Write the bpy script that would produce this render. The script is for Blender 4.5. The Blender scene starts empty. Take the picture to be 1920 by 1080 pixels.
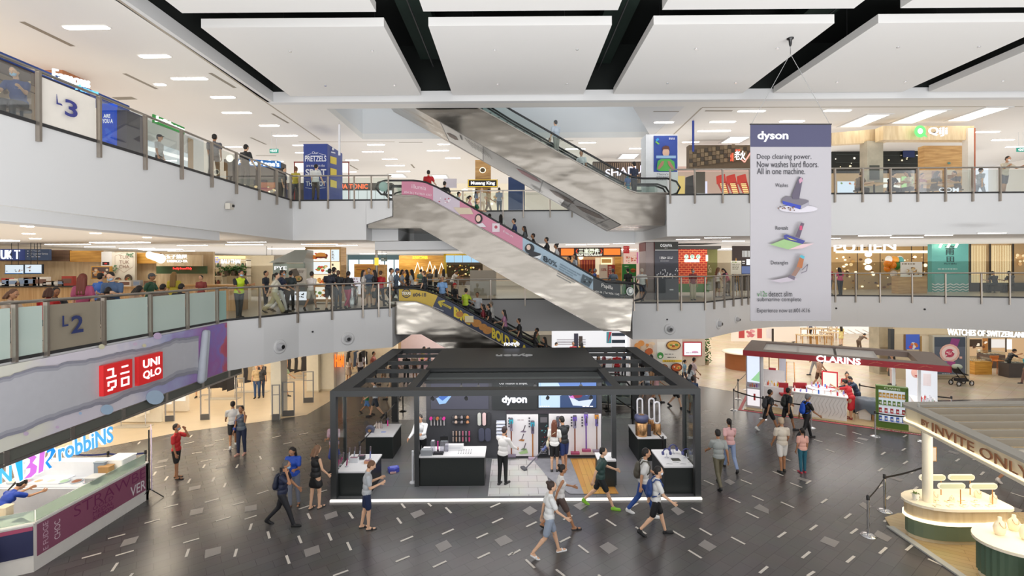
import bpy,math,random
from mathutils import Vector,Matrix
random.seed(7)
SC=bpy.context.scene
COL=SC.collection
PI=math.pi
# ---------------------------------------------------------------- camera, world, exposure
EYE=6.45
ROLL=math.radians(0.4)
FPX=900.0
cam=bpy.data.cameras.new('camera')
cam.sensor_width=36.0
cam.lens=36.0*FPX/1920.0
cam.shift_x=(960-962)/1920.0
cam.shift_y=-(540-501)/1920.0
cam.clip_start=0.05
cam.clip_end=300
camo=bpy.data.objects.new('camera',cam)
COL.objects.link(camo)
camo.matrix_world=Matrix.Translation((0,0,EYE))@Matrix.Rotation(PI/2,4,'X')@Matrix.Rotation(-ROLL,4,'Z')
SC.camera=camo
wd=bpy.data.worlds.new('mall_ambience')
SC.world=wd
wd.use_nodes=True
_n=wd.node_tree
_bg=_n.nodes['Background']
_tc=_n.nodes.new('ShaderNodeTexCoord');_mp=_n.nodes.new('ShaderNodeMapping');_mp.inputs['Scale'].default_value=(2.2,2.2,5)
_nz=_n.nodes.new('ShaderNodeTexNoise');_nz.inputs['Scale'].default_value=1.6;_nz.inputs['Detail'].default_value=2
_cr=_n.nodes.new('ShaderNodeValToRGB')
_cr.color_ramp.elements[0].position=.36;_cr.color_ramp.elements[0].color=(.34,.32,.30,1)
_cr.color_ramp.elements[1].position=.64;_cr.color_ramp.elements[1].color=(1.46,1.47,1.5,1)
_n.links.new(_tc.outputs['Generated'],_mp.inputs[0]);_n.links.new(_mp.outputs[0],_nz.inputs['Vector'])
_n.links.new(_nz.outputs['Fac'],_cr.inputs[0]);_n.links.new(_cr.outputs[0],_bg.inputs[0])
_bg.inputs[1].default_value=0.92
SC.view_settings.view_transform='Standard'
SC.view_settings.look='None'
SC.view_settings.gamma=1.0
SC.view_settings.use_curve_mapping=False
SC.view_settings.exposure=0.55
SC.cycles.use_light_tree=True
SC.cycles.max_bounces=8
SC.cycles.diffuse_bounces=4
SC.cycles.glossy_bounces=3
SC.cycles.transparent_max_bounces=24
SC.cycles.caustics_reflective=False
SC.cycles.caustics_refractive=False
SC.cycles.sample_clamp_indirect=6.0
def area(x,y,z,sx,sy,power,up,col=(1,.98,.96)):  # unseen fill lights added to brighten ceilings, lower floors and kiosks
 l=bpy.data.lights.new('fill','AREA');l.shape='RECTANGLE';l.size=sx;l.size_y=sy;l.energy=power;l.color=col
 o=bpy.data.objects.new('added_fill',l);COL.objects.link(o);o.location=(x,y,z);o.rotation_euler=(PI if up else 0,0,0)
_l=bpy.data.lights.new('fill','AREA');_l.shape='RECTANGLE';_l.size=44;_l.size_y=8;_l.energy=6800;_l.color=(.97,.985,1)
_o=bpy.data.objects.new('rear_fill',_l);COL.objects.link(_o);_o.location=(6,-6,-3.4);_o.rotation_euler=(math.radians(140),0,0)  # unseen fill added behind and below the camera to brighten the rafts
area(4,33,9.54,56,22,2300,True)
area(-18,12,9.54,15,18,560,True,(1,.93,.84))
area(4,34,6.62,56,20,1700,True);area(-18,12,6.62,14,18,380,True,(1,.9,.78))
area(20,35,2.9,26,20,800,False,(1,.95,.88));area(-18,22,2.9,15,30,500,False,(1,.9,.76));area(0,32,2.9,14,10,500,False)
area(11.2,10.2,2.45,3,3.4,85,False,(1,.86,.62));area(0,14.8,2.8,9.6,2.4,110,False,(1,.97,.95));area(14.5,20.5,2.4,5,3,70,False,(1,.96,.92))
# ---------------------------------------------------------------- measuring: a pixel of the photo to a place
CR,SR=math.cos(ROLL),math.sin(ROLL)
L2,L3=4.70,9.50
CEIL=13.30
def ray(px,py):
 u,v=px-962.0,-(py-501.0)
 return Vector(((u*CR+v*SR)/FPX,1.0,(-u*SR+v*CR)/FPX))
def W(px,py,Y):
 d=ray(px,py)
 return Vector((d.x*Y,Y,EYE+d.z*Y))
def G(px,py,z=0.0):
 d=ray(px,py)
 Y=(z-EYE)/d.z
 return Vector((d.x*Y,Y,z))
 # ---------------------------------------------------------------- materials
def lin(h):
 h=h.lstrip('#')
 out=[]
 for i in(0,2,4):
  c=int(h[i:i+2],16)/255.0
  out.append(c/12.92 if c<=0.04045 else((c+0.055)/1.055)**2.4)
 return out
MATS={}
def new_mat(name):
 m=bpy.data.materials.new(name)
 m.use_nodes=True
 MATS[name]=m
 nt=m.node_tree
 return m,nt,nt.nodes['Principled BSDF']
def simple(name,hexc,rough=0.5,metal=0.0,em=0.0,vary=0.06,scale=6.0):
 m,nt,b=new_mat(name)
 c=lin(hexc)
 b.inputs['Roughness'].default_value=rough
 b.inputs['Metallic'].default_value=metal
 if vary>0 and em==0:
  tc=nt.nodes.new('ShaderNodeTexCoord')
  nz=nt.nodes.new('ShaderNodeTexNoise')
  nz.inputs['Scale'].default_value=scale
  nz.inputs['Detail'].default_value=3
  nt.links.new(tc.outputs['Object'],nz.inputs['Vector'])
  mx=nt.nodes.new('ShaderNodeMix')
  mx.data_type='RGBA'
  mx.inputs['A'].default_value=[x*(1-vary)for x in c]+[1]
  mx.inputs['B'].default_value=[min(1,x*(1+vary))for x in c]+[1]
  nt.links.new(nz.outputs['Fac'],mx.inputs['Factor'])
  nt.links.new(mx.outputs['Result'],b.inputs['Base Color'])
 else:
  b.inputs['Base Color'].default_value=c+[1]
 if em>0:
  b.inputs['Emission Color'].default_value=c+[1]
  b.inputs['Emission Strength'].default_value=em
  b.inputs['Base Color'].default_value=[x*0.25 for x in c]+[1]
 return m
def K(key):
 """a material by name, or '#rrggbb', '#rrggbb*2' (glowing), '#rrggbb~0.2' (roughness)"""
 if key in MATS:
  return MATS[key]
 if key[0]=='#':
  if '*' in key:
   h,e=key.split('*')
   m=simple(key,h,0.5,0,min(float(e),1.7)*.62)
  elif '~' in key:
   h,r=key.split('~')
   m=simple(key,h,float(r),0,0,0.03)
  else:
   m=simple(key,key,0.55,0,0,0.05)
  return m
 raise KeyError(key)
simple('wall_paint','#d9d9d9',0.62,0,0,0.015,0.6)
simple('ceiling_paint','#e4e1dc',0.75,0,0,0.012,0.5)
simple('panel_paint','#e6e4e1',0.7,0,0,0.012,0.5)
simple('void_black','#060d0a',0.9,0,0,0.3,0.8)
simple('post_metal','#a89f95',0.33,0.85,0,0.06,12)
simple('rail_metal','#a9a39b',0.3,0.85,0,0.05,12)
simple('chrome','#d6d6d8',0.16,1.0,0,0.02)
simple('dark_metal','#3b3b3c',0.45,0.4,0,0.05)
simple('rubber','#151517',0.35,0,0,0.05)
simple('kiosk_black','#343637',0.5,0,0,0.05,3)
simple('kiosk_dark','#1f2423',0.42,0,0,0.08,3)
simple('kiosk_wall','#46474c',0.55,0,0,0.05,3)
simple('counter_white','#e2e2e4',0.3,0,0,0.01)
simple('skin_a','#c99877',0.55,0,0,0.05)
simple('skin_b','#b07e5c',0.55,0,0,0.05)
simple('skin_c','#e0b494',0.55,0,0,0.05)
simple('gold_metal','#c69a6c',0.25,0.8,0,0.04)
simple('strip_lamp','#fffdf8',0.5,0,7.0)
simple('warm_lamp','#fff0d6',0.5,0,9.0)
simple('wood_floor','#c9a877',0.4,0,0,0.1,4)
simple('light_floor','#cdbca2',0.35,0,0,0.07,2)
simple('shade_floor','#a79a8a',0.35,0,0,0.07,2)  # grey beige for the floors of the upper levels
simple('dash_tile','#cfc9c0',0.4,0,0,0.05)
simple('pale_tile','#8b8683',0.4,0,0,0.05)
def glass_mat(name,hexc,refl=0.09,alpha=0.0,rough=0.02):
 m=bpy.data.materials.new(name)
 m.use_nodes=True
 nt=m.node_tree
 nt.nodes.clear()
 out=nt.nodes.new('ShaderNodeOutputMaterial')
 tr=nt.nodes.new('ShaderNodeBsdfTransparent')
 tr.inputs[0].default_value=lin(hexc)+[1]
 gl=nt.nodes.new('ShaderNodeBsdfGlossy')
 gl.inputs['Roughness'].default_value=rough
 lw=nt.nodes.new('ShaderNodeLayerWeight')
 lw.inputs[0].default_value=0.35
 mp=nt.nodes.new('ShaderNodeMath');mp.operation='MULTIPLY_ADD'
 mp.inputs[1].default_value=0.25;mp.inputs[2].default_value=refl*0.2
 nt.links.new(lw.outputs['Fresnel'],mp.inputs[0])
 mx=nt.nodes.new('ShaderNodeMixShader')
 nt.links.new(mp.outputs[0],mx.inputs[0])
 nt.links.new(tr.outputs[0],mx.inputs[1]);nt.links.new(gl.outputs[0],mx.inputs[2])
 last=mx
 if alpha>0:
  df=nt.nodes.new('ShaderNodeBsdfPrincipled')
  df.inputs['Base Color'].default_value=lin(hexc)+[1]
  df.inputs['Roughness'].default_value=0.35
  m2=nt.nodes.new('ShaderNodeMixShader');m2 .inputs[0].default_value=alpha
  nt.links.new(mx.outputs[0],m2 .inputs[1]);nt.links.new(df.outputs[0],m2 .inputs[2])
  last=m2
 nt.links.new(last.outputs[0],out.inputs[0])
 MATS[name]=m
glass_mat('clear_glass','#f2f6f4')
glass_mat('grey_glass','#d6d6d2',0.1,0.12)
glass_mat('frosted_glass','#c3d3cb',0.1,0.86)
glass_mat('green_frosted','#a9c9bf',0.1,0.86)
glass_mat('green_glass','#dde8e0',0.1,0.32)
glass_mat('white_pane','#f0efee',0.1,0.62)
glass_mat('thin_plastic','#e8e8ee',0.12,0.15)
def tile_mat(name,ang,ca,cb,mortar,bw=0.6,bh=0.3,rough=0.3,bump=0.0):
 m,nt,b=new_mat(name)
 tc=nt.nodes.new('ShaderNodeTexCoord')
 mp=nt.nodes.new('ShaderNodeMapping')
 mp.inputs['Rotation'].default_value=(0,0,-math.radians(ang))
 br=nt.nodes.new('ShaderNodeTexBrick')
 br.inputs['Scale'].default_value=1.0
 br.inputs['Brick Width'].default_value=bw
 br.inputs['Row Height'].default_value=bh
 br.inputs['Mortar Size'].default_value=0.006
 br.inputs['Color1'].default_value=lin(ca)+[1]
 br.inputs['Color2'].default_value=lin(cb)+[1]
 br.inputs['Mortar'].default_value=lin(mortar)+[1]
 br.offset=0.5
 nt.links.new(tc.outputs['Object'],mp.inputs[0])
 nt.links.new(mp.outputs[0],br.inputs['Vector'])
 nz=nt.nodes.new('ShaderNodeTexNoise');nz.inputs['Scale'].default_value=1.3;nz.inputs['Detail'].default_value=5
 nt.links.new(tc.outputs['Object'],nz.inputs['Vector'])
 mx=nt.nodes.new('ShaderNodeMix');mx.data_type='RGBA';mx.blend_type='MULTIPLY'
 mx.inputs['Factor'].default_value=0.25
 nt.links.new(br.outputs['Color'],mx.inputs['A']);nt.links.new(nz.outputs['Color'],mx.inputs['B'])
 nt.links.new(mx.outputs['Result'],b.inputs['Base Color'])
 b.inputs['Roughness'].default_value=rough
 return m
tile_mat('dark_tiles',37,'#5b5858','#545151','#424040',0.6,0.3,0.27)
tile_mat('kiosk_tiles',0,'#77777a','#717174','#5a5a5c',0.9,0.9,0.4)
tile_mat('white_tiles',0,'#d8d6d4','#d2d0ce','#77706c',0.55,0.4,0.3)
tile_mat('planks',90,'#d9a95c','#c98f45','#a8783a',1.6,0.16,0.4)
tile_mat('pale_planks',-32,'#cdb387','#c4a778','#a68b60',1.6,0.16,0.35)
tile_mat('bright_floor',37,'#d6c6ae','#cfbea4','#b9a98f',0.6,0.6,0.25)
def wood_mat(name,ca,cb,scale=1.2,axis=(1,1,8)):
 m,nt,b=new_mat(name)
 tc=nt.nodes.new('ShaderNodeTexCoord');mp=nt.nodes.new('ShaderNodeMapping')
 mp.inputs['Scale'].default_value=axis
 nz=nt.nodes.new('ShaderNodeTexNoise');nz.inputs['Scale'].default_value=scale;nz.inputs['Detail'].default_value=6
 cr=nt.nodes.new('ShaderNodeValToRGB')
 cr.color_ramp.elements[0].position=0.35;cr.color_ramp.elements[1].position=0.65
 cr.color_ramp.elements[0].color=lin(ca)+[1];cr.color_ramp.elements[1].color=lin(cb)+[1]
 nt.links.new(tc.outputs['Object'],mp.inputs[0]);nt.links.new(mp.outputs[0],nz.inputs['Vector'])
 nt.links.new(nz.outputs['Fac'],cr.inputs[0]);nt.links.new(cr.outputs[0],b.inputs['Base Color'])
 b.inputs['Roughness'].default_value=0.45
wood_mat('wood_oak','#b88c56','#d4aa70')
wood_mat('wood_honey','#b9822f','#dba54c')
wood_mat('wood_pale','#cfb58d','#e0caa4',1.2,(6,6,1))
wood_mat('wood_dark','#5b4534','#7b5d45')
wood_mat('wood_slats','#c39a6b','#dab98b',3.0,(9,9,.2))
wood_mat('concrete','#a39c8b','#b9b19d',2.0,(1,1,1))
def steel_mat(name,hexc,rough,bump):
 m,nt,b=new_mat(name)
 b.inputs['Metallic'].default_value=1.0
 b.inputs['Base Color'].default_value=lin(hexc)+[1]
 b.inputs['Roughness'].default_value=rough
 tc=nt.nodes.new('ShaderNodeTexCoord');mp=nt.nodes.new('ShaderNodeMapping')
 mp.inputs['Scale'].default_value=(0.55,1,1.3)
 nz=nt.nodes.new('ShaderNodeTexNoise');nz.inputs['Scale'].default_value=1.1;nz.inputs['Detail'].default_value=1.5
 bp=nt.nodes.new('ShaderNodeBump');bp.inputs['Strength'].default_value=bump;bp.inputs['Distance'].default_value=0.12
 nt.links.new(tc.outputs['Object'],mp.inputs[0]);nt.links.new(mp.outputs[0],nz.inputs['Vector'])
 nt.links.new(nz.outputs['Fac'],bp.inputs['Height']);nt.links.new(bp.outputs[0],b.inputs['Normal'])
steel_mat('satin_steel','#a09a91',0.2,0.55)
# ---------------------------------------------------------------- mesh builder
class M:
 def __init__(s):
  s.v=[];s.f=[];s.k=[];s.sm=[]
 def add(s,vs,fs,key,smooth=False):
  n=len(s.v)
  s.v.extend([Vector(p)for p in vs])
  for f in fs:
   s.f.append([i+n for i in f]);s.k.append(key);s.sm.append(smooth)
  return s
 def box(s,x0,x1,y0,y1,z0,z1,key='#888888'):
  vs=[(x0,y0,z0),(x1,y0,z0),(x1,y1,z0),(x0,y1,z0),(x0,y0,z1),(x1,y0,z1),(x1,y1,z1),(x0,y1,z1)]
  return s.add(vs,[(0,3,2,1),(4,5,6,7),(0,1,5,4),(1,2,6,5),(2,3,7,6),(3,0,4,7)],key)
 def cbox(s,cx,cy,z0,wx,wy,h,key='#888888'):
  return s.box(cx-wx/2,cx+wx/2,cy-wy/2,cy+wy/2,z0,z0+h,key)
 def bevbox(s,x0,x1,y0,y1,z0,z1,key,r=0.03,n=3):
  pts=[]
  for cx,cy,a0 in((x1-r,y1-r,0),(x0+r,y1-r,PI/2),(x0+r,y0+r,PI),(x1-r,y0+r,1.5*PI)):
   for i in range(n+1):
    a=a0+i*PI/2/n
    pts.append((cx+r*math.cos(a),cy+r*math.sin(a)))
  return s.prism(pts,z0,z1,key)
 def prism(s,poly,z0,z1,key,top=None,bottom=None):
  n=len(poly)
  a=sum(poly[i][0]*poly[(i+1)%n][1]-poly[(i+1)%n][0]*poly[i][1]for i in range(n))
  if a<0:
   poly=poly[::-1]
  vs=[(p[0],p[1],z0)for p in poly]+[(p[0],p[1],z1)for p in poly]
  s.add(vs,[(i,(i+1)%n,n+(i+1)%n,n+i)for i in range(n)],key)
  s.add(vs[n:],[tuple(range(n))],top or key)
  s.add(vs[:n],[tuple(range(n-1,-1,-1))],bottom or key)
  return s
 def slabxz(s,poly,y0,y1,key,front=None):
  """polygon in the xz plane pulled from y0 to y1"""
  n=len(poly)
  a=sum(poly[i][0]*poly[(i+1)%n][1]-poly[(i+1)%n][0]*poly[i][1]for i in range(n))
  if a<0:
   poly=poly[::-1]
  vs=[(p[0],y0,p[1])for p in poly]+[(p[0],y1,p[1])for p in poly]
  s.add(vs[:n],[tuple(range(n))],front or key)
  s.add(vs[n:],[tuple(range(n-1,-1,-1))],key)
  s.add(vs,[(i,n+i,n+(i+1)%n,(i+1)%n)for i in range(n)],key)
  return s
 def ext(s,pts,vec,key,front=None):
  """any flat polygon pulled along vec"""
  n=len(pts);vec=Vector(vec)
  vs=[Vector(p)for p in pts]+[Vector(p)+vec for p in pts]
  s.add(vs[:n],[tuple(range(n))],front or key)
  s.add(vs[n:],[tuple(range(n-1,-1,-1))],key)
  s.add(vs,[(i,n+i,n+(i+1)%n,(i+1)%n)for i in range(n)],key)
  return s
 def tube(s,path,r,key,n=8,smooth=True,caps=True,closed=False):
  path=[Vector(p)for p in path]
  rs=r if isinstance(r,(list,tuple))else[r]*len(path)
  rings=[];up=None
  for i,p in enumerate(path):
   if closed:
    t=path[(i+1)%len(path)]-path[i-1]
   else:
    t=path[min(i+1,len(path)-1)]-path[max(i-1,0)]
   t.normalize()
   if up is None:
    up=Vector((0,0,1))if abs(t.z)<0.9 else Vector((1,0,0))
   a=t.cross(up)
   if a.length<1e-4:
    a=t.cross(Vector((0,1,0)))
   a.normalize();b=a.cross(t);up=b
   rings.append([p+(a*math.cos(2*PI*j/n)+b*math.sin(2*PI*j/n))*rs[i]for j in range(n)])
  vs=[q for ring in rings for q in ring]
  fs=[]
  L=len(rings)
  for i in range(L if closed else L-1):
   i2=(i+1)%L
   for j in range(n):
    j2=(j+1)%n
    fs.append((i*n+j,i*n+j2,i2*n+j2,i2*n+j))
  s.add(vs,fs,key,smooth)
  if caps and not closed:
   s.add(rings[0],[tuple(range(n-1,-1,-1))],key)
   s.add(rings[-1],[tuple(range(n))],key)
  return s
 def lathe(s,prof,cx,cy,key,n=20,smooth=True,sx=1.0,sy=1.0,z=0.0):
  vs=[];fs=[]
  for r,h in prof:
   for j in range(n):
    a=2*PI*j/n
    vs.append((cx+r*math.cos(a)*sx,cy+r*math.sin(a)*sy,z+h))
  for i in range(len(prof)-1):
   for j in range(n):
    j2=(j+1)%n
    fs.append((i*n+j,i*n+j2,(i+1)*n+j2,(i+1)*n+j))
  s.add(vs,fs,key,smooth)
  s.add(vs[:n],[tuple(range(n-1,-1,-1))],key)
  s.add(vs[-n:],[tuple(range(n))],key)
  return s
 def ell(s,c,r,key,n=14,m=9,rot=None,mat=None):
  vs=[];fs=[]
  c=Vector(c)
  for i in range(m+1):
   t=PI*i/m
   for j in range(n):
    a=2*PI*j/n
    p=Vector((r[0]*math.sin(t)*math.cos(a),r[1]*math.sin(t)*math.sin(a),-r[2]*math.cos(t)))
    if rot is not None:
     p=rot@p
    p=p+c
    if mat is not None:
     p=mat@p
    vs.append(p)
  for i in range(m):
   for j in range(n):
    j2=(j+1)%n
    fs.append((i*n+j,i*n+j2,(i+1)*n+j2,(i+1)*n+j))
  return s.add(vs,fs,key,True)
 def cap(s,p0,p1,r0,r1,key,n=12):
  """tapered capsule"""
  p0,p1=Vector(p0),Vector(p1)
  t=(p1-p0)
  L=max(t.length,1e-5);t=t/L
  pr=[]
  for a in(-90,-60,-30,0):
   a=math.radians(a);pr.append((p0+t*(math.sin(a)*r0),max(1e-4,r0*math.cos(a))))
  for a in(0,30,60,90):
   a=math.radians(a);pr.append((p1+t*(math.sin(a)*r1),max(1e-4,r1*math.cos(a))))
  up=Vector((0,0,1))if abs(t.z)<0.9 else Vector((1,0,0))
  a=t.cross(up).normalized();b=a.cross(t)
  vs=[q+(a*math.cos(2*PI*j/n)+b*math.sin(2*PI*j/n))*rr for q,rr in pr for j in range(n)]
  fs=[]
  for i in range(len(pr)-1):
   for j in range(n):
    j2=(j+1)%n
    fs.append((i*n+j,i*n+j2,(i+1)*n+j2,(i+1)*n+j))
  fs.append(tuple(range(n-1,-1,-1)));fs.append(tuple(range((len(pr)-1)*n,len(pr)*n)))
  return s.add(vs,fs,key,True)
 def mesh(s,name,off=None):
  me=bpy.data.meshes.new(name)
  off=off or Vector((0,0,0))
  me.from_pydata([tuple(p-off)for p in s.v],[],s.f)
  keys=[]
  for k in s.k:
   if k not in keys:
    keys.append(k)
  for k in keys:
   me.materials.append(K(k))
  ix={k:i for i,k in enumerate(keys)}
  me.polygons.foreach_set('material_index',[ix[k]for k in s.k])
  me.polygons.foreach_set('use_smooth',s.sm)
  me.update()
  return me
 def base(s):
  lo=[min(p[i]for p in s.v)for i in range(3)];hi=[max(p[i]for p in s.v)for i in range(3)]
  return Vector(((lo[0]+hi[0])/2,(lo[1]+hi[1])/2,lo[2]))
 def part(s,name,parent,label=None):
  """a part; coordinates are the parent's own unless the parent was made with world=True"""
  off=Vector(parent['off'])if 'off' in parent else Vector((0,0,0))
  b=s.base()
  o=bpy.data.objects.new(name,s.mesh(name,b))
  COL.objects.link(o)
  o.parent=parent
  o.location=b-off
  o['off']=tuple(b)
  PARTS.append(o)
  if label:
   o['label']=label
  return o
 def thing(s,name,label,cat,group=None,kind=None):
  b=s.base()
  o=bpy.data.objects.new(name,s.mesh(name,b))
  COL.objects.link(o)
  o.location=b
  o['off']=tuple(b)
  PARTS.append(o)
  tag(o,label,cat,group,kind)
  return o
 def struct(s,name):
  b=s.base();b=Vector((0,0,0))
  o=bpy.data.objects.new(name,s.mesh(name,b))
  COL.objects.link(o)
  o['kind']='structure'
  return o
PARTS=[]
def tag(o,label=None,cat=None,group=None,kind=None):
 if label:o['label']=label
 if cat:o['category']=cat
 if group:o['group']=group
 if kind:o['kind']=kind
 return o
def root(name,label,cat,loc,rz=0.0,group=None,world=False):
 o=bpy.data.objects.new(name,None)
 COL.objects.link(o)
 o.empty_display_size=0.2
 o.location=loc;o.rotation_euler=(0,0,rz)
 if world:
  o['off']=tuple(loc);PARTS.append(o)
 return tag(o,label,cat,group)
def copy_tree(o,loc=None,rz=None,parent=None,label=None,group=None):
 c=o.copy();COL.objects.link(c)
 if parent is not None:
  c.parent=parent
 if loc is not None:c.location=loc
 if rz is not None:c.rotation_euler=(0,0,rz)
 if label:c['label']=label
 if group:c['group']=group
 for ch in list(o.children):
  d=ch.copy();COL.objects.link(d);d.parent=c
  for g in list(ch.children):
   e=g.copy();COL.objects.link(e);e.parent=d
 return c
def rank_labels(objs,marks,text,proj):
 best={}
 for o in objs:
  u,v=proj(o.location);d,n=min((math.hypot(u-x,v-y),n)for n,(x,y)in marks.items());best.setdefault(n,[]).append((d,o.name,o))
 for n,L in best.items():
  for i,(_,_,o)in enumerate(sorted(L,key=lambda t:t[:2])):o['label']=text%(ORD[i%20]+(' nearest' if i else ''),n)
ORD=['nearest','second','third','fourth','fifth','sixth','seventh','eighth','ninth','tenth','eleventh','twelfth','thirteenth','fourteenth','fifteenth','sixteenth','seventeenth','eighteenth','nineteenth','twentieth']
# ---------------------------------------------------------------- flat artwork and lettering on a plane
GLYPH={}
def glyphs(txt,bold=0.0,dep=0.0,sp=1.0,shear=0.0):
 key=(txt,bold,dep,sp,shear)
 if key not in GLYPH:
  c=bpy.data.curves.new('lettering','FONT')
  c.body=txt;c.offset=bold;c.extrude=dep;c.resolution_u=3;c.space_character=sp;c.shear=shear
  c.align_x='CENTER'
  o=bpy.data.objects.new('lettering',c)
  me=o.to_mesh()
  vs=[v.co.copy()for v in me.vertices];fs=[tuple(p.vertices)for p in me.polygons]
  o.to_mesh_clear();bpy.data.objects.remove(o);bpy.data.curves.remove(c)
  if vs:
   x0,x1=min(v.x for v in vs),max(v.x for v in vs);y0,y1=min(v.y for v in vs),max(v.y for v in vs)
   vs=[((v.x-x0)/max(1e-6,x1-x0),(v.y-y0)/max(1e-6,y1-y0),v.z)for v in vs]
  GLYPH[key]=(vs,fs)
 return GLYPH[key]
class Art:
 """draws on a plane; coordinates are measured in the photo's pixels and put on the plane they lie in"""
 def __init__(s,p0,n,m=None):
  s.p0=Vector(p0);s.n=Vector(n).normalized();s.m=m or M();s.k=0;s.eps=0.004
 def pt(s,px,py,off=0.0):
  d=ray(px,py);o=Vector((0,0,EYE))
  t=(s.p0-o).dot(s.n)/d.dot(s.n)
  return o+d*t+s.n*off
 def up(s):
  s.k+=1
  return s.k*s.eps
 def poly(s,pts,key,off=None):
  o=s.up()if off is None else off
  P=[s.pt(x,y,o)for x,y in pts]
  nn=(P[1]-P[0]).cross(P[2]-P[0])
  if nn.dot(s.n)<0:P.reverse()
  s.m.add(P,[tuple(range(len(P)))],key);return s
 def rect(s,x0,y0,x1,y1,key,off=None):
  return s.poly([(x0,y1),(x1,y1),(x1,y0),(x0,y0)],key,off)
 def disc(s,cx,cy,rx,ry,key,n=16,off=None):
  return s.poly([(cx+rx*math.cos(2*PI*i/n),cy+ry*math.sin(2*PI*i/n))for i in range(n)],key,off)
 def ring(s,cx,cy,r,w,key,n=20,off=None,a0=0,a1=360):
  o=s.up()if off is None else off
  vs=[]
  for i in range(n+1):
   a=math.radians(a0+(a1-a0)*i/n)
   vs+=[s.pt(cx+r*math.cos(a),cy+r*math.sin(a),o),s.pt(cx+(r-w)*math.cos(a),cy+(r-w)*math.sin(a),o)]
  s.m.add(vs,[(2*i,2*i+1,2*i+3,2*i+2)for i in range(n)],key);return s
 def line(s,pts,w,key,off=None):
  o=s.up()if off is None else off
  for(xa,ya),(xb,yb)in zip(pts[:-1],pts[1:]):
   L=math.hypot(xb-xa,yb-ya)or 1;nx,ny=-(yb-ya)/L*w/2,(xb-xa)/L*w/2
   s.poly([(xa+nx,ya+ny),(xb+nx,yb+ny),(xb-nx,yb-ny),(xa-nx,ya-ny)],key,o)
  return s
 def slab(s,pts,dep,key,front=None):
  """body of the board behind the plane"""
  P=[s.pt(x,y,0)for x,y in pts]
  if(P[1]-P[0]).cross(P[2]-P[0]).dot(s.n)<0:P.reverse()
  s.m.ext(P,-s.n*dep,key,front);return s
 def body(s,x0,y0,x1,y1,dep,key,front=None):
  return s.slab([(x0,y1),(x1,y1),(x1,y0),(x0,y0)],dep,key,front)
 def text(s,txt,x0,y0,x1,y1,key,bold=0.0,dep=0.0,sp=1.0,quad=None,off=None,shear=0.0):
  """lettering filling the box x0,y0 (top) to x1,y1; quad = four corner pixels tl,tr,br,bl"""
  vs,fs=glyphs(txt,bold,0.5 if dep else 0.0,sp,shear)
  if not vs:return s
  o=s.up()if off is None else off
  if quad is None:quad=[(x0,y0),(x1,y0),(x1,y1),(x0,y1)]
  tl,tr,br,bl=[s.pt(q[0],q[1],o)for q in quad]
  P=[]
  for(u,v,w)in vs:
   b=bl+(br-bl)*u;t=tl+(tr-tl)*u
   P.append(b+(t-b)*v+s.n*((w+0.5)*dep if dep else 0))
  s.m.add(P,fs,key);return s
 def scribble(s,x0,y0,x1,y1,rows,key,seed=0,fill=0.75):
  """rows of unreadable small print"""
  R=random.Random(seed);h=(y1-y0)/rows;o=s.up()
  for r in range(rows):
   x=x0;end=x0+(x1-x0)*R.uniform(fill*0.8,1)
   while x<end-0.6:
    w=min(R.uniform(0.5,2.2)*h,end-x)
    s.rect(x,y0+r*h+h*.2,x+w,y0+r*h+h*.72,key,o);x+=w+0.45*h
  return s
 def blobs(s,x0,y0,x1,y1,n,keys,r0=1.0,r1=3.0,seed=0):
  R=random.Random(seed)
  for i in range(n):
   r=R.uniform(r0,r1)
   s.disc(R.uniform(x0+r,x1-r),R.uniform(y0+r,y1-r),r,r*R.uniform(.5,1),R.choice(keys),10)
  return s
def AY(Y):return Art((0,Y,0),(0,-1,0))
def AX(X,sgn=1):return Art((X,0,0),(sgn,0,0))
# ================================================================ THE SETTING
# ground floor with its inlaid dashes and pale tiles
fm=M()
fm.add([(-26,2,0),(34,2,0),(34,46,0),(-26,46,0)],[(0,1,2,3)],'dark_tiles')
def gpoly(pts,key,z):
 fm.add([G(x,y,z)if len(q)==2 else Vector((x,y,z))for q in pts for x,y in[q[:2]]],[tuple(range(len(pts)))],key)
def wpoly(pts,key,z,m=fm):
 a=sum(pts[i][0]*pts[(i+1)%len(pts)][1]-pts[(i+1)%len(pts)][0]*pts[i][1]for i in range(len(pts)))
 if a<0:pts=pts[::-1]
 m.add([(p[0],p[1],z)for p in pts],[tuple(range(len(pts)))],key)
def gx(px,py):g=G(px,py);return(g.x,g.y)
wpoly([(-26,46),(-26,14.6),gx(200,838),gx(330,812),gx(480,792),gx(575,778),gx(640,740),gx(700,700),(-8,32),(-8,46)],'light_floor',0.004)
wpoly([(9.5,46),gx(1262,690),gx(1300,722),gx(1390,737),gx(1500,745),gx(1600,750),gx(1740,751),(34,23.5),(34,46)],'bright_floor',0.004)
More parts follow.
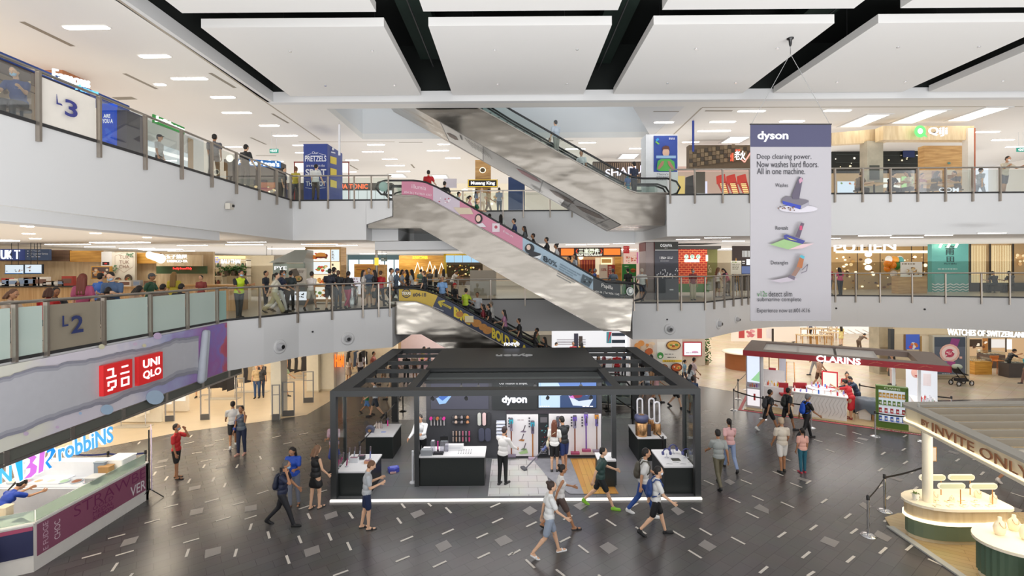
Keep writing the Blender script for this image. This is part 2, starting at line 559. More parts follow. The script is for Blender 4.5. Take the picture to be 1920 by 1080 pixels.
DASH={0:"613,947,760,907;866,928,1003,888;809,800,940,765;1084,684,1200,654;1228,568,1336,541;1287,715,1402,683;1372,832,1494,797;1536,527,1640,499;1732,552,1832,524;1620,668,1728,637;1834,654,1925,625;1158,270,1247,252;1505,221,1587,205;1440,161,1515,150;1675,136,1750,122;1610,68,1680,52;1385,88,1455,73;838,1045,882,980;1395,937,1416,876;1759,935,1776,876;1872,735,1888,686;1291,475,1311,441;1408,384,1428,350;1591,372,1608,340;1678,416,1693,380;1771,270,1786,243;1522,270,1537,244;1150,327,1170,297;1238,364,1258,332;975,1085,995,1058;1425,40,1440,22;1035,92,1052,72",480:"8,465,95,437;320,578,400,552;480,450,533,434;205,90,270,76;122,42,188,28;325,18,392,6;578,1078,692,1037;1047,973,1152,930;1327,1014,1428,967;1661,948,1754,904;1891,925,1930,903;1083,820,1178,781;1395,766,1483,727;1653,797,1740,758;1771,682,1852,645;1757,565,1832,533;228,925,250,988;88,745,102,798;318,778,340,833;542,758,566,813;684,826,712,886;388,610,408,652;698,602,728,648;1090,536,1118,570;1058,642,1090,686;1422,565,1465,608;1290,533,1315,557;28,180,38,205;122,265,132,290",960:"107,710,185,673;358,826,438,786;0,917,63,882;385,657,452,625;577,641,645,605;345,541,410,512;892,562,945,534;1857,1058,1918,1008;102,955,170,1020;498,847,575,906;330,1030,395,1080;706,655,780,704;927,711,1007,764;1204,741,1296,794;1407,722,1498,774;1323,885,1422,946;1644,787,1748,841;1345,568,1431,611;1756,601,1850,645;1625,490,1713,530;1799,477,1887,514;1440,362,1515,396;1716,358,1797,390;1728,281,1802,309;645,1070,665,1085",1440:"36,295,116,328;165,380,256,415;97,524,197,568;186,283,250,305;430,128,505,153;345,55,408,75;510,8,585,32;640,66,715,88;1820,455,1920,487;100,190,168,214;632,0,700,20;75,790,133,750;315,735,368,697;256,945,315,897;590,978,648,930;620,762,670,725;836,912,889,865;1036,887,1089,843;870,673,916,637;575,648,622,612;400,532,443,503;285,387,323,364;826,295,860,270;850,170,880,150;1004,139,1032,122;1014,240,1048,217;1070,310,1102,287;1090,436,1122,410;825,418,858,394;1226,152,1253,135;1408,220,1436,200;1540,210,1567,188;1595,323,1620,298;295,1080,348,1045;890,505,915,480;1015,38,1040,22;1200,950,1310,1002"}
for x0,s in DASH.items():
 for q in s.split(';'):
  a,b,c,d=map(float,q.split(','))
  p,r=G(x0+a/4,810+b/4,0.006),G(x0+c/4,810+d/4,0.006)
  t=(r-p).normalized();nn=Vector((-t.y,t.x,0))*0.028
  fm.add([p-nn,r-nn,r+nn,p+nn],[(0,1,2,3)],'dash_tile')
PALE={0:"898,865,930,810,1043,780,1015,832;1535,950,1540,885,1658,858,1655,912;1421,630,1430,585,1527,568,1518,608;1835,600,1837,560,1925,543,1925,585;1412,443,1420,415,1507,398,1500,425;1172,237,1190,215,1265,200,1250,222;1618,275,1625,250,1706,236,1700,260;1530,117,1537,100,1605,88,1600,105",480:"358,885,470,848,482,902,373,942;510,623,603,592,615,632,525,662;1156,612,1238,582,1268,615,1188,650;1343,850,1430,810,1472,860,1382,904;1787,810,1870,773,1930,820,1835,860",960:"78,590,135,556,192,592,130,626;458,550,520,527,570,550,510,588;655,860,720,825,798,875,727,917;1395,848,1445,808,1538,862,1482,897;1190,580,1232,558,1296,600,1245,627;1810,570,1855,541,1925,580,1925,615;1590,370,1625,352,1675,380,1640,400",1440:"388,820,425,783,538,825,500,868;790,775,822,737,932,795,895,825;1775,575,1790,545,1910,585,1890,612;680,545,712,525,778,560,745,590;1015,515,1035,492,1080,510,1075,530;215,350,240,340,325,365,300,380;908,345,925,330,1015,358,995,373;1345,150,1360,138,1440,160,1420,172;665,50,680,40,755,55,740,68"}
for x0,s in PALE.items():
 for q in s.split(';'):
  a=list(map(float,q.split(',')))
  pp=[gx(x0+a[i]/4,810+a[i+1]/4)for i in(0,2,4,6)]
  wpoly(pp,'pale_tile',0.005)
fm.struct('floor')
# second and third level slabs with their white fascias
E2L=[(-9.85,3),(-9.85,16.5),(-9.15,17.6),(-8.5,19.0),(-7.5,20.0),(-6.4,20.7),(-5.35,21.2)]
E2R=[(5.7,23.0),(9.2,23.0),(11.2,24.9),(13.2,26.5),(14.6,27.2),(16.5,27.4),(19.5,27.2),(23,26.2),(26.5,24.7),(33,21.0)]
M().prism(E2L+[(-5.35,26.2),(-5.35,46),(-26,46),(-26,3)],2.95,L2,'wall_paint',top='shade_floor',bottom='ceiling_paint').struct('floor')
M().prism([(-5.35,26.2),(5.7,26.2),(5.7,46),(-5.35,46)],2.95,L2,'wall_paint',top='shade_floor',bottom='ceiling_paint').struct('floor')
M().prism(E2R+[(33,46),(5.7,46)],2.95,L2,'wall_paint',top='shade_floor',bottom='ceiling_paint').struct('floor')
E3L=[(-9.85,3),(-9.85,21.5),(-5.35,21.5)]
M().prism([(-9.85,3),(-9.85,21.5),(-6.57,21.5),(-6.57,22.4),(-5.35,22.4),(-5.35,46),(-26,46),(-26,3)],7.72,L3,'wall_paint',top='shade_floor',bottom='ceiling_paint').struct('floor')
_m=M();_m.slabxz([(W(x,y,21.5).x,W(x,y,21.5).z)for x,y in((686,376),(735,376),(735,405),(686,421))],21.5,22.4,'wall_paint');_m.struct('trim_5')
M().prism([(-5.35,26.0),(6.6,26.0),(6.6,46),(-5.35,46)],7.72,L3,'wall_paint',top='shade_floor',bottom='ceiling_paint').struct('floor')
M().prism([(6.6,20.55),(33,20.55),(33,46),(6.6,46)],7.72,L3,'wall_paint',top='shade_floor',bottom='ceiling_paint').struct('floor')
# lowered beam under the third level along the atrium edge
M().box(-10.6,-10.02,3,16.4,7.43,7.72,'wall_paint').struct('trim_1')
M().box(-6.5,-2.0,22.6,25.9,7.3,7.71,'wall_paint').struct('trim_2')
# upper ceiling with the opening over the escalators
cm=M()
def cslab(x0,x1,y0,y1,z0=CEIL,z1=CEIL+.3):cm.box(x0,x1,y0,y1,z0,z1,'ceiling_paint')
cslab(-26,-9.95,2,46);cslab(-9.95,-7.95,19.95,46);cslab(-7.95,7.4,19.95,20.6);cslab(-7.95,7.4,25.5,46);cslab(7.4,34,19.95,46)
cm.struct('ceiling')
fr=M();fr.box(-10.05,-9.80,2,19.72,CEIL+.0,CEIL+.42,'wall_paint');fr.box(-10.05,34,19.72,19.98,CEIL-.02,CEIL+.42,'wall_paint');fr.struct('trim_3')
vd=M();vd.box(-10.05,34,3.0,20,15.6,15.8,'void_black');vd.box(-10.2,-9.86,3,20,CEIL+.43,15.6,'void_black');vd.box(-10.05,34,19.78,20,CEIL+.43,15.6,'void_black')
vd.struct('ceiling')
well=M()
well.box(-8.2,-7.95,20.6,25.5,CEIL+.3,19,'wall_paint');well.box(-8.2,7.6,25.5,25.7,CEIL+.3,19,'wall_paint');well.box(-8.2,7.6,20.4,20.6,CEIL+.3,19,'wall_paint')
well.prism([(5.2,20.61),(7.38,25.49),(7.395,20.61)],CEIL-.003,18.9,'wall_paint')
well.box(-8.2,7.6,20.4,25.7,19,19.2,'#e6f2fa*2.2')  # glowing lid added out of view to brighten the well
well.struct('wall_upper')
# outer walls that close each level
def wall(name,x0,x1,y0,y1,z0,z1,key):M().box(x0,x1,y0,y1,z0,z1,key).struct(name)
simple('cream_wall','#efe6d6',0.6,0,0,0.03,0.8)
simple('bright_wall','#f4f0ea',0.6,0,0,0.02,0.8)
for z0,z1,key in((0,2.95,'cream_wall'),(L2,7.72,'cream_wall'),(L3,CEIL,'bright_wall')):
 wall('wall_back',-26,34,45.6,45.9,z0,z1,key)
 wall('wall_left',-26.3,-26,2,46,z0,z1,key)
 wall('wall_right',33.7,34,2,46,z0,z1,key)
 # atrium ceiling rafts
def raft(x0,x1,y0,y1,label):
 m=M();m.box(x0,x1,y0,y1,13.5,13.76,'panel_paint')
 r=root('ceiling_panel',label,'ceiling panel',((x0+x1)/2,(y0+y1)/2,13.5),group='white ceiling rafts hung in the dark void',world=True)
 m.part('raft',r)
 for fx,fy in((.35,.28),(.35,.8),(.85,.28),(.85,.8)):
  px,py=x0+(x1-x0)*fx,y0+(y1-y0)*fy
  if py>12:M().lathe([(.045,-.02),(.05,0)],px,py,'chrome',10,z=13.5).part('sprinkler_head',r)
 for fx in(.2,.8):
  px=x0+(x1-x0)*fx
  M().tube([(px,(y0+y1)/2,13.76),(px,(y0+y1)/2,15.6)],.012,'dark_metal',5).part('hanger_rod',r)
CX5=[(-9.05,-3.72),(-2.42,2.93),(4.15,9.42),(10.7,15.95),(17.05,22.4)]
CN=['above the uniform white balcony corner','over the middle of the black kiosk','with the banner hook in it','just beyond the hanging banner','furthest along the row of five']
for i,(a,b)in enumerate(CX5):
 raft(a,b,14.0,19.62,['white ceiling raft nearest the level three sign, next to the balcony void','white ceiling raft above the tops of the escalators','white ceiling raft that carries the banner hook','white ceiling raft behind the hanging banner','white ceiling raft above the cafe with the green sign'][i])
 raft(a,b,7.6,13.2,['white raft cut by the picture top, second row, nearest the level three sign','white raft cut by the picture top, second row, straight above the kiosk','white raft cut by the picture top, in front of the banner hook raft','white raft cut by the picture top, in front of the raft behind the banner','white raft cut by the picture top, in front of the cafe raft'][i])
 # duct work glimpsed in the void
dk=simple('duct_green','#10231b',0.8,0,0,0.2)
for n,(x,y,w)in enumerate(((-3.1,15,.5),(3.5,15.5,.5),(10.1,16,.5))):
 m=M();m.box(x-w,x+w,y-1,y+4,14.7,15.1,'duct_green');m.box(x-.02,x+.02,y-1.4,y+4,14.4,14.44,'dark_metal')
 m.thing('air_duct','dark green duct seen in the gap between rafts, %s'%['beside the balcony corner','above the climbing escalator','behind the banner cord'][n],'duct','ducts in the dark void')
 # recessed strip lights of the upper ceiling, measured one by one
UL="162,51,83;290,105,56;355,147,66;418,182,44;444,211,54;505,235,37;535,254,45;438,275,31;455,287,28;559,272,20;562,286,16;494,301,30;705,271,32;699,284,40;731,298,28;741,310,35;756,321,25;821,282,40;849,296,28;832,270,23;520,302,22;1101,267,32;1245,229,36;1409,208,51;1355,228,48;1339,245,62;1295,266,31;1570,207,50;1485,227,46;1079,279,37;1195,278,30;1010,296,30;960,275,34;900,262,26;300,158,20;655,322,26;610,330,20;660,300,24;1850,247,46;1880,262,40;1905,275,38;1600,262,30"
def project(P):
 dx,dy,dz=P[0],P[1],P[2]-EYE
 return 962+FPX*(dx*CR-dz*SR)/dy,501-FPX*(dx*SR+dz*CR)/dy
lm=None
for n,q in enumerate(UL.split(';')):
 px,py,w=map(float,q.split(','))
 p=G(px,py,CEIL-.01)
 if p.y>44:continue
 wid=w/FPX*p.y
 r=root('ceiling_light','strip light','ceiling light',(p.x,p.y,CEIL),group='recessed strip lights of the upper ceiling')
 M().bevbox(-wid/2-.04,wid/2+.04,-.14,.14,-.02,.0,'ceiling_paint',.1).part('frame',r)
 M().bevbox(-wid/2,wid/2,-.09,.09,-.035,-.021,'strip_lamp',.08).part('diffuser',r)
for o in[o for o in COL.objects if o.name.startswith('ceiling_light')]:
 pass
 # coffered light wells further right
simple('well_glow','#fff8ea',0.5,0,2.2)
for n,(px,py,dx)in enumerate(((1620,226,0),(1722,219,0),(1832,214,0),(1378,262,0),(1030,0,0),(745,329,0),(825,331,0),(1178,293,0))):
 if py==0:continue
 p=G(px,py,CEIL)
 r=root('light_well',['glowing slot well before the cafe corner','glowing slot well above the cafe sign wall','glowing slot well beyond the cafe sign','glowing coffer above the weave fronted restaurant','','glowing coffer above the red noodle sign','glowing coffer above the escalator top','glowing coffer above the purple lit restaurant sign'][n]+' in the upper ceiling','light well',(p.x,p.y,CEIL),group='glowing coffers of the upper ceiling')
 L=1.9 if n<3 else 1.2
 m=M();m.box(-.62,-.5,-L/2,L/2,-.03,0,'wall_paint');m.box(.5,.62,-L/2,L/2,-.03,0,'wall_paint');m.box(-.62,.62,-L/2-.1,-L/2,-.03,0,'wall_paint');m.box(-.62,.62,L/2,L/2+.1,-.03,0,'wall_paint');m.part('frame',r)
 M().box(-.5,.5,-L/2,L/2,-.015,-.002,'well_glow').part('diffuser',r)
 # slot diffusers (air vents)
for n,(a,b,c,d,w)in enumerate(((41,41,137,87,.16),(233,138,294,167,.14),(394,137,441,165,.14),(510,213,541,231,.12),(215,185,252,184,.3),(470,258,499,271,.12),(480,292,518,292,.12),(655,309,671,318,.12),(771,308,777,315,.12),(1225,209,1273,209,.1),(1322,208,1373,208,.12),(1050,264,1075,264,.1),(748,267,792,267,.1))):
 p,q=G(a,b,CEIL-.004),G(c,d,CEIL-.004)
 t=(q-p).normalized();nn=Vector((-t.y,t.x,0))*w/2
 m=M();m.ext([p-nn,q-nn,q+nn,p+nn],(0,0,.003),'#8a8274')
 m.thing('ceiling_vent','%s dark slot vent of the upper ceiling counted from the front balcony end'%ORD[n],'vent','slot vents of the upper ceiling')
 # long shadow grooves
gm=M()
for a,b,c,d in((222,0,600,262),(1262,253,1316,202),(1316,201.5,1919,200),(560,266,740,266)):
 p,q=G(a,b,CEIL-.003),G(c,d,CEIL-.003)
 t=(q-p).normalized();nn=Vector((-t.y,t.x,0))*.04
 gm.ext([p-nn,q-nn,q+nn,p+nn],(0,0,.002),'#a89f90')
gm.struct('trim_4')
# lights under the third level slab (second level ceiling) and under the second level slab
def strips(z,pts,grp,where,key='strip_lamp'):
 for n,(px,py,w)in enumerate(pts):
  p=G(px,py,z)
  if not(2<p.y<44):continue
  wid=w/FPX*p.y
  r=root('ceiling_light','strip light','ceiling light',(p.x,p.y,z),group=grp)
  M().bevbox(-wid/2-.04,wid/2+.04,-.13,.13,-.02,0,'ceiling_paint',.1).part('frame',r)
  M().bevbox(-wid/2,wid/2,-.08,.08,-.034,-.021,key,.07).part('diffuser',r)
strips(7.72,[(127,457,84),(187,462,56),(257,465,66),(300,468,60),(361,459,56),(340,470,50),(463,453,72),(458,458,70),(599,457,68),(650,459,40),(770,461,56),(795,464,45),(752,471,35),(830,466,50),(845,469,30),(700,475,50),(1122,457,40),(1080,458,38),(1170,456,40),(1290,448,44),(1345,445,48),(1375,451,42),(1490,455,40),(1640,441,60),(1760,440,50),(1860,436,50),(1700,444,60),(1560,446,30)],'strip lights under the third level','under the third level slab')
for n,(px,py,w)in enumerate(((51,424,17),(54,438,16),(66,447,15),(179,437,15),(276,445,12))):
 p=G(px,py,7.72);rr=w/2/FPX*p.y
 m=M();m.lathe([(rr,-.02),(rr*1.15,0)],0,0,'warm_lamp',16)
 r=root('downlight','%s round warm downlight above the food counters'%ORD[n],'downlight',(p.x,p.y,7.72),group='round downlights above the food counters')
 m.part('lamp',r)
 # ground level: unseen light panels added under the second level to brighten it
for n,(x,y)in enumerate([(x,y)for x in(-24,-20.5,-17,-13.5,-11)for y in(9,12,15,18.5,22,27,33,39)]+[(x,y)for x in(-7,-3,1,5)for y in(29.5,35,41)]+[(x,y)for x in(9.5,14,18.5,23,28)for y in(29.5,34,39,43)]):
 r=root('ceiling_light','square light panel under the second level slab, hidden from the front by its fascia','ceiling light',(x,y,2.95),group='square light panels under the second level')
 M().box(-.42,.42,-.42,.42,-.03,0,'warm_lamp' if x<0 else 'strip_lamp').part('diffuser',r)
def grp_of(g):return[o for o in COL.objects if o.parent is None and o.get('group')==g]
rank_labels(grp_of('recessed strip lights of the upper ceiling'),{'the level three sign':(120,90),'the blue pretzel pillar':(600,260),'the ceiling opening':(950,260),'the hanging banner':(1480,230),'the green cafe logo':(1725,246),'the green exit sign':(512,283),'the tall blue advert':(1248,255),'the steel camera box':(426,387)},'white upper ceiling strip light %s to %s',project)
rank_labels(grp_of('strip lights under the third level'),{'the cream hexagon logo panel':(230,470),'the burger screens':(605,465),'the yellow neon':(790,475),'the dark massage pillar':(1250,460),'the turquoise panel':(1780,450),'the purple flower sign':(430,480),'the blue direction sign':(70,470)},'strip light under the third level slab, %s to %s',project)
for n,(x,y)in enumerate(((-22,12),(-18,12),(-22,20),(-18,22),(-14,30),(-22,30),(-8,36),(0,36),(8,36),(16,36),(24,36))):
 r=root('ceiling_light','long light trough over the shops of the second level','ceiling light',(x,y,7.72),group='light troughs over the second level shops')
 M().box(-1.2,1.2,-.25,.25,-.03,0,'strip_lamp').part('diffuser',r)
 # ---------------------------------------------------------------- railings
def on_edge(px,edge):
 """where the sight line at pixel column px crosses the edge line, in plan"""
 k=(px-962)/FPX
 for(xa,ya),(xb,yb)in zip(edge[:-1],edge[1:]):
  fa,fb=xa-k*ya,xb-k*yb
  if fa*fb<=0 and abs(fa-fb)>1e-9:
   t=fa/(fa-fb);return Vector((xa+(xb-xa)*t,ya+(yb-ya)*t,0)),Vector((xb-xa,yb-ya,0)).normalized()
 return None
def railing(label,edge,z,posts,group,glass='clear_glass',h=1.1,special=None,drop=.38,out=.05,topgap=.1):
 special=special or{}
 c=Vector((edge[0][0],edge[0][1],z))
 r=root('glass_railing',label,'railing',c,group=group,world=True)
 hr=[Vector((x,y,z+h))for x,y in edge]
 M().tube(hr,.034,'rail_metal',8).part('handrail',r)
 P=[]
 for q in posts:
  e=on_edge(q,edge)if isinstance(q,(int,float))else(Vector(q),Vector((1,0,0)))
  if e:P.append(e)
 for p,t in P:
  n=Vector((t.y,-t.x,0))*out
  c2=p+n
  m=M()
  a,b=t*.028,Vector((t.y,-t.x,0))*.045
  m.ext([c2-a-b+Vector((0,0,z-drop)),c2+a-b+Vector((0,0,z-drop)),c2+a+b+Vector((0,0,z-drop)),c2-a+b+Vector((0,0,z-drop))],(0,0,h+drop-.03),'post_metal')
  m.part('post',r)
  # glass follows the edge between posts
 ends=[Vector((edge[0][0],edge[0][1],0))]+[p for p,t in P]+[Vector((edge[-1][0],edge[-1][1],0))]
 def along(p):
  acc=0;best=(1e9,0)
  for(xa,ya),(xb,yb)in zip(edge[:-1],edge[1:]):
   A,B=Vector((xa,ya,0)),Vector((xb,yb,0));L=(B-A).length;t=max(0,min(1,(p-A).dot(B-A)/L/L));d=(A+(B-A)*t-p).length
   if d<best[0]:best=(d,acc+t*L)
   acc+=L
  return best[1]
 def at(s):
  acc=0
  for(xa,ya),(xb,yb)in zip(edge[:-1],edge[1:]):
   A,B=Vector((xa,ya,0)),Vector((xb,yb,0));L=(B-A).length
   if s<=acc+L+1e-6:return A+(B-A)*((s-acc)/L)
   acc+=L
  return B
 corners=[along(Vector((x,y,0)))for x,y in edge]
 S=sorted(along(p)for p in ends)
 k=0
 for s0,s1 in zip(S[:-1],S[1:]):
  if s1-s0<.12:continue
  s0+=.05;s1-=.05
  pts=[s0]+[q for q in corners if s0<q<s1]+[s1]
  m=M();g=special.get(k,glass)
  for a,b in zip(pts[:-1],pts[1:]):
   A,B=at(a),at(b);t=(B-A).normalized();n=Vector((t.y,-t.x,0))*.012
   m.ext([A+Vector((0,0,z+.04)),B+Vector((0,0,z+.04)),B+Vector((0,0,z+h-topgap)),A+Vector((0,0,z+h-topgap))],n,g)
  m.part('glass_panel',r,{'frosted_glass':'frosted glass panel','green_frosted':'green tinted frosted glass panel'}.get(g));k+=1
 m=M()
 for(xa,ya),(xb,yb)in zip(edge[:-1],edge[1:]):
  A,B=Vector((xa,ya,0)),Vector((xb,yb,0));t=(B-A).normalized();n=Vector((t.y,-t.x,0))*.02
  m.ext([A+n+Vector((0,0,z-.03)),B+n+Vector((0,0,z-.03)),B+n+Vector((0,0,z+.04)),A+n+Vector((0,0,z+.04))],-n*2,'dark_metal')
 m.part('base_rail',r)
 return r
GRP='glass railings round the atrium'
railing('glass railing of the third level with the level three panel in it',[(-9.85,5.5)]+E3L[1:2],L3,[70,184,270.5,339,395.5,442,485,518,544],GRP,special={1:'#ece6dc~0.4'})
railing('short clear railing of the third level before the blue pretzel pillar',[(-9.85,21.5),(-5.42,21.5)],L3,[564,617,666,698,730],GRP)
railing('railing of the second level with frosted panels and the level two sign',E2L[:2],L2,[22,82,190,278,348,404,434],GRP,glass='frosted_glass',special={2:'#8f8676~0.3',6:'green_frosted'},h=1.12,drop=.05)
railing('curved clear railing of the second level past the security guard',E2L[1:],L2,[485,556,621,679,709,730],GRP)
railing('clear railing of the second level before the dark massage pillar',E2R[:6],L2,[1188,1232,1276,1321,1337,1356,1373,1389,1401,1440,1480],GRP,h=1.24)
railing('clear railing of the second level before the turquoise restaurant wall',E2R[5:],L2,[1525,1565,1603,1649,1709,1772,1839,1892],GRP,h=1.27)
railing('clear railing of the third level before the wooden cafe front',[(6.7,20.55),(24,20.55)],L3,[1257,1303,1355,1406,1460,1512,1565,1617,1669,1720,1772,1823,1874],GRP,h=1.08)
railing('far clear railing of the third level behind the escalators',[(-5.3,26.0),(6.5,26.0)],L3,[800,835,869,902,944,982,1032,1073,1120,1165],GRP)
railing('far clear railing of the second level behind the escalators',[(-5.3,26.2),(5.6,26.2)],L2,[800,859,920,984,1040,1100,1140],GRP)
railing('short side railing at the head of the pink escalator',[(-5.4,24.3),(-5.4,26.0)],L3,[],GRP)
# level signs on the railings
a=AX(-9.78);a.text('L',106,176,117,199,'#3b3f86',.02,quad=[(105.5,176),(108,177.5),(117,198.5),(105.5,195)])
a.text('3',0,0,0,0,'#3b3f86',.02,quad=[(121,184),(145,193),(145,223),(121,216)])
a.m.thing('level_sign','blue level three lettering on the cream railing panel','sign')
a=AX(-9.78);a.text('L',0,0,0,0,'#2b3563',.02,quad=[(116.5,592.5),(128,591),(128,611),(116.5,613)])
a.text('2',0,0,0,0,'#2b3563',.02,quad=[(133,592),(156,590),(156,622),(133,626)])
a.m.thing('level_sign','dark blue level two lettering on the brown railing panel','sign')
# painted hoarding on the second level fascia with the torn paper art and the red shop signs
def art_tex():
 m,nt,b=new_mat('torn_paper_art')
 tc=nt.nodes.new('ShaderNodeNewGeometry');sp=nt.nodes.new('ShaderNodeSeparateXYZ');nt.links.new(tc.outputs['Position'],sp.inputs[0])
 nz=nt.nodes.new('ShaderNodeTexNoise');nz.inputs['Scale'].default_value=1.4;nz.inputs['Detail'].default_value=5;nt.links.new(tc.outputs['Position'],nz.inputs['Vector'])
 ad=nt.nodes.new('ShaderNodeMath');ad.operation='MULTIPLY_ADD';ad.inputs[1].default_value=3.2;nt.links.new(nz.outputs['Fac'],ad.inputs[0]);nt.links.new(sp.outputs['Y'],ad.inputs[2])
 mr=nt.nodes.new('ShaderNodeMapRange');mr.inputs[1].default_value=9.0;mr.inputs[2].default_value=18.6;nt.links.new(ad.outputs[0],mr.inputs[0])
 cr=nt.nodes.new('ShaderNodeValToRGB');e=cr.color_ramp.elements
 e[0].position=0;e[0].color=lin('#d8dad0')+[1];e[1].position=1;e[1].color=lin('#b8536a')+[1]
 for p,c in((.2,'#dad8cc'),(.3,'#d2ccd6'),(.5,'#d9d4dc'),(.62,'#a9aed0'),(.74,'#9c8cc0'),(.84,'#a06aa8'),(.90,'#8a7ac0'),(.935,'#c26070')):
  q=e.new(p);q.color=lin(c)+[1]
 nt.links.new(mr.outputs[0],cr.inputs[0]);nt.links.new(cr.outputs[0],b.inputs['Base Color']);b.inputs['Roughness'].default_value=.6
art_tex()
hr_=root('fascia_artwork','torn paper and watercolour artwork covering the white balcony fascia','artwork',(-9.83,11.5,3.0),world=True)
a=AX(-9.84)
a.m.box(-9.84,-9.80,5.0,16.42,2.98,4.62,'torn_paper_art')
a.m.part('painted_panel',hr_)
a=AX(-9.79);R=random.Random(4)
top=[(-30,722),(0,711),(18,706),(26,702),(55,694),(75,688),(108,686),(125,679),(160,676),(185,671),(212,665),(232,659),(255,656),(280,652),(300,647),(312,643),(330,636),(348,635),(372,631)]
bot=[(372,699),(352,702),(330,707),(310,719),(292,724),(270,733),(245,739),(225,748),(205,757),(178,760),(155,767),(130,775),(100,787),(78,792),(60,803),(35,812),(0,822),(-30,833)]
def jag(L):
 o=[]
 for(x0,y0),(x1,y1)in zip(L[:-1],L[1:]):
  for i in range(3):
   t=i/3;o.append((x0+(x1-x0)*t,y0+(y1-y0)*t+R.uniform(-1.2,1.2)))
 return o+[L[-1]]
top2,bot2=jag(top),jag(bot)
def band(A,B,key,off):
 n=min(len(A),len(B))
 P=[a.pt(x,y,off)for x,y in A];Q=[a.pt(x,y,off)for x,y in B]
 vs=P+Q;m=len(P)
 a.m.add(vs,[(i,i+1,m+i+1,m+i)for i in range(m-1)],key)
a.poly(top2+bot2,'#bcbcc2',0.004)
simple('torn_rim','#8e8e9a',.7,0,0,.1)
band([(x,y-1.5)for x,y in top2],[(x,y+3)for x,y in top2],'torn_rim',.008);band([(x,y-5)for x,y in bot2],[(x,y+1.0)for x,y in bot2],'torn_rim',.008)
band([(x,y+3)for x,y in top2],[(x,y+8)for x,y in top2],'#a3a3ad',.006);band([(x,y-11)for x,y in bot2],[(x,y-5)for x,y in bot2],'#a3a3ad',.006)
for(x,y,r,c)in((253,645,4,'#d3c1d6'),(200,768,12,'#aac4dc'),(290,745,17,'#b4cbe2'),(48,813,5,'#c8b5cc'),(107,801,3,'#cfb6d2'),(295,630,8,'#cdb7d8'),(190,650,6,'#d6d2b4'),(150,775,3,'#a6c2e0'),(270,648,4,'#d8d2b2')):
 a.disc(x,y,r,r*.8,c,14,.009)
a.m.part('torn_paper_window',hr_)
m=M();q0=AX(-9.72)
p1,p2=q0 .pt(385,618),q0 .pt(381,708)
for k_,dx in enumerate((0,.13)):
 m.cap((-9.72,p1 .y+dx,4.45),(-9.72,p2 .y+dx-.1,3.02),.10-.03*k_,.12-.03*k_,'#b3b8c2',14)
m.part('paper_roll',hr_)
def redsign(px0,px1,ya,yb,yc,yd,lab,txts):
 """box sign; ya..yb = top edge heights, yc..yd = bottom edge heights in the photo at its two ends"""
 pl=AX(-9.68)
 c=[pl.pt(px0,ya),pl.pt(px1,yb),pl.pt(px1,yd),pl.pt(px0,yc)]
 y0,y1=c[0].y,c[1].y;z0=(c[2].z+c[3].z)/2;z1=(c[0].z+c[1].z)/2
 r=root('shop_sign',lab,'sign',(-9.6,(y0+y1)/2,z0),group='red square shop signs',world=True)
 M().box(-9.79,-9.68,y0,y1,z0,z1,'sign_red').part('box',r)
 t=AX(-9.42);t.k=1
 def q(u0,v0,u1,v1):
  def P(u,v):return Vector((-9.672,y0+(y1-y0)*u,z1+(z0-z1)*v))
  return P(u0,v0),P(u1,v0),P(u1,v1),P(u0,v1)
 m=M()
 for kind,args in txts:
  if kind=='t':
   s_,u0,v0,u1,v1=args
   vs,fs=glyphs(s_,.03,0)
   tl,tr,br,bl=q(u0,v0,u1,v1)
   m.add([bl+(br-bl)*v[0]+(tl-bl)*v[1]for v in vs],fs,'#ffffff*1.6')
  else:
   u0,v0,u1,v1=args
   tl,tr,br,bl=q(u0,v0,u1,v1);m.add([bl,br,tr,tl],[(0,1,2,3)],'#ffffff*1.6')
 m.part('lettering',r)
simple('sign_red','#d92a2c',.4,0,0,.02)
MATS['sign_red'].node_tree.nodes['Principled BSDF'].inputs['Emission Color'].default_value=lin('#e02a2a')+[1]
MATS['sign_red'].node_tree.nodes['Principled BSDF'].inputs['Emission Strength'].default_value=.12
# katakana drawn with bars
ku=[('r',(.12,.14,.34,.20)),('r',(.28,.14,.34,.42)),('r',(.08,.40,.42,.46)),('r',(.60,.16,.84,.22)),('r',(.56,.38,.88,.44)),('r',(.14,.56,.42,.62)),('r',(.12,.56,.18,.72)),('r',(.36,.56,.42,.78)),('r',(.24,.76,.40,.82)),('r',(.12,.82,.30,.88)),('r',(.58,.56,.88,.62)),('r',(.58,.80,.88,.86)),('r',(.58,.56,.64,.86)),('r',(.82,.56,.88,.86))]
redsign(194,248,685,674,743,727,'red box sign with white japanese characters',ku)
redsign(260,305,669,660,723,710,'red box sign with two rows of white capitals',[('t',('UNI',.16,.14,.86,.44)),('t',('QLO',.16,.54,.92,.86))])
# louvre strip under the artwork
lv=root('louvre_strip','long dark louvre band in a metal frame below the painted fascia','louvre',(-9.85,10,2.7),world=True)
M().box(-9.93,-9.86,5,17.4,2.70,2.98,'#5e5f58').part('louvre',lv)
m=M();m.box(-9.95,-9.84,5,17.4,2.66,2.72,'rail_metal');m.box(-9.95,-9.84,5,17.4,2.94,2.99,'rail_metal');m.part('frame',lv)
for y in(7.5,9.3,10.7,12.1,13.6,15.2,16.6):
 M().box(-9.96,-9.83,y-.05,y+.05,2.70,2.96,'rail_metal').part('mullion',lv)
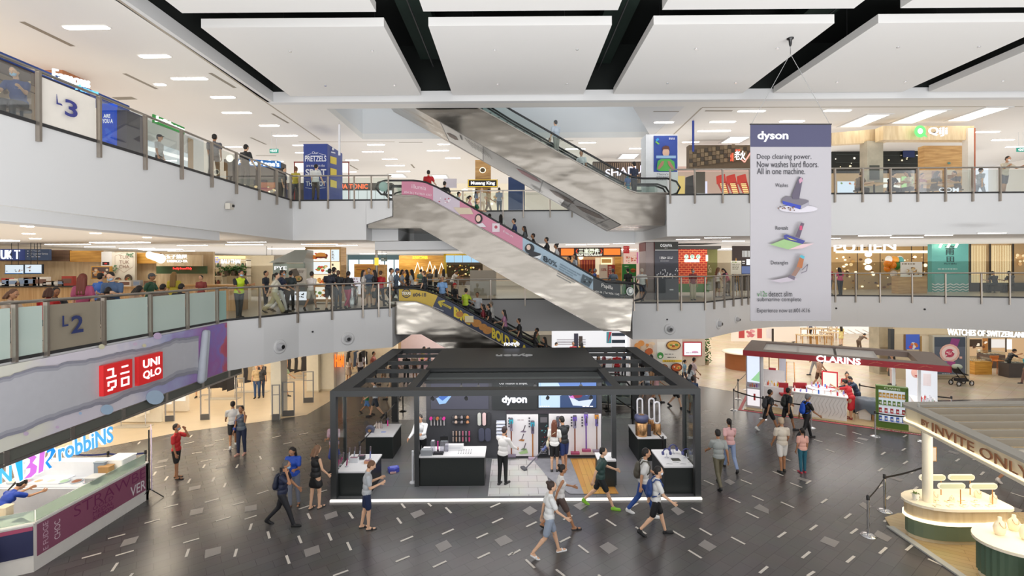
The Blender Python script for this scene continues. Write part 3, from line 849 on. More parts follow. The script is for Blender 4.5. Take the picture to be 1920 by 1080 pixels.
 # speakers, cameras and vents on the fascias
def jet(px,py,edge_pt,n,lab):
 pass
def wall_jet(c,n,r_,lab):
 r=root('air_nozzle',lab,'air nozzle',c,group='round air nozzles in the white fascias')
 q=Vector(n).to_track_quat('Z','Y');r.rotation_mode='QUATERNION';r.rotation_quaternion=q
 M().lathe([(r_,0),(r_,.03),(r_*.8,.05),(r_*.62,.02)],0,0,'wall_paint',22).part('ring',r)
 M().lathe([(r_*.55,.02),(r_*.5,.12),(r_*.3,.2)],0,0,'#b9b9bb',18).part('nozzle',r)
 M().lathe([(r_*.29,.2),(r_*.25,.21)],0,0,'rubber',14).part('outlet',r)
def edge_at(px,edge):p,t=on_edge(px,edge);return p,Vector((t.y,-t.x,0))
for px,py,edge,lab in((523,650,E2L,'round air nozzle in the curved fascia under the walking crowd'),(651,635,E2L,'round air nozzle in the curved fascia near the steel escalator end'),(1255,617,E2R,'round air nozzle in the fascia below the dark pillar'),(1346,607,E2R,'round air nozzle seen sideways just past the fascia corner'),(1380,599,E2R,'small round nozzle beside the hanging banner')):
 p,n=edge_at(px,edge);wp=W(px,py,p.y);p.z=wp.z
 wall_jet(p+n*.005,n,.27 if px!=1380 else.2,lab)
for px,py,edge,lab,s_ in((585,622,E2L,'small dark sensor on the curved fascia',.03),(1250,599,E2R,'small dark sensor above the air nozzle below the pillar',.03),(1567,578,E2R,'small dark sensor beside the hanging banner',.04),(1733,580,E2R,'small dark sensor on the fascia before the turquoise wall',.04)):
 p,n=edge_at(px,edge);p.z=W(px,py,p.y).z
 m=M();m.ell(p+n*.02,(s_*1.3,s_*1.3,s_*1.3),'dark_metal');m.thing('sensor',lab,'sensor','small sensors on the fascias')
p=AX(-9.8).pt(426,387)
r=root('security_camera','small white security camera box on the third level fascia','camera',p)
M().box(0,.16,-.12,.12,-.1,.1,'#cfc9bd').part('housing',r);M().box(.16,.2,.02,.1,-.02,.06,'rubber').part('lens',r)
# ================================================================ ESCALATORS
def xz(pts,Y):return[(W(x,y,Y).x,W(x,y,Y).z)for x,y in pts]
def escalator(label,Y0,width,hand,glass,deck,belly,steel_top,lanes,adv=None,run=None):
 r=root('escalator',label,'escalator',(W(*deck[0],Y0).x,Y0+width/2,min(z for x,z in xz(belly,Y0))),group='escalators crossing the atrium',world=True)
 dk,bl=xz(deck,Y0),xz(belly,Y0)
 M().slabxz(dk+bl,Y0,Y0+width,'satin_steel').part('truss',r,'satin steel clad truss')
 m=M();m.tube([(x,Y0-.015,z)for x,z in dk],.03,'rail_metal',6);m.part('deck_trim',r)
 hd=xz(hand,Y0);gl=xz(glass,Y0)
 for i,(ya,yb)in enumerate(lanes):
  for y in(ya,yb):
   front=(i==0 and y==ya)
   M().tube([(x,Y0+y,z)for x,z in hd],.045,'rubber',8).part('handrail',r)
   # balustrade between handrail and deck
   top=[(x,z-.04)for x,z in gl]
   m=M();m.slabxz([(x,z+.02)for x,z in dk if top[0][0]-3<x]+top[::-1],Y0+y-.008,Y0+y+.008,'clear_glass');m.part('balustrade',r,'clear glass balustrade')
   # steps between the balustrades
  m=M();x0,x1=dk[0][0],dk[-1][0]
  def dz(x):
   for(xa,za),(xb,zb)in zip(dk[:-1],dk[1:]):
    if xa<=x<=xb or xb<=x<=xa:return za+(zb-za)*(x-xa)/(xb-xa+1e-9)
   return dk[-1][1]
  n=int(abs(x1-x0)/.36)
  for k in range(n):
   xa=x0+(x1-x0)*k/n;xb=x0+(x1-x0)*(k+1)/n
   z=dz((xa+xb)/2)+.06
   m.box(min(xa,xb),max(xa,xb),Y0+ya+.12,Y0+yb-.12,z-.1,z,'#55565a')
   m.box(min(xa,xb),min(xa,xb)+.03,Y0+ya+.12,Y0+yb-.12,z-.1,z+.004,'#b59a3c')
  m.part('steps',r)
 return r,dk,hd
 # --- pink advert escalator between second and third level
Ym=21.62
hand_m=[(736,366),(714,364),(704,353),(708,342),(722,338),(775,338),(797,341),(820,351),(850,368),(960,432),(1050,482),(1118,521),(1138,529),(1160,531),(1190,531),(1206,536),(1212,548),(1205,560),(1190,564)]
glass_m=[(727,338),(775,338),(797,341),(820,351),(850,368),(960,432),(1050,482),(1118,521),(1138,529),(1160,531),(1187,532)]
deck_m=[(736,366),(780,367),(807,375),(960,460),(1110,544),(1135,559),(1187,560)]
belly_m=[(1182,621),(1132,621),(960,527),(789,428),(690,428),(690,421),(736,405)]
e2,_,_=escalator('satin escalator with pink and blue advert, from the second to the third level',Ym,3.3,hand_m,glass_m,deck_m,belly_m,None,((.06,1.45),(1.75,3.2)))
a=AY(Ym+.035);a.eps=.003
simple('ad_pink','#c9839a',.45,0,0,.1,1.0);simple('ad_pale','#c9bcc8',.45,0,0,.1,1.0)
simple('ad_blue','#9fb6c6',.45,0,0,.08,1.0);simple('ad_dark','#2f3538',.4,0,0,.05)
def strip(xa,xb,key,hand,deck,inset=2):
 def yat(L,x):
  for(x0,y0),(x1,y1)in zip(L[:-1],L[1:]):
   if x0<=x<=x1:return y0+(y1-y0)*(x-x0)/(x1-x0+1e-9)
  return L[-1][1]
 n=max(2,int((xb-xa)/6));o=a.up()
 for i in range(n):
  u,v=xa+(xb-xa)*i/n,xa+(xb-xa)*(i+1)/n
  a.poly([(u,yat(deck,u)-.5),(v,yat(deck,v)-.5),(v,yat(hand,v)+inset),(u,yat(hand,u)+inset)],key,o)
G_m=glass_m
strip(753,812,'ad_pink',G_m,deck_m);strip(812,862,'ad_pale',G_m,deck_m);strip(862,960,'ad_pink',G_m,deck_m);strip(960,980,'ad_pink',G_m,deck_m);strip(980,1112,'ad_blue',G_m,deck_m);strip(1112,1163,'ad_dark',G_m,deck_m)
def itext(s,x0,y0,x1,y1,h,key,bold=.01):
 """lettering running down the slope, from its top-left corner"""
 a.text(s,0,0,0,0,key,bold,quad=[(x0,y0),(x1,y1),(x1,y1+h),(x0,y0+h)])
itext('illumia',772,345,799,349,8,'#e8d6de',0);itext('#04-26 | Tel 9625 6363',758,358,809,364,5,'#e9dde3',0)
a.blobs(822,368,846,382,9,['#c8506e','#e8e2e8','#b5475f'],1.2,2.4,3)
a.poly([(850,389),(882,390),(888,402),(862,402)],'#cfc0a8')
a.disc(898,410,7,9,'#1e1a1d');a.disc(897,410,4.4,6.2,'#e3c2b2');a.poly([(890,422),(905,418),(912,426),(898,426)],'#dcd6dc')
a.rect(923,419,937,435,'#dccfd6');a.disc(930,426,3,3,'#b04a5a');itext('all new care',943,430,962,441,5,'#e6dbe2',0)
a.disc(993,466,9,9,'#22262b');a.disc(991,464,3.8,5,'#d9bfb2');a.poly([(996,470),(1014,476),(1008,486),(990,478)],'#262a2f');a.poly([(1000,482),(1016,478),(1012,486)],'#d8dee2')
itext('8',1018,478,1027,483,11,'#20303c',.03);itext('0%',1028,484,1044,492,10,'#20303c',.01)
o_=Random_=random.Random(5)
for r_ in range(6):
 x0,y0=1050-r_*1.2,494+r_*4.2
 itext('mmnmmn nnmmmn mmn',x0,y0,x0+38-(r_%3)*6,y0+(38-(r_%3)*6)*.55,2.4,'#39505f',0)
a.poly([(1092,514),(1112,524),(1104,538),(1088,529)],'#4b5a63');a.blobs(1092,520,1108,534,6,['#1f2a30','#9fb0b8'],1.2,2.6,8)
itext('Papilla',1127,531,1148,536,9,'#f0eee8',0);itext('#04-26 | Tel 9656 1545',1114,544,1160,550,5,'#e4e2dc',0)
a.disc(1180,546,7,8,'#cfd3cf');a.disc(1180,546,5.5,6.3,'#7d8784');a.disc(1181,545,3.4,4.4,'#dfe3df')
a.m.part('advert_film',e2,'pink, pale blue and dark printed advert film')
a=AY(Ym+.03);a.disc(719,350,9,9.5,'#a9c6c2');a.disc(719,350,7.5,8,'#bdd8d2');a.m.part('round_sticker',e2,'round pale green sticker')
# --- yellow advert escalator between ground and second level
hand_l=[(726,566),(714,562),(708,552),(712,544),(722,540),(778,541),(800,545),(825,555),(850,567),(960,628),(1120,717),(1140,727),(1162,730),(1190,731),(1198,741),(1190,752)]
glass_l=[(726,540),(778,541),(800,545),(825,555),(850,567),(960,628),(1120,717),(1140,727),(1162,730),(1188,731)]
deck_l=[(727,565),(781,566),(807,575),(950,652),(1095,737),(1128,757),(1200,764)]
belly_l=[(1200,768),(1085,768),(832,651),(790,627),(737,627)]
e1,_,_=escalator('satin escalator with yellow and navy food advert, rising from the ground behind the black kiosk',Ym,3.3,hand_l,glass_l,deck_l,belly_l,None,((.06,1.45),(1.75,3.2)))
a=AY(Ym+.035);a.eps=.003
simple('ad_yellow','#c9a93c',.45,0,0,.04);simple('ad_navy','#333a52',.45,0,0,.1)
strip(748,812,'ad_yellow',glass_l,deck_l);strip(812,1100,'ad_navy',glass_l,deck_l)
a.poly([(812,574),(822,552),(812,549)],'ad_yellow')
a.ring(762,550,8.5,1.6,'#2b2f45');a.disc(762,550,5.6,5.6,'#8b7a3f');a.text('TEXAS',753.5,547,770.5,553,'#f4f0e2',.03)
a.text('#04-18',774,549,799,557,'#3a3a44',.02)
a.line([(834,564),(822,566),(828,575)],3.2,'#c9b63a');a.line([(823,566),(846,578)],4.2,'#c9b63a');itext('THIS WAY TO',826,565,850,580,3.6,'#2b2f45',.01)
itext('BIG',851,574,882,592,19,'#d9c23c',.05);itext('BOLD',922,613,956,632,20,'#d9c23c',.05);itext('FLA',962,635,990,650,18,'#d9c23c',.05)
simple('chicken','#b98144',.7,0,0,.35,30)
for x,y,r_ in((862,589,7),(878,600,8),(894,606,9),(906,613,8),(914,619,9),(886,602,6)):a.disc(x,y,r_,r_*.8,'chicken',18)
a.rect(872,592,888,604,'#d8cda8');itext('homestyle',812,573,832,581,4,'#e8e8ea',0)
a.m.part('advert_film',e1,'yellow and navy printed advert film')
# --- the high escalator from the third level up through the ceiling
Yu=20.68
hand_u=[(760,85),(880,156),(960,206),(1070,269),(1150,314),(1182,330),(1205,334),(1252,334),(1269,340),(1276,351),(1270,362),(1254,368)]
glass_u=[(760,85),(880,156),(960,206),(1070,269),(1150,314),(1182,330),(1205,334),(1252,334)]
deck_u=[(700,92),(820,160),(960,237),(1050,287),(1150,341),(1178,356),(1196,362),(1252,362)]
belly_u=[(1246,423),(1168,423),(960,305),(820,226),(700,160)]
e3,_,_=escalator('big steel escalator climbing through the ceiling opening, food adverts under it',Yu,3.55,hand_u,glass_u,deck_u,belly_u,None,((.06,1.5),(1.9,3.45)))
d=(W(820,226,Yu)-W(1168,423,Yu)).normalized()
n_=Vector((d.z,0,-d.x));n_=n_ if n_.z<0 else-n_
a=Art(W(1168,423,Yu)+n_*.004,n_);a.eps=.003
simple('ad_cream','#cfccc6',.5,0,0,.04);simple('ad_grey','#a9a7a4',.5,0,0,.06)
a.poly([(824,227),(1166,421.5),(1138,434),(842,266)],'#7c7a78')
a.poly([(827,230),(905,274),(905,300),(843,264)],'ad_cream')
a.poly([(907,275),(1017,338),(1010,360),(907,302)],'ad_grey')
a.poly([(1019,340),(1078,372),(1062,388),(1012,361)],'ad_grey');a.poly([(1080,374),(1142,409),(1116,420),(1064,389)],'ad_grey');a.poly([(1144,410),(1163,421),(1139,431),(1118,421)],'#b4b2ae')
def blobline(x0,y0,x1,y1,w,key,n=6):
 a.poly([(x0,y0-w*.3),(x0+(x1-x0)*.3,y0+(y1-y0)*.3-w),(x0+(x1-x0)*.8,y0+(y1-y0)*.8-w),(x1,y1),(x0+(x1-x0)*.7,y0+(y1-y0)*.7+w*.7),(x0+(x1-x0)*.25,y0+(y1-y0)*.25+w*.7)],key)
simple('roast','#6d5f58',.6,0,0,.4,25)
blobline(838,250,860,262,4,'roast');blobline(968,316,1015,342,4,'#8f5e62');blobline(1030,356,1078,382,4.5,'roast');blobline(1079,386,1135,411,4.5,'roast');blobline(862,252,868,262,3,'#5a5a5a')
for r_ in range(7):itext('wwmnmw nnmw',872+r_*6,256+r_*3.4,888+r_*6,275+r_*3.4,2.6,'#55524f',0)
for x,y in((996,344),(1048,374),(1101,402),(1123,413)):
 for r_ in range(3):itext('mwnmn',x+r_*3,y+r_*3,x+16+r_*3,y+8.6+r_*3,2,'#4c4a48',0)
a.m.part('underside_advert',e3,'printed food adverts on the underside')
# ================================================================ THE BLACK KIOSK
KX0,KX1,KY0,KY1,KH=-5.10,5.17,13.30,20.25,3.05
kz=.05
k=root('exhibition_kiosk','large black open framed kiosk in the middle of the atrium floor','kiosk',(0,16.8,0),world=True)
m=M();m.box(KX0,KX1,KY0,KY1,0,kz,'kiosk_tiles');m.part('platform',k,'grey tiled low platform')
M().box(KX0,KX1,KY0-.07,KY0,0,.05,'#fffaf2*1.35').part('edge_light',k,'glowing white front edge strip')
m=M();m.box(-.75,1.0,KY0+.12,16.0,kz,kz+.012,'white_tiles');m.part('tile_inlay',k,'white tiled floor area')
simple('grey_carpet','#8f9097',.9,0,0,.25,5)
m=M();m.add([(.95,16.0,kz+.014),(1.85,16.0,kz+.014),(1.95,KY0+.2,kz+.014),(1.55,KY0+.2,kz+.014),(1.0,14.6,kz+.014)],[(4,3,2,1,0)[::-1]],'grey_carpet');m.add([(.6,16.0,kz+.0141),(.95,16.0,kz+.0141),(1.0,14.6,kz+.0141)],[(2,1,0)[::-1]],'grey_carpet');m.part('carpet_inlay',k,'mottled grey carpet area')
m=M();m.add([(1.86,16.0,kz+.013),(2.75,16.0,kz+.013),(2.93,KY0+.2,kz+.013),(1.95,KY0+.2,kz+.013)],[(3,2,1,0)[::-1]],'planks');m.part('plank_inlay',k,'honey coloured plank area')
for f in('posts',):
 for x,y,w in((KX0+.08,KY0+.08,.16),(KX1-.08,KY0+.08,.16),(-2.86,14.1,.13),(2.92,14.1,.13),(KX0+.06,14.3,.08),(KX1-.1,14.3,.1),(KX0+.12,KY1-.15,.24),(KX1-.12,KY1-.15,.26)):
  M().cbox(x,y,kz,w,w,KH-kz-.16,'kiosk_black').part('post',k)
def beam(x0,x1,y0,y1,z0=KH-.16,z1=KH):M().box(x0,x1,y0,y1,z0,z1,'kiosk_black').part('roof_beam',k)
beam(KX0,KX1,KY0,KY0+.38);beam(KX0,KX1,KY1-.35,KY1);beam(KX0,KX0+.5,KY0+.38,KY1-.35);beam(KX1-.5,KX1,KY0+.38,KY1-.35)
beam(-3.05,-2.8,KY0+.38,16.1);beam(2.8,3.05,KY0+.38,16.1)
for y in(14.85,16.15,17.5,18.9):
 beam(KX0+.5,-3.05 if y<16.2 else-2.9,y,y+.12,KH-.14,KH-.02);beam(3.05 if y<16.2 else 2.9,KX1-.5,y,y+.12,KH-.14,KH-.02)
beam(-2.8,2.8,15.0,15.1,KH-.22,KH-.12)
m=M();m.box(-2.95,2.95,16.1,KY1-.35,KH-.1,KH+.03,'kiosk_black');m.part('roof_panel',k,'solid black roof panel')
m=M();m.box(-2.95,2.95,16.12,19.85,kz,KH-.1,'kiosk_wall');m.part('display_wall',k,'dark grey block with the display wall')
M().box(-2.9,2.95,15.95,16.12,KH-.38,KH-.1,'kiosk_dark').part('fascia',k)
# glass side screens
for x in(KX0+.08,KX1-.08):
 M().box(x-.01,x+.01,KY0+.17,14.25,kz+.05,KH-.2,'clear_glass').part('glass_screen',k)
 # header graphics on the display wall
a=AY(16.10);a.eps=.006
a.rect(808,713,916,767,'#4a4b59');a.disc(834,741,12,7,'#3f66b8*0.5');a.poly([(818,747),(842,733),(850,738),(836,756),(824,758)],'#9cc4f4*0.9');a.poly([(822,745),(840,735),(845,739),(830,751)],'#4d78d0*0.7')
a.rect(923,703,1008,768,'#2a2e30')
a.m.part('header_panel',k,'dark blue graphic header')
a=AY(16.06)
a.text('"Our mission is simple.',934,716,989,722,'#e9ebee*0.8',.01);a.text('Solve the problems others',937,724,985,729,'#cfd2d6*0.6',0)
a.m.part('slogan',k,'white slogan lettering')
a=AY(16.05);a.text('dyson',941,741,988,759,'#f2f4ff*2.2',.035,dep=.03);a.m.part('logo_lettering',k,'glowing white name lettering')
a=AY(16.07);a.body(1009,703,1119,765,.06,'kiosk_dark');a.rect(1010,704,1118,764,'#c2dcf8*0.95');a.poly([(1040,704),(1118,704),(1118,764),(1050,764),(1060,745)],'#6a8cd0*0.9')
a.poly([(1050,764),(1050,742),(1076,734),(1100,742),(1118,734),(1118,764)],'#38507c*0.8');a.poly([(1066,741),(1085,752),(1112,748),(1104,762),(1074,760)],'#d6e4fb*0.9');a.disc(1082,741,10,5,'#8a2b42*0.7');a.poly([(1066,744),(1074,741),(1078,748)],'#d877d0*0.9')
a.rect(1012,704,1013.5,764,'#a8ccf0*0.9');a.scribble(1012,760,1038,763,1,'#ffffff*1',4);a.scribble(1092,760,1115,763,1,'#ffffff*1',5)
a.m.part('video_screen',k,'bright blue video screen')
def spot(x,y,z,label):
 r=root('track_spotlight',label,'spotlight',(x,y,z),group='spotlights on the black kiosk frame')
 M().tube([(0,0,0),(0,0,-.08)],.015,'dark_metal',6).part('stem',r)
 M().tube([(0,-.05,-.1),(0,.1,-.16)],.05,'dark_metal',10).part('lamp_head',r)
 M().tube([(0,.101,-.16),(0,.112,-.164)],.04,'strip_lamp',10).part('lens',r)
for i,(px,py)in enumerate(((865,712),(897,712),(1003,712),(1089,711))):
 spot(W(px,py,15.05).x,15.05,KH-.22,'black spotlight on the inner beam %s'%['above the blue graphic','between the blue graphic and slogan','just before the video screen','over the middle of the video screen'][i])
for i,px in enumerate((811,874,1027,1108)):
 spot(W(px,746,13.5).x,13.5,KH-.16,'black spotlight under the front beam %s'%['near the blue graphic end','before the blue graphic','before the video screen','at the far end of the video screen'][i])
 # white wall boards with stick vacuums
a=AY(16.115)
for(x0,y0,x1,y1,lab)in((950,777,1009,855,'white product board with two stick vacuums'),(1029,776,1127,853,'white product board with four stick vacuums')):
 b=AY(16.08);b.body(x0,y0,x1,y1,.05,'counter_white','#f2eff2~0.4')
 if x0==950:
  b.scribble(970,786,988,789,1,'#b9a9ae',1)
  for(x,y,c)in((981,805,'#8a7c90'),(978,821,'#b4773e'),(982,838,'#77906a')):
   b.poly([(x-6,y+5),(x+4,y+6),(x+6,y+3),(x-2,y+2)],c);b.line([(x,y+3),(x+4,y-8)],1.6,'#5a4a58')
  b.poly([(972,848),(988,842),(990,849),(976,851)],'#a8c890')
 for i in range(4):
  for x in((953,991)if x0==950 else(1070,1090)):b.rect(x,y0+5+i*5,x+3,y0+8+i*5,'#5b5660')
 b.m.part('product_board',k,lab)
b=AY(16.10);b.rect(949,769,1128,776,'#3f3a42');b.rect(1010,777,1028,855,'#2d2f33');b.rect(1013,782,1026,792,'#6d6a70');b.blobs(1012,795,1027,830,14,['#4a4c52','#8b3238','#5b9ba0','#c8c8cc'],.8,2.2,4);b.scribble(1013,835,1026,850,5,'#9a9aa0',3);b.m.part('feature_strip',k,'dark strip with parts between the boards')
def vacuum(loc,rz,tilt,tube_c,body_c,bin_c,head_c,label,scale=1.0):
 r=root('stick_vacuum',label,'vacuum cleaner',loc,rz,group='stick vacuums in the black kiosk')
 s_=scale
 def P(x,y,z):return Vector((x,y*math.cos(tilt)-z*math.sin(tilt),y*math.sin(tilt)+z*math.cos(tilt)))*s_
 M().tube([P(0,0,.06),P(0,0,.78)],.02*s_,tube_c,8).part('wand',r)
 m=M();m.tube([P(0,0,.76),P(0,0,.98)],.045*s_,body_c,12);mb=m.part('motor_body',r)
 m=M();m.tube([P(0,0,.98),P(0,0,1.10)],.062*s_,bin_c,12);m.tube([P(0,0,1.10),P(0,0,1.13)],.055*s_,'#6a6470',12);m.part('dust_bin',mb)
 m=M();m.tube([P(0,-.04,1.05),P(0,-.13,1.02),P(0,-.13,.88),P(0,-.03,.85)],.016*s_,'#4c4552',6);m.part('handle',mb)
 m=M();m.bevbox(-.13*s_,.13*s_,-.09*s_,.03*s_,0,.06*s_,head_c,.02);m.part('cleaner_head',r)
 return r
V=[(959,855,'#8a4f3a','#9a8fa0','#36b0c4','#7c7284','stick vacuum with turquoise bin behind the white shirted man'),(999,862,'#b4763a','#6a5f78','#3aa8c4','#b9a8bc','stick vacuum with turquoise bin and bronze wand beside the dark strip'),(1047,852,'#4b4a50','#777480','#5a6068','#58505e','stick vacuum hidden behind the shopper pair'),(1078,850,'#8b4a30','#8a86a0','#6c50b4','#9c4468','purple stick vacuum with copper wand on the white board'),(1099,845,'#6a3f9a','#7a5fb4','#8a6fd0','#a04a70','purple stick vacuum with purple wand, shortest drop on the board'),(1119,846,'#8d7060','#6a5fa0','#d08a2c','#8a8090','stick vacuum with orange bin at the board end')]
for px,py,t,b_,bn,h,lab in V:
 p=W(px,py,15.98);p.z=max(kz+.02,min(.35,p.z));vacuum((p.x,15.96,p.z),0,0,t,b_,bn,h,lab,1.12)
pv=G(984,880,kz);r=vacuum((pv.x,pv.y,kz),-1.15,math.radians(-52),'#6c6c74','#6a78b0','#3c64d8','#55565c','stick vacuum lying at a slant being tried by the couple',1.05)
# accessories hung on the dark wall
def hung(px,py,build,label,name,cat,group):
 p=W(px,py,16.1);r=root(name,label,cat,(p.x,16.1,p.z),group=group);build(r);return r
for i,(px,c)in enumerate(((809,'#e0389a'),(815,'#55555a'),(821,'#b4703c'),(827,'#5a5a60'),(833,'#e0389a'))):
 def b(r,c=c):
  M().tube([(0,-.05,0),(0,-.13,0)],.05,c,14).part('barrel',r);M().tube([(0,-.06,-.04),(0,-.06,-.24)],.022,'#b9b6b8',8).part('grip',r)
 hung(px,783,b,'hair dryer with %s barrel hanging on the dark wall, %s in its row of five'%(['pink','grey','copper','black','pink'][i],['first','second','third','fourth','last'][i]),'hair_dryer','hair dryer','hair dryers hung in a row')
for i in range(12):
 px=850+(i%6)*5.4;py=(783,792)[i//6];c=['#3b3b40','#c58a63','#1d1d20','#8a8488','#2b2b30','#c9b0a0'][(i*5)%6]
 def b(r,c=c):M().lathe([(.05,0),(.055,.03),(.03,.08)],0,-.07,c,10).part('nozzle',r);M().box(-.02,.02,-.05,0,.01,.04,'dark_metal').part('hook',r)
 hung(px,py,b,'%s small attachment from the hair dryers, %s row on the dark wall'%(ORD[i%6],('upper','lower')[i//6]),'hair_attachment','attachment','hair attachments on the dark wall')
for i in range(12):
 px=850+(i%6)*6;py=(812,823)[i//6];c=['#a59a96','#c9a58c','#b9b4b4','#c9748a','#9a9aa0','#d44a86'][(i*7)%6]
 def b(r,c=c):M().tube([(0,-.05,-.06),(0,-.05,.08)],.026,c,8).part('barrel',r);M().tube([(0,-.05,-.1),(0,-.05,-.06)],.02,'#5b5558',8).part('grip',r)
 hung(px,py,b,'%s upright styler from the hair dryers, %s row on the dark wall'%(ORD[i%6],('upper','lower')[i//6]),'hair_styler','styler','hair stylers on the dark wall')
for i,(px,c,lab)in enumerate(((899,'#c9cbc4','pale grey upper oblong case on the dark wall'),(908,'#e4c6c6','pink oblong case on the dark wall'),(917,'#35363b','black oblong case on the dark wall'),(903,'#4f5266','first of the two slate blue oblong cases low on the dark wall'),(915,'#4f5266','second of the two slate blue oblong cases, nearest the white shirted man'))):
 py,ry=(785,.21)if i<3 else(814,.22)
 def b(r,c=c,ry=ry,w=(.06 if i<3 else.1)):
  pts=[(w*math.cos(t),(ry-w)*(1 if math.sin(t)>0 else-1)+w*math.sin(t))for t in[2*PI*q/20 for q in range(20)]]
  M().slabxz(pts,-.07,-.01,c).part('shell',r);M().slabxz([(x*.8,z*.92)for x,z in pts],-.075,-.06,c).part('lid',r)
 hung(px,py,b,lab,'accessory_case','case','oblong cases on the dark wall')
for i in range(5):
 py=790+i*6.2
 def b(r):M().box(-.15,.15,-.16,0,-.03,-.015,'counter_white').part('shelf',r);M().box(-.14,.14,-.14,-.03,-.015,.04,'#dfe6f6').part('box_row',r)
 hung(939,py,b,'%s of the small white shelves stacked on the dark wall'%['topmost','second','middle','fourth','lowest'][i],'wall_shelf','shelf','small white shelves')
 # counters and display tables
def table(x0,x1,y0,y1,h,label,name='display_table',over=.02,key='kiosk_dark'):
 r=root(name,label,'table',((x0+x1)/2,(y0+y1)/2,kz),group='black display tables with white tops',world=True)
 M().bevbox(x0+over,x1-over,y0+over,y1-over,kz,h-.04,key,.015,1).part('base',r)
 M().bevbox(x0,x1,y0,y1,h-.04,h,'counter_white',.02,2).part('table_top',r,'white table top')
 return r
table(-2.80,-.86,14.06,14.86,.92,'long black counter with white top before the dark display wall','service_counter')
table(-5.0,-4.06,13.48,14.75,.74,'black display table with curling tools, at the kiosk corner by the grey shirted walker')
table(-5.02,-4.06,16.1,17.35,.82,'black display table further back with the ring shaped robot vacuum')
table(4.2,5.05,13.48,14.75,.82,'black display table with the headphones in the kiosk corner')
table(4.05,5.02,15.75,17.1,.82,'black display table carrying the copper air purifiers')
table(2.42,2.95,13.9,14.5,.84,'small black table behind the man in the green camouflage shirt')
# things on the tables
def on(px,py,z):g=G(px,py,z);return g
def purifier_tower(px,py,label,h=1.0,z=.82):
 g=on(px,py,z);r=root('air_purifier',label,'air purifier',g,group='white loop air purifiers')
 M().lathe([(.13,0),(.135,.02),(.12,.34),(.11,.36)],0,0,'gold_metal',20).part('base',r,'copper coloured base')
 pts=[(.09*math.cos(t),0,.36+.36+(.27 if math.sin(t)>0 else-.27)+.09*math.sin(t))for t in[2*PI*q/24 for q in range(24)]]
 M().tube(pts,.03,'#e4e4ea',8,closed=True).part('loop',r,'white loop');return r
purifier_tower(1232,814,'white loop air purifier nearest the headphones table');purifier_tower(1222,806,'white loop air purifier in the middle of the rear display table');purifier_tower(1200,806,'white loop air purifier behind the copper drum')
g=on(1203,816,.82);r=root('air_purifier','big copper drum air purifier with blue round top','air purifier',g)
M().lathe([(.19,0),(.2,.02),(.2,.42),(.18,.44)],0,0,'gold_metal',26).part('body',r,'copper perforated drum')
m=M();m.lathe([(.12,.44),(.2,.47),(.235,.58),(.22,.66),(.1,.69)],0,0,'#4c5070',26);m.part('head',r,'slate blue head');M().lathe([(.1,.691),(.04,.70)],0,0,'gold_metal',20).part('nozzle',r)
g=on(1216,817,.82);r=root('accessory_stand','dark patterned stand between the purifiers','stand',g);M().box(-.07,.07,-.05,.05,0,.38,'#3a3a44').part('panel',r);M().box(-.08,.08,-.06,.06,0,.02,'dark_metal').part('base',r)
def headphones(px,py,label,z=.82):
 g=on(px,py,z);r=root('headphones',label,'headphones',g,group='headphones on the corner table')
 M().lathe([(.06,0),(.06,.01),(.012,.02),(.012,.12)],0,0,'#c9c9d2',14).part('stand',r)
 M().tube([(.11*math.cos(t),0,.14+.12*math.sin(t))for t in[PI*q/12 for q in range(13)]],.016,'#3c3f7c',6).part('headband',r)
 for s_ in(-1,1):M().tube([(s_*.085,0,.13),(s_*.135,0,.13)],.052,'#4b4f86',14).part('ear_cup',r);
 return r
headphones(1250,858,'headphones on the corner table nearest the kiosk aisle');headphones(1262,850,'headphones on the corner table standing furthest back');headphones(1287,858,'headphones on the corner table nearest the glass')
g=on(1267,862,.82);r=root('tablet','dark tablet lying between the headphones','tablet',g);M().bevbox(-.12,.12,-.09,.09,0,.012,'#59594f',.015).part('body',r);M().box(-.11,.11,-.08,.08,.012,.014,'#35362f').part('screen',r)
for i,px in enumerate((1255,1268,1281,1296)):
 g=on(px,870-(i%2)*3,.82);m=M();m.tube([(-.09,0,0),(-.03,.02,.006),(.03,-.01,.006),(.09,0,0)],.006,'#8a8a90',5)
 r=root('charging_cable','%s short grey cable laid on the headphones table'%ORD[i],'cable',g,group='cables on the headphones table');m.part('cord',r)
 # curling tools on the near table
def tool(px,py,z,tilt,c,label,name,L=.34):
 g=on(px,py,z);r=root(name,label,'hair tool',g,group='hair tools on the corner table')
 d=Vector((math.sin(tilt),0,math.cos(tilt)))
 M().lathe([(.05,0),(.05,.012),(.012,.02),(.01,.06)],0,0,'#b9b9bf',12).part('stand',r)
 M().tube([Vector((0,0,.04)),d*L*.6+Vector((0,0,.04))],.02,c,8).part('barrel',r);M().tube([d*L*.6+Vector((0,0,.04)),d*L+Vector((0,0,.04))],.024,'#6a6066',8).part('grip',r)
tool(634,877,.74,.15,'#d6478f','pink curling wand at the near corner of the table','curling_wand');tool(638,872,.74,.3,'#b33a78','darker pink curling wand just behind','curling_wand');tool(650,875,.74,.12,'#9a4468','plum straightener standing on the near table','hair_straightener')
tool(654,861,.74,.1,'#c9ccd2','silver hair dryer on a stand by the glass','hair_dryer',.3);tool(664,859,.74,.1,'#aab0bc','grey hair dryer at the back of the near table','hair_dryer',.3);tool(674,858,.74,.1,'#9fa6b4','grey hair dryer in the middle of the table back row','hair_dryer',.3);tool(694,861,.74,.05,'#6f78b0','blue hair dryer standing by the walker head','hair_dryer',.34)
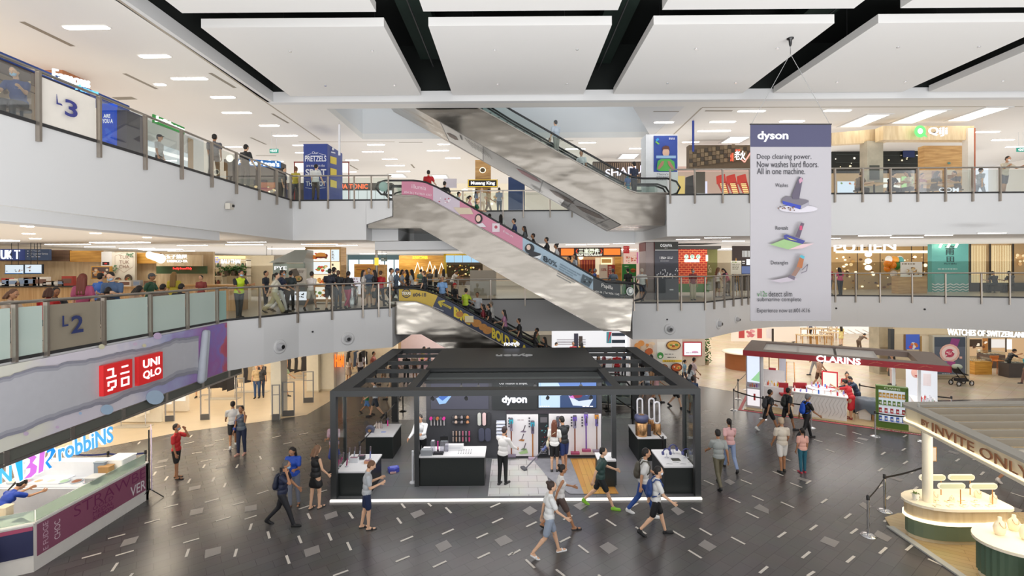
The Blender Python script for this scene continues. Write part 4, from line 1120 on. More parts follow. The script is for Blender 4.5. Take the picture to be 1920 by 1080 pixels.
for i,(px,py,w,c,lab)in enumerate(((664,866,.26,'#cfd2d6','printed clear box on the near table'),(678,860,.2,'#3f4248','dark open case with tools on the near table'),(690,868,.2,'#c58f6c','tan leather pouch on the near table'))):
 g=on(px,py,.74);r=root('product_box',lab,'box',g,group='boxes on the near display table');M().bevbox(-w/2,w/2,-.07,.07,0,.13-i*.03,c,.01,1).part('body',r);M().box(-w/2+.02,w/2-.02,-.05,.05,.13-i*.03,.134-i*.03,'#8a6a78').part('label',r)
 # rear left table: robot vacuum ring, bottles
g=on(694,812,.82);r=root('robot_vacuum','slate coloured robot vacuum tipped up on the rear table','robot vacuum',g)
M().tube([(0,.05,.14),(0,-.05,.10)],.15,'#5c6076',24).part('body',r);M().tube([(0,-.051,.10),(0,-.06,.097)],.06,'gold_metal',16).part('button',r);M().box(-.12,.12,-.02,.06,0,.02,'#b9b9c0').part('stand',r)
for i,(px,c)in enumerate(((706,'#b9a9a0'),(711,'#c8b8b0'),(715,'#a99a98'))):
 g=on(px,803,.82);r=root('hair_tool_bottle','small upright silver tool %s on the rear table'%['nearest the robot vacuum','in the middle of the three','furthest from the robot vacuum'][i],'bottle',g,group='upright tools on the rear table');M().lathe([(.04,0),(.045,.01),(.04,.15),(.02,.2)],0,0,c,12).part('body',r);M().lathe([(.02,.2),(.018,.24)],0,0,'#6a6066',10).part('cap',r)
g=on(727,799,.82);r=root('hair_dryer','hot pink hair dryer upright on the rear table','hair dryer',g);M().tube([(0,0,.01),(0,0,.24)],.022,'#e0389a',8).part('handle',r);M().tube([(0,-.05,.26),(0,.06,.26)],.04,'#5a5660',12).part('barrel',r)
g=on(719,810,.82);r=root('leaflet','blue leaflet lying on the rear table','leaflet',g);M().box(-.08,.08,-.05,.05,0,.004,'#8aa0dc').part('paper',r)
# robot vacuum hung in the aisle: violet upturned head
g=G(738,884,kz);r=root('robot_vacuum','small violet blue robot vacuum on the kiosk floor','robot vacuum',g,.4)
m=M();m.prism([(-.16,-.1),(.0,-.17),(.16,-.1),(.17,.1),(0,.15),(-.17,.1)],.01,.13,'#4a52b4');m.part('body',r,'violet blue body');m=M();m.prism([(-.12,-.07),(0,-.12),(.12,-.07),(.12,.06),(-.12,.06)],.13,.16,'#7a82d8');m.part('lid',r);M().box(-.13,.05,-.19,-.14,.01,.06,'#c9a4a0').part('brush',r)
# service counter items
g=on(820,852,.92)
for i,(px,py,w,d_,h,c,lab,nm)in enumerate(((800,852,.34,.22,.14,'#8d9196','grey card reader tray at the counter end','counter_tray'),(812,848,.12,.14,.34,'#b9bcc2','clear tall acrylic stand at the counter end','acrylic_stand'),(822,851,.3,.2,.03,'#202327','black base plate on the counter','base_plate'),(833,846,.24,.08,.3,'#9aa0a6','clear acrylic display with styling tool parts','acrylic_stand'))):
 g=on(px,py,.92);r=root(nm,lab,'stand',g,group='counter displays');M().box(-w/2,w/2,-d_/2,d_/2,0,h,'thin_plastic' if h>.2 else c).part('body',r);M().box(-w/2+.02,w/2-.02,-d_/2+.02,d_/2-.02,h,h+.015,c).part('top',r)
g=on(821,846,.92);r=root('hair_dryer','hot pink hair dryer in the acrylic stand on the counter','hair dryer',g);M().tube([(0,0,.05),(0,0,.3)],.02,'#e0389a',8).part('handle',r);M().lathe([(.03,0),(.03,.05)],0,0,'dark_metal',10).part('foot',r)
g=on(833,845,.92);r=root('counter_screen','small black screen on a thin stand on the counter','screen',g);M().tube([(0,0,0),(0,0,.5)],.012,'dark_metal',6).part('stand',r);M().box(-.12,.12,-.02,0,.3,.44,'rubber').part('screen',r)
g=on(852,843,.92);r=root('paper_box','low white box on the counter','box',g);M().bevbox(-.28,.28,-.08,.08,0,.16,'counter_white',.01,1).part('body',r);M().box(-.2,.2,-.085,-.08,.06,.1,'#cfd0d4').part('label',r)
m=M()
for i in range(6):
 for j in range(4):
  g=on(861+i*4.6-j*.5,843+j*2.4,.925);m.box(g.x-.014,g.x+.014,g.y-.012,g.y+.012,.92,.926,'#6a6a6e')
m.thing('perforated_pad','pad with a grid of small dark holes on the white counter','pad')
m=M();g=on(775,895,kz);r=root('floor_lamp','white standing lamp tube beside the counter','lamp',(W(774,880,14.3).x,14.3,kz));M().tube([(0,0,.02),(0,0,.95)],.03,'#e6e8ee',10).part('tube',r);M().lathe([(.1,0),(.09,.03),(.03,.05)],0,0,'#d0d2d6',14).part('foot',r)
# queue ropes inside the kiosk aisle and around it
def stanchion(loc,label,h=.95,key='chrome',base='chrome',grp='belt barrier posts'):
 r=root('barrier_post',label,'barrier post',loc,group=grp)
 M().lathe([(.17,0),(.17,.012),(.1,.035),(.03,.05)],0,0,base,22).part('base',r)
 pl=M().lathe([(.028,.04),(.028,h-.08)],0,0,key,12).part('pole',r)
 M().lathe([(.036,h-.1),(.036,h),(.02,h+.012)],0,0,'rubber' if key!='rubber' else 'dark_metal',12).part('cassette',pl)
 return r
def belt(p,q,label,h=.9,key='rubber',w=.05,grp='belts between barrier posts'):
 p,q=Vector(p),Vector(q);t=(q-p).normalized();n=Vector((-t.y,t.x,0))*.004
 m=M();z=Vector((0,0,h));pts=[]
 for i in range(6):
  f=i/5;s_=-.04*math.sin(PI*f);pts.append(p+(q-p)*f+z+Vector((0,0,s_)))
 for A,B in zip(pts[:-1],pts[1:]):m.ext([A,B,B-Vector((0,0,w)),A-Vector((0,0,w))],n,key)
 return m.thing('barrier_belt',label,'belt',grp)
BL=[(646,868),(700,840),(724,795)]
gl_=[(-4.35,15.0,0.05),(-4.75,17.9,.05),(-4.55,20.0,.05)]
stanchion(Vector((-4.87,15.1,kz)),'black barrier post between the two display tables',key='rubber',base='rubber');stanchion(Vector((-4.85,18.2,kz)),'black barrier post behind the rear display table',key='rubber',base='rubber');stanchion(Vector((-5.0,21.6,0)),'black barrier post by the rear kiosk post',key='rubber',base='rubber')
belt((-4.87,15.1,kz),(-4.85,18.2,kz),'black belt running back past the rear display table');belt((-4.85,18.2,kz),(-5.0,21.6,0),'black belt from the rear table towards the escalator')
stanchion(Vector((4.75,15.35,kz)),'black barrier post between headphones table and purifier table',key='rubber',base='rubber');stanchion(Vector((4.6,18.6,kz)),'black barrier post behind the purifiers',key='rubber',base='rubber');stanchion(Vector((4.2,21.4,0)),'black barrier post past the kiosk back',key='rubber',base='rubber')
belt((4.75,15.35,kz),(4.6,18.6,kz),'black belt behind the purifiers');belt((4.6,18.6,kz),(4.2,21.4,0),'black belt running back from the purifiers')
# name lettering lying on the kiosk roof
m=M();vs,fs=glyphs('dyson',.02,.5)
m.add([(.72-v[0]*1.4,18.5-v[1]*.5,KH+.04+(v[2]+.5)*.03)for v in vs],fs,'#c9cacb');m.part('roof_lettering',k,'white name lettering standing on the roof')
m=M();m.add([(.25-v[0]*.65,20.1,KH+.06+v[1]*.24)for v in vs],fs,'#e8ecff*1.6');m.box(-.42,.27,20.11,20.16,KH+.0,KH+.08,'kiosk_dark');m.part('rear_lettering',k,'glowing name lettering on the rear roof edge, seen from behind')
# ================================================================ HANGING BANNER
Yb=14.9
b=root('hanging_banner','tall grey hanging banner with a dark blue head and vacuum cleaner pictures','banner',(W(1482,600,Yb).x,Yb,W(1482,600,Yb).z),world=True)
simple('banner_grey','#aeabb0',.6,0,0,.01);simple('banner_blue','#4c4c68',.6,0,0,.01)
a=AY(Yb);a.body(1407,233,1558.5,601.5,.02,'banner_grey');a.m.part('fabric',b)
a=AY(Yb);a.rect(1407,234,1558.5,275.5,'banner_blue');a.text('dyson',1420,246,1478,266,'#f3f3f5',.03)
D='#33333a'
a.text('Deep cleaning power.',1419,289,1521,301,D,.0);a.text('Now washes hard floors.',1419,302.5,1534,314,D,.0);a.text('All in one machine.',1419,315.5,1509,327,D,.0)
a.text('Washes',1453,344,1477,351,D,0);a.text('Reveals',1453.5,424,1477,431,D,0);a.text('Detangles',1444.5,489,1477,498,D,0)
a.text('v12s',1419,546,1437,556,'#3f7d45',.0);a.text('detect slim',1440,546,1484,556,D,0);a.text('submarine complete',1419,557.5,1501,567,D,0);a.text('Experience now at #01-K16',1418,578,1517,588,D,0)
# washing head
a.disc(1495,392,36,7,'#c8c4cc',20);a.poly([(1465,373),(1473,368),(1514,376),(1515,383),(1500,393),(1464,381)],'#6d6872');a.poly([(1465,377),(1500,386),(1498,393),(1466,383)],'#3343a4');a.poly([(1500,386),(1514,379),(1515,385),(1499,393)],'#9b98a2');a.poly([(1482,367),(1496,332),(1503,335),(1496,374),(1484,374)],'#5a5364');a.poly([(1495,338),(1500,333),(1503,340),(1497,345)],'#b98ea2')
a.blobs(1449,386,1490,397,12,['#5b4038','#7d5a48'],.9,2,2)
a.poly([(1440,459),(1466,449),(1500,458),(1474,468)],'#8fb07a');a.poly([(1474,468),(1500,458),(1522,457),(1500,466)],'#cdb0b4');a.poly([(1465,442),(1470,440),(1505,452),(1500,458),(1466,448)],'#3b3f86');a.poly([(1470,445),(1490,452),(1478,450)],'#c8c24a');a.poly([(1486,444),(1497,418),(1503,420),(1494,447)],'#5a4f60');a.rect(1494,424,1499,432,'#b5476a')
a.poly([(1440,526),(1478,518),(1492,524),(1460,530)],'#b3aab4');a.poly([(1472,520),(1476,515),(1486,519),(1484,525)],'#6a6170');a.poly([(1478,516),(1492,494),(1499,498),(1486,518)],'#8b6c60');a.poly([(1488,500),(1494,482),(1502,484),(1498,503)],'#a4643c');a.poly([(1493,482),(1496,478),(1503,481),(1501,486)],'#4fa3b4');a.line([(1498,506),(1508,496),(1506,508),(1496,512)],1.8,'#77707c')
a.m.part('print',b,'printed lettering and vacuum cleaner pictures')
M().tube([W(1406,233,Yb),W(1559,233,Yb)],.02,'dark_metal',6).part('top_bar',b);M().tube([W(1407,601,Yb),W(1558,601,Yb)],.018,'#bdbabf',6).part('bottom_bar',b)
hk=W(1482,101,Yb)
m=M();m.tube([hk,W(1409,233,Yb)],.008,'#a9a9a9',5);m.tube([hk,W(1556,233,Yb)],.008,'#a9a9a9',5);m.part('cord',b)
r=root('ceiling_hook','black hook fitting in the white ceiling raft above the banner','hook',(hk.x,Yb,13.5));M().lathe([(.1,0),(.1,-.03),(.05,-.06),(.04,-.2),(.02,-.26)],0,0,'rubber',14).part('body',r);M().tube([(0,0,-.26),(0,0,hk.z-13.5)],.012,'chrome',6).part('swivel',r)
# cords for hanging decorations
for pa,pb,ya,yb,lab in(((1440,173),(1422,233),16,14.9,''),):
 pass
 # ================================================================ PEOPLE
 # a person is one continuous body (voxel-joined from tapered limbs) with clothes, hair and shoes as parts
def rotx(v,a):
 return Vector((v.x,v.y*math.cos(a)+v.z*math.sin(a),-v.y*math.sin(a)+v.z*math.cos(a)))
POSES={'stand':dict(th=(2,-2),kn=(3,3),ar=(4,-2),out=(8,8),el=(12,14),lean=0,hd=5),'stand2':dict(th=(8,-6),kn=(10,2),ar=(10,8),out=(10,6),el=(30,20),lean=2,hd=12),'walk':dict(th=(20,-15),kn=(6,24),ar=(-24,26),out=(7,7),el=(18,32),lean=4,hd=6),'walk2':dict(th=(-16,20),kn=(28,6),ar=(24,-24),out=(7,7),el=(30,16),lean=4,hd=6),'stride':dict(th=(27,-20),kn=(6,28),ar=(-34,30),out=(8,8),el=(16,40),lean=5,hd=6),'phone':dict(th=(3,-3),kn=(4,2),ar=(8,28),out=(10,14),el=(20,118),lean=0,hd=8),'ear':dict(th=(6,-3),kn=(5,2),ar=(4,60),out=(8,20),el=(14,138),lean=0,hd=2),'earwalk':dict(th=(24,-18),kn=(6,26),ar=(62,18),out=(18,8),el=(138,24),lean=6,hd=8),'text':dict(th=(6,-6),kn=(8,6),ar=(10,14),out=(3,3),el=(98,92),lean=4,hd=28),'rail':dict(th=(4,-6),kn=(4,2),ar=(42,42),out=(18,18),el=(62,62),lean=12,hd=8),'hold':dict(th=(4,-4),kn=(4,4),ar=(30,42),out=(10,6),el=(30,60),lean=6,hd=16),'bend':dict(th=(14,4),kn=(6,4),ar=(58,66),out=(6,6),el=(30,24),lean=46,hd=14),'lean':dict(th=(8,0),kn=(4,4),ar=(58,70),out=(6,8),el=(18,40),lean=22,hd=16),'sit':dict(th=(84,82),kn=(86,84),ar=(32,30),out=(8,8),el=(66,70),lean=10,hd=18),'ride':dict(th=(6,-2),kn=(6,2),ar=(36,6),out=(14,8),el=(40,14),lean=4,hd=4),}
def skel(pose,sex):
 P=POSES[pose];f=sex=='f';R_=math.radians
 J={}
 J['pel']=Vector((0,0,0))
 ln=R_(P['lean'])
 def T(v):return rotx(Vector(v),0)if ln==0 else Matrix.Rotation(ln,4,'X')@Vector(v)
 J['T']=Matrix.Rotation(ln,4,'X')
 hd=R_(P['hd'])
 neck=Vector((0,.0,.56))
 J['H']=J['T']@Matrix.Translation(neck)@Matrix.Rotation(hd,4,'X')@Matrix.Translation(-neck)
 low=0
 for i,s in((0,-1),(1,1)):
  hip=Vector((s*(.085 if not f else.088),0,-.02))
  d1=Matrix.Rotation(-R_(P['th'][i]),4,'X')@Vector((0,0,-1));kn=hip+d1*.43
  d2=Matrix.Rotation(-R_(P['th'][i]-P['kn'][i]),4,'X')@Vector((0,0,-1));an=kn+d2*.42
  J['hip%d'%i],J['kn%d'%i],J['an%d'%i]=hip,kn,an
  fa=R_(P['th'][i]-P['kn'][i])
  pitch=min(0.0,fa)*.8
  J['fd%d'%i]=Vector((s*.12,-math.cos(pitch),math.sin(pitch))).normalized()
  low=min(low,an.z-.065,(an+J['fd%d'%i]*.17).z-.03)
  sh=T((s*(.185 if not f else.16),0,.455))
  o=R_(P['out'][i])*s
  a1=P['ar'][i]
  u=Matrix.Rotation(-R_(a1),4,'X')@(Matrix.Rotation(-o,4,'Y')@Vector((0,0,-1)))
  el=sh+u*.285
  w=Matrix.Rotation(-R_(a1+P['el'][i]),4,'X')@(Matrix.Rotation(o*.6 if P['el'][i]>70 else-o*.8,4,'Y')@Vector((0,0,-1)))
  wr=el+w*.25
  J['sh%d'%i],J['el%d'%i],J['wr%d'%i],J['wd%d'%i]=sh,el,wr,w
 J['low']=low
 return J
CACHE={}
def remeshed(m,voxel,mats,smooth=3,key=None):
 me0=bpy.data.meshes.new('tmp');me0 .from_pydata([tuple(p)for p in m.v],[],m.f)
 o=bpy.data.objects.new('tmp',me0);COL.objects.link(o)
 r=o.modifiers.new('r','REMESH');r.mode='VOXEL';r.voxel_size=voxel;r.use_smooth_shade=True
 s=o.modifiers.new('s','SMOOTH');s.factor=.5;s.iterations=smooth
 dg=bpy.context.evaluated_depsgraph_get()
 ev=o.evaluated_get(dg);me=bpy.data.meshes.new_from_object(ev)
 bpy.data.objects.remove(o);bpy.data.meshes.remove(me0)
 me.materials.clear()
 for k in mats:me.materials.append(K(k))
 me.polygons.foreach_set('use_smooth',[True]*len(me.polygons))
 return me
def body_mesh(pose,sex,fine):
 key=('body',pose,sex,fine)
 if key in CACHE:return CACHE[key]
 J=skel(pose,sex);m=M();T=J['T'];H=J['H'];f=sex=='f';k='skin_a'
 m.ell((0,0,.01),(.155 if not f else.165,.105,.11),k,18,10)
 m.ell((0,0,.15),(.135 if not f else.115,.09,.14),k,18,10,mat=T)
 m.ell((0,0,.34),(.155 if not f else.135,.10 if not f else.095,.17),k,18,10,mat=T)
 if f:m.ell((-.06,-.07,.36),(.06,.055,.055),k,mat=T);m.ell((.06,-.07,.36),(.06,.055,.055),k,mat=T)
 sw=.13 if not f else.11
 m.cap(T@Vector((-sw,0,.455)),T@Vector((sw,0,.455)),.055,.055,k)
 m.cap(T@Vector((0,0,.48)),T@Vector((0,-.012,.60)),.055,.05,k)
 m.ell((0,-.015,.715),(.077,.096,.112),k,18,12,mat=H)
 m.ell((0,-.05,.655),(.052,.058,.052),k,14,8,mat=H)
 m.cap(H@Vector((0,-.104,.73)),H@Vector((0,-.122,.697)),.010,.015,k,8)
 m.ell((0,-.098,.662),(.026,.014,.010),k,10,6,mat=H)
 m.cap(H@Vector((-.045,-.098,.748)),H@Vector((.045,-.098,.748)),.010,.010,k,8)
 for s in(-1,1):m.ell((s*.078,-.005,.70),(.012,.022,.032),k,10,6,mat=H)
 for i,s in((0,-1),(1,1)):
  hip,kn,an=J['hip%d'%i],J['kn%d'%i],J['an%d'%i]
  m.cap(hip,kn,.083,.053,k);m.cap(kn,an,.051,.034,k)
  back=(J['an%d'%i]-kn).cross(Vector((1,0,0))).normalized();back=back if back.y>0 else-back
  m.cap(kn+(an-kn)*.2+back*.014,kn+(an-kn)*.5+back*.012,.046,.034,k)
  fd=J['fd%d'%i];heel=an+Vector((0,.03,-.035))
  m.cap(heel,heel+fd*.19,.032,.028,k);m.cap(an,heel+fd*.12,.032,.026,k)
  sh,el,wr,w=J['sh%d'%i],J['el%d'%i],J['wr%d'%i],J['wd%d'%i]
  rr=1.0 if not f else.86
  m.cap(sh,el,.05*rr,.038*rr,k);m.cap(el,wr,.038*rr,.025*rr,k)
  # hand: palm, four fingers of unequal length with a bend, thumb from the side
  side=w.cross(Vector((s,0,0)));
  if side.length<.1:side=Vector((0,-1,0))
  side.normalize()
  nrm=side.cross(w).normalized()*s
  pc=wr+w*.045
  for q in(-.02,0,.02):m.cap(wr+w*.01+side*q*.7,wr+w*.085+side*q*1.25,.016,.0135,k,8)
  cn=nrm*(-1 if(nrm.x*s>0)else 1)
  for q,L in((-.030,.068),(-.010,.078),(.010,.074),(.030,.058)):
   b0=wr+w*.088+side*q;b1=b0+(w*.9+cn*.35).normalized()*L*.5;b2=b1+(w*.7+cn*.7).normalized()*L*.5
   m.cap(b0,b1,.0095,.009,k,8);m.cap(b1,b2,.009,.0078,k,8)
  tdir=-side if side.y>0 else side
  b0=wr+w*.03+tdir*.02;b1=b0+(w*.6+tdir*.75+cn*.15).normalized()*.045;b2=b1+(w*.9+tdir*.3).normalized()*.035
  m.cap(b0,b1,.0125,.0105,k,8);m.cap(b1,b2,.0105,.009,k,8)
 me=remeshed(m,.0072 if fine else.0115,['skin_a'],2)
 me.transform(Matrix.Translation((0,0,-J['low'])))
 CACHE[key]=me
 return me
def cloth_mesh(kind,pose,sex):
 key=(kind,pose,sex)
 if key in CACHE:return CACHE[key]
 J=skel(pose,sex);m=M();T=J['T'];H=J['H'];f=sex=='f';k='skin_a';vx=.011
 mat=['#ffffff']
 if kind in('tee','long','tank','loose'):
  g=.018 if kind!='loose' else.03
  m.ell((0,0,.0),(.16+g,.11+g,.075),k,20,10,mat=T);m.ell((0,0,.04),(.157+g,.107+g,.10),k,20,10,mat=T)
  m.ell((0,0,.17),((.14 if not f else.125)+g,.095+g,.15),k,20,10,mat=T)
  m.ell((0,0,.34),((.158 if not f else.14)+g,.103+g,.165),k,20,10,mat=T)
  if f:m.ell((-.06,-.075,.355),(.07,.06,.065),k,mat=T);m.ell((.06,-.075,.355),(.07,.06,.065),k,mat=T)
  sw=.13 if not f else.11
  m.cap(T@Vector((-sw,0,.452)),T@Vector((sw,0,.452)),.068,.068,k)
  m.cap(T@Vector((0,0,.46)),T@Vector((0,-.003,.515)),.075,.064,k)
  for i in(0,1):
   sh,el,wr=J['sh%d'%i],J['el%d'%i],J['wr%d'%i]
   if kind in('tee','loose'):m.cap(sh,sh+(el-sh)*.62,.066,.064 if kind=='tee' else.075,k)
   if kind=='long':m.cap(sh,el,.066,.055,k);m.cap(el,el+(wr-el)*.93,.055,.038,k)
 elif kind in('shorts','pants','wide'):
  m.ell((0,0,-.01),(.165 if not f else.175,.118,.11),k,20,10)
  for i in(0,1):
   hip,kn,an=J['hip%d'%i],J['kn%d'%i],J['an%d'%i]
   if kind=='shorts':m.cap(hip,hip+(kn-hip)*.78,.098,.083,k)
   elif kind=='pants':m.cap(hip,kn,.097,.066,k);m.cap(kn,kn+(an-kn)*.96,.066,.050,k)
   else:m.cap(hip,kn,.10,.09,k);m.cap(kn,kn+(an-kn)*.9,.09,.092,k)
 elif kind in('skirt','mini'):
  end=.95 if kind=='skirt' else.55
  a=[J['hip%d'%i]+(J['kn%d'%i]-J['hip%d'%i])*end for i in(0,1)]
  m.ell((0,0,.03),(.17,.125,.14),k,20,10)
  for t in(0,.25,.5,.75,1):
   c=(a[0]*(1-t)+a[1]*t);m.cap(Vector((0,0,-.02)),c,.12,.115,k)
 elif kind=='dress':
  for kk in('tee','skirt'):pass
 elif kind in('hair_short','hair_long','hair_tail','hair_bun','cap_hat','hair_bob','hijab'):
  vx=.009
  m.ell((0,.012,.742),(.085,.098,.098),k,20,12,mat=H);m.ell((0,.03,.70),(.080,.075,.085),k,18,10,mat=H)
  if kind in('hair_long','hair_bob'):
   n=6 if kind=='hair_long' else 2
   for s in(-.05,0,.05):m.cap(H@Vector((s,.06,.70)),T@Vector((s*1.3,.105,.70-.065*n)),.05,.035,k)
   for s in(-1,1):m.cap(H@Vector((s*.068,.01,.72)),T@Vector((s*.085,.03,.66-.035*n)),.028,.02,k)
  if kind=='hair_tail':m.cap(H@Vector((0,.09,.76)),H@Vector((0,.15,.72)),.028,.03,k);m.cap(H@Vector((0,.15,.72)),T@Vector((0,.14,.48)),.032,.014,k)
  if kind=='hair_bun':m.ell((0,.11,.79),(.045,.045,.045),k,mat=H)
  if kind=='cap_hat':m.ell((0,-.115,.775),(.065,.06,.010),k,mat=H);m.ell((0,.0,.765),(.092,.105,.085),k,18,10,mat=H)
  if kind=='hijab':m.ell((0,-.01,.60),(.10,.10,.10),k,mat=H)
 elif kind=='mask':
  m.ell((0,-.078,.672),(.062,.050,.045),k,16,10,mat=H);m.cap(H@Vector((-.072,-.02,.70)),H@Vector((-.05,-.08,.68)),.006,.012,k);m.cap(H@Vector((.072,-.02,.70)),H@Vector((.05,-.08,.68)),.006,.012,k);vx=.007
 elif kind=='shoes':
  vx=.009
  for i in(0,1):
   an,fd=J['an%d'%i],J['fd%d'%i];heel=an+Vector((0,.03,-.035))
   m.cap(heel,heel+fd*.20,.042,.037,k);m.cap(heel-Vector((0,0,.018)),heel+fd*.21-Vector((0,0,.015)),.04,.034,k);m.cap(an,heel+fd*.1,.044,.034,k)
 elif kind=='sandals':
  vx=.008
  for i in(0,1):
   an,fd=J['an%d'%i],J['fd%d'%i];heel=an+Vector((0,.03,-.035))
   m.cap(heel-Vector((0,0,.024)),heel+fd*.21-Vector((0,0,.02)),.036,.034,k);m.cap(heel+fd*.12+Vector((-.03,0,.012)),heel+fd*.12+Vector((.03,0,.012)),.022,.022,k)
 me=remeshed(m,vx,['#ffffff'],3 if kind not in('mask','shoes','sandals')else 2)
 me.transform(Matrix.Translation((0,0,-J['low'])))
 CACHE[key]=me
 return me
def eyes_mesh(pose,sex):
 key=('eyes',pose,sex)
 if key not in CACHE:
  J=skel(pose,sex);m=M();H=J['H']
  for s in(-1,1):
   m.ell((s*.030,-.100,.722),(.014,.008,.0075),'#efeae4',10,6,mat=H);m.ell((s*.030,-.1055,.722),(.006,.004,.006),'#1c1512',8,5,mat=H)
   m.cap(H@Vector((s*.018,-.110,.748)),H@Vector((s*.046,-.101,.75)),.004,.004,'#2a1d17',6)
  m.ell((0,-.110,.662),(.022,.006,.006),'#9a5248',10,6,mat=H)
  me=m.mesh('features');me.transform(Matrix.Translation((0,0,-J['low'])));CACHE[key]=me
 return CACHE[key]
HAIRN={'s':'hair_short','l':'hair_long','t':'hair_tail','b':'hair_bun','c':'cap_hat','o':'hair_bob','h':'hijab'}
TOPN={'t':'tee','l':'long','n':'tank','L':'loose'}
BOTN={'s':'shorts','p':'pants','w':'wide','k':'skirt','m':'mini'}
PEOPLE=[]
def person(loc,face,pose,sex,hair,top,bottom,label,H=1.68,skin='a',mask=None,shoe='#2a2a2c',fine=False,sandals=False,group=None,dz=0.0):
 """face in degrees: 0 looks at the camera, 90 to the photo's right, 180 away, -90 to the left"""
 r=root('person',label,'person',loc,math.radians(face),group=group)
 s=H/1.755;r.scale=(s,s,s)
 def put(name,me,key,slot0=True):
  o=bpy.data.objects.new(name,me);COL.objects.link(o);o.parent=r
  if key is not None:
   o.material_slots[0].link='OBJECT';o.material_slots[0].material=K(key)
  return o
 put('body',body_mesh(pose,sex,fine),{'a':'skin_a','b':'skin_b','c':'skin_c'}[skin])
 put('face',eyes_mesh(pose,sex),None)
 hk,hc=hair[0],(hair[1:]or '#1d1715')
 if hk!='-':put('hair' if hk not in 'ch' else('cap' if hk=='c' else 'headscarf'),cloth_mesh(HAIRN[hk],pose,sex),hc)
 if top:put({'t':'shirt','l':'shirt','n':'top','L':'shirt'}[top[0]],cloth_mesh(TOPN[top[0]],pose,sex),top[1:])
 if bottom:put({'s':'shorts','p':'trousers','w':'trousers','k':'skirt','m':'skirt'}[bottom[0]],cloth_mesh(BOTN[bottom[0]],pose,sex),bottom[1:])
 if mask:put('face_mask',cloth_mesh('mask',pose,sex),mask)
 put('sandals' if sandals else 'shoes',cloth_mesh('sandals' if sandals else 'shoes',pose,sex),shoe)
 PEOPLE.append(r)
 return r
def backpack(p,color,label,face=None,H=1.68,pose='walk',low=None):
 """worn on the back of person p"""
 s=p.scale[0];J=skel(pose,'m');T=J['T']
 r=root('backpack',label,'backpack',p.location,p.rotation_euler.z);r.scale=(s,s,s)
 m=M()
 for(c,e)in(((0,.17,.28),(.135,.075,.19)),((0,.18,.18),(.14,.085,.14)),((0,.165,.42),(.1,.055,.06))):m.ell(c,e,color,18,10,mat=Matrix.Translation((0,0,-J['low']))@T)
 o=bpy.data.objects.new('pack',remeshed(m,.014,[color],3));COL.objects.link(o);o.parent=r
 m=M()
 for sx in(-.1,.1):
  pts=[(sx,.12,.44),(sx,.06,.53),(sx,-.05,.52),(sx*1.1,-.125,.42),(sx*1.3,-.11,.26),(sx*1.4,.02,.14),(sx*1.2,.12,.10)]
  m.tube([Matrix.Translation((0,0,-J['low']))@T@Vector(q)for q in pts],.017,color,6)
 m.v=m.v;me=m.mesh('strap');o=bpy.data.objects.new('strap',me);COL.objects.link(o);o.parent=r
 return r
def sidebag(p,color,label,side=1,pose='stand',size=.13,z=.02,strap=True):
 s=p.scale[0];J=skel(pose,'f');L=Matrix.Translation((0,0,-J['low']))
 r=root('shoulder_bag',label,'bag',p.location,p.rotation_euler.z);r.scale=(s,s,s)
 m=M();m.ell((side*.23,0,z),(.05,size,size*.8),color,16,10,mat=L);m.box(side*.23-.045,side*.23+.045,-size*.85,size*.85,z-size*.75-J['low'],z-J['low']+size*.4,color)
 o=bpy.data.objects.new('pouch',remeshed(m,.014,[color],2));COL.objects.link(o);o.parent=r
 if strap:
  m=M();m.tube([L@Vector(q)for q in((side*.23,.0,z+.1),(side*.19,-.12,.3),(-side*.06,-.12,.47),(-side*.12,0,.53),(-side*.05,.12,.45),(side*.19,.12,.28),(side*.23,.02,z+.1))],.011,color,6)
  o=bpy.data.objects.new('strap',m.mesh('strap'));COL.objects.link(o);o.parent=r
 return r
def phone(p,pose,sex='m',hand=1,label='dark mobile phone held by the person'):
 s=p.scale[0];J=skel(pose,sex);w=J['wd%d'%hand];c=J['wr%d'%hand]+w*.1;L=Matrix.Translation((0,0,-J['low']))
 r=root('mobile_phone',label,'phone',p.location,p.rotation_euler.z);r.scale=(s,s,s)
 m=M();c=L@c;m.box(c.x-.036,c.x+.036,c.y-.055,c.y-.045,c.z-.05,c.z+.09,'#20242c');o=bpy.data.objects.new('case',m.mesh('case'));COL.objects.link(o);o.parent=r
 m=M();m.box(c.x-.032,c.x+.032,c.y-.045,c.y-.0445,c.z-.045,c.z+.085,'#4a5a78');o=bpy.data.objects.new('screen',m.mesh('screen'));COL.objects.link(o);o.parent=r
 return r
 # ================================================================ SHOP FRONTS AND SIGNS
def bd(name,label,cat,Y,x0,y0,x1,y1,key,fn=None,dep=.12,group=None):
 """a board, wall or screen standing at depth Y; fn draws its print"""
 a=AY(Y);a.body(x0,y0,x1,y1,dep,key)
 if fn is None:return a.m.thing(name,label,cat,group)
 b=a.m.base();r=root(name,label,cat,b,group=group,world=True);zt=max(p.z for p in a.m.v);a.m.part('panel',r)
 if name in('direction_sign','hanging_sign','menu_screen','hanging_flag'):[M().tube([(b.x+d,Y+.03,zt),(b.x+d,Y+.03,7.72)],.012,'dark_metal',5).part('rod',r)for d in(-.15,.15)]
 a=AY(Y-.004);fn(a);a.m.part('print',r);return r
def sg(name,label,Y,txt,x0,y0,x1,y1,key,dep=.12,bold=.03,group=None,fn=None,quad=None):
 """stand-off lettering"""
 dep,bold=min(dep,.05),bold*.25
 a=AY(Y)if Y else AX(-12.0);a.text(txt,x0,y0,x1,y1,key,bold,dep,quad=quad)
 if Y:p=a.pt((x0+x1)/2,(y0+y1)/2);a.m.box(p.x-.04,p.x+.04,Y-.02,Y+.34,p.z-.03,p.z+.03,'dark_metal')
 if fn:fn(a)
 return a.m.thing(name,label,'sign',group)
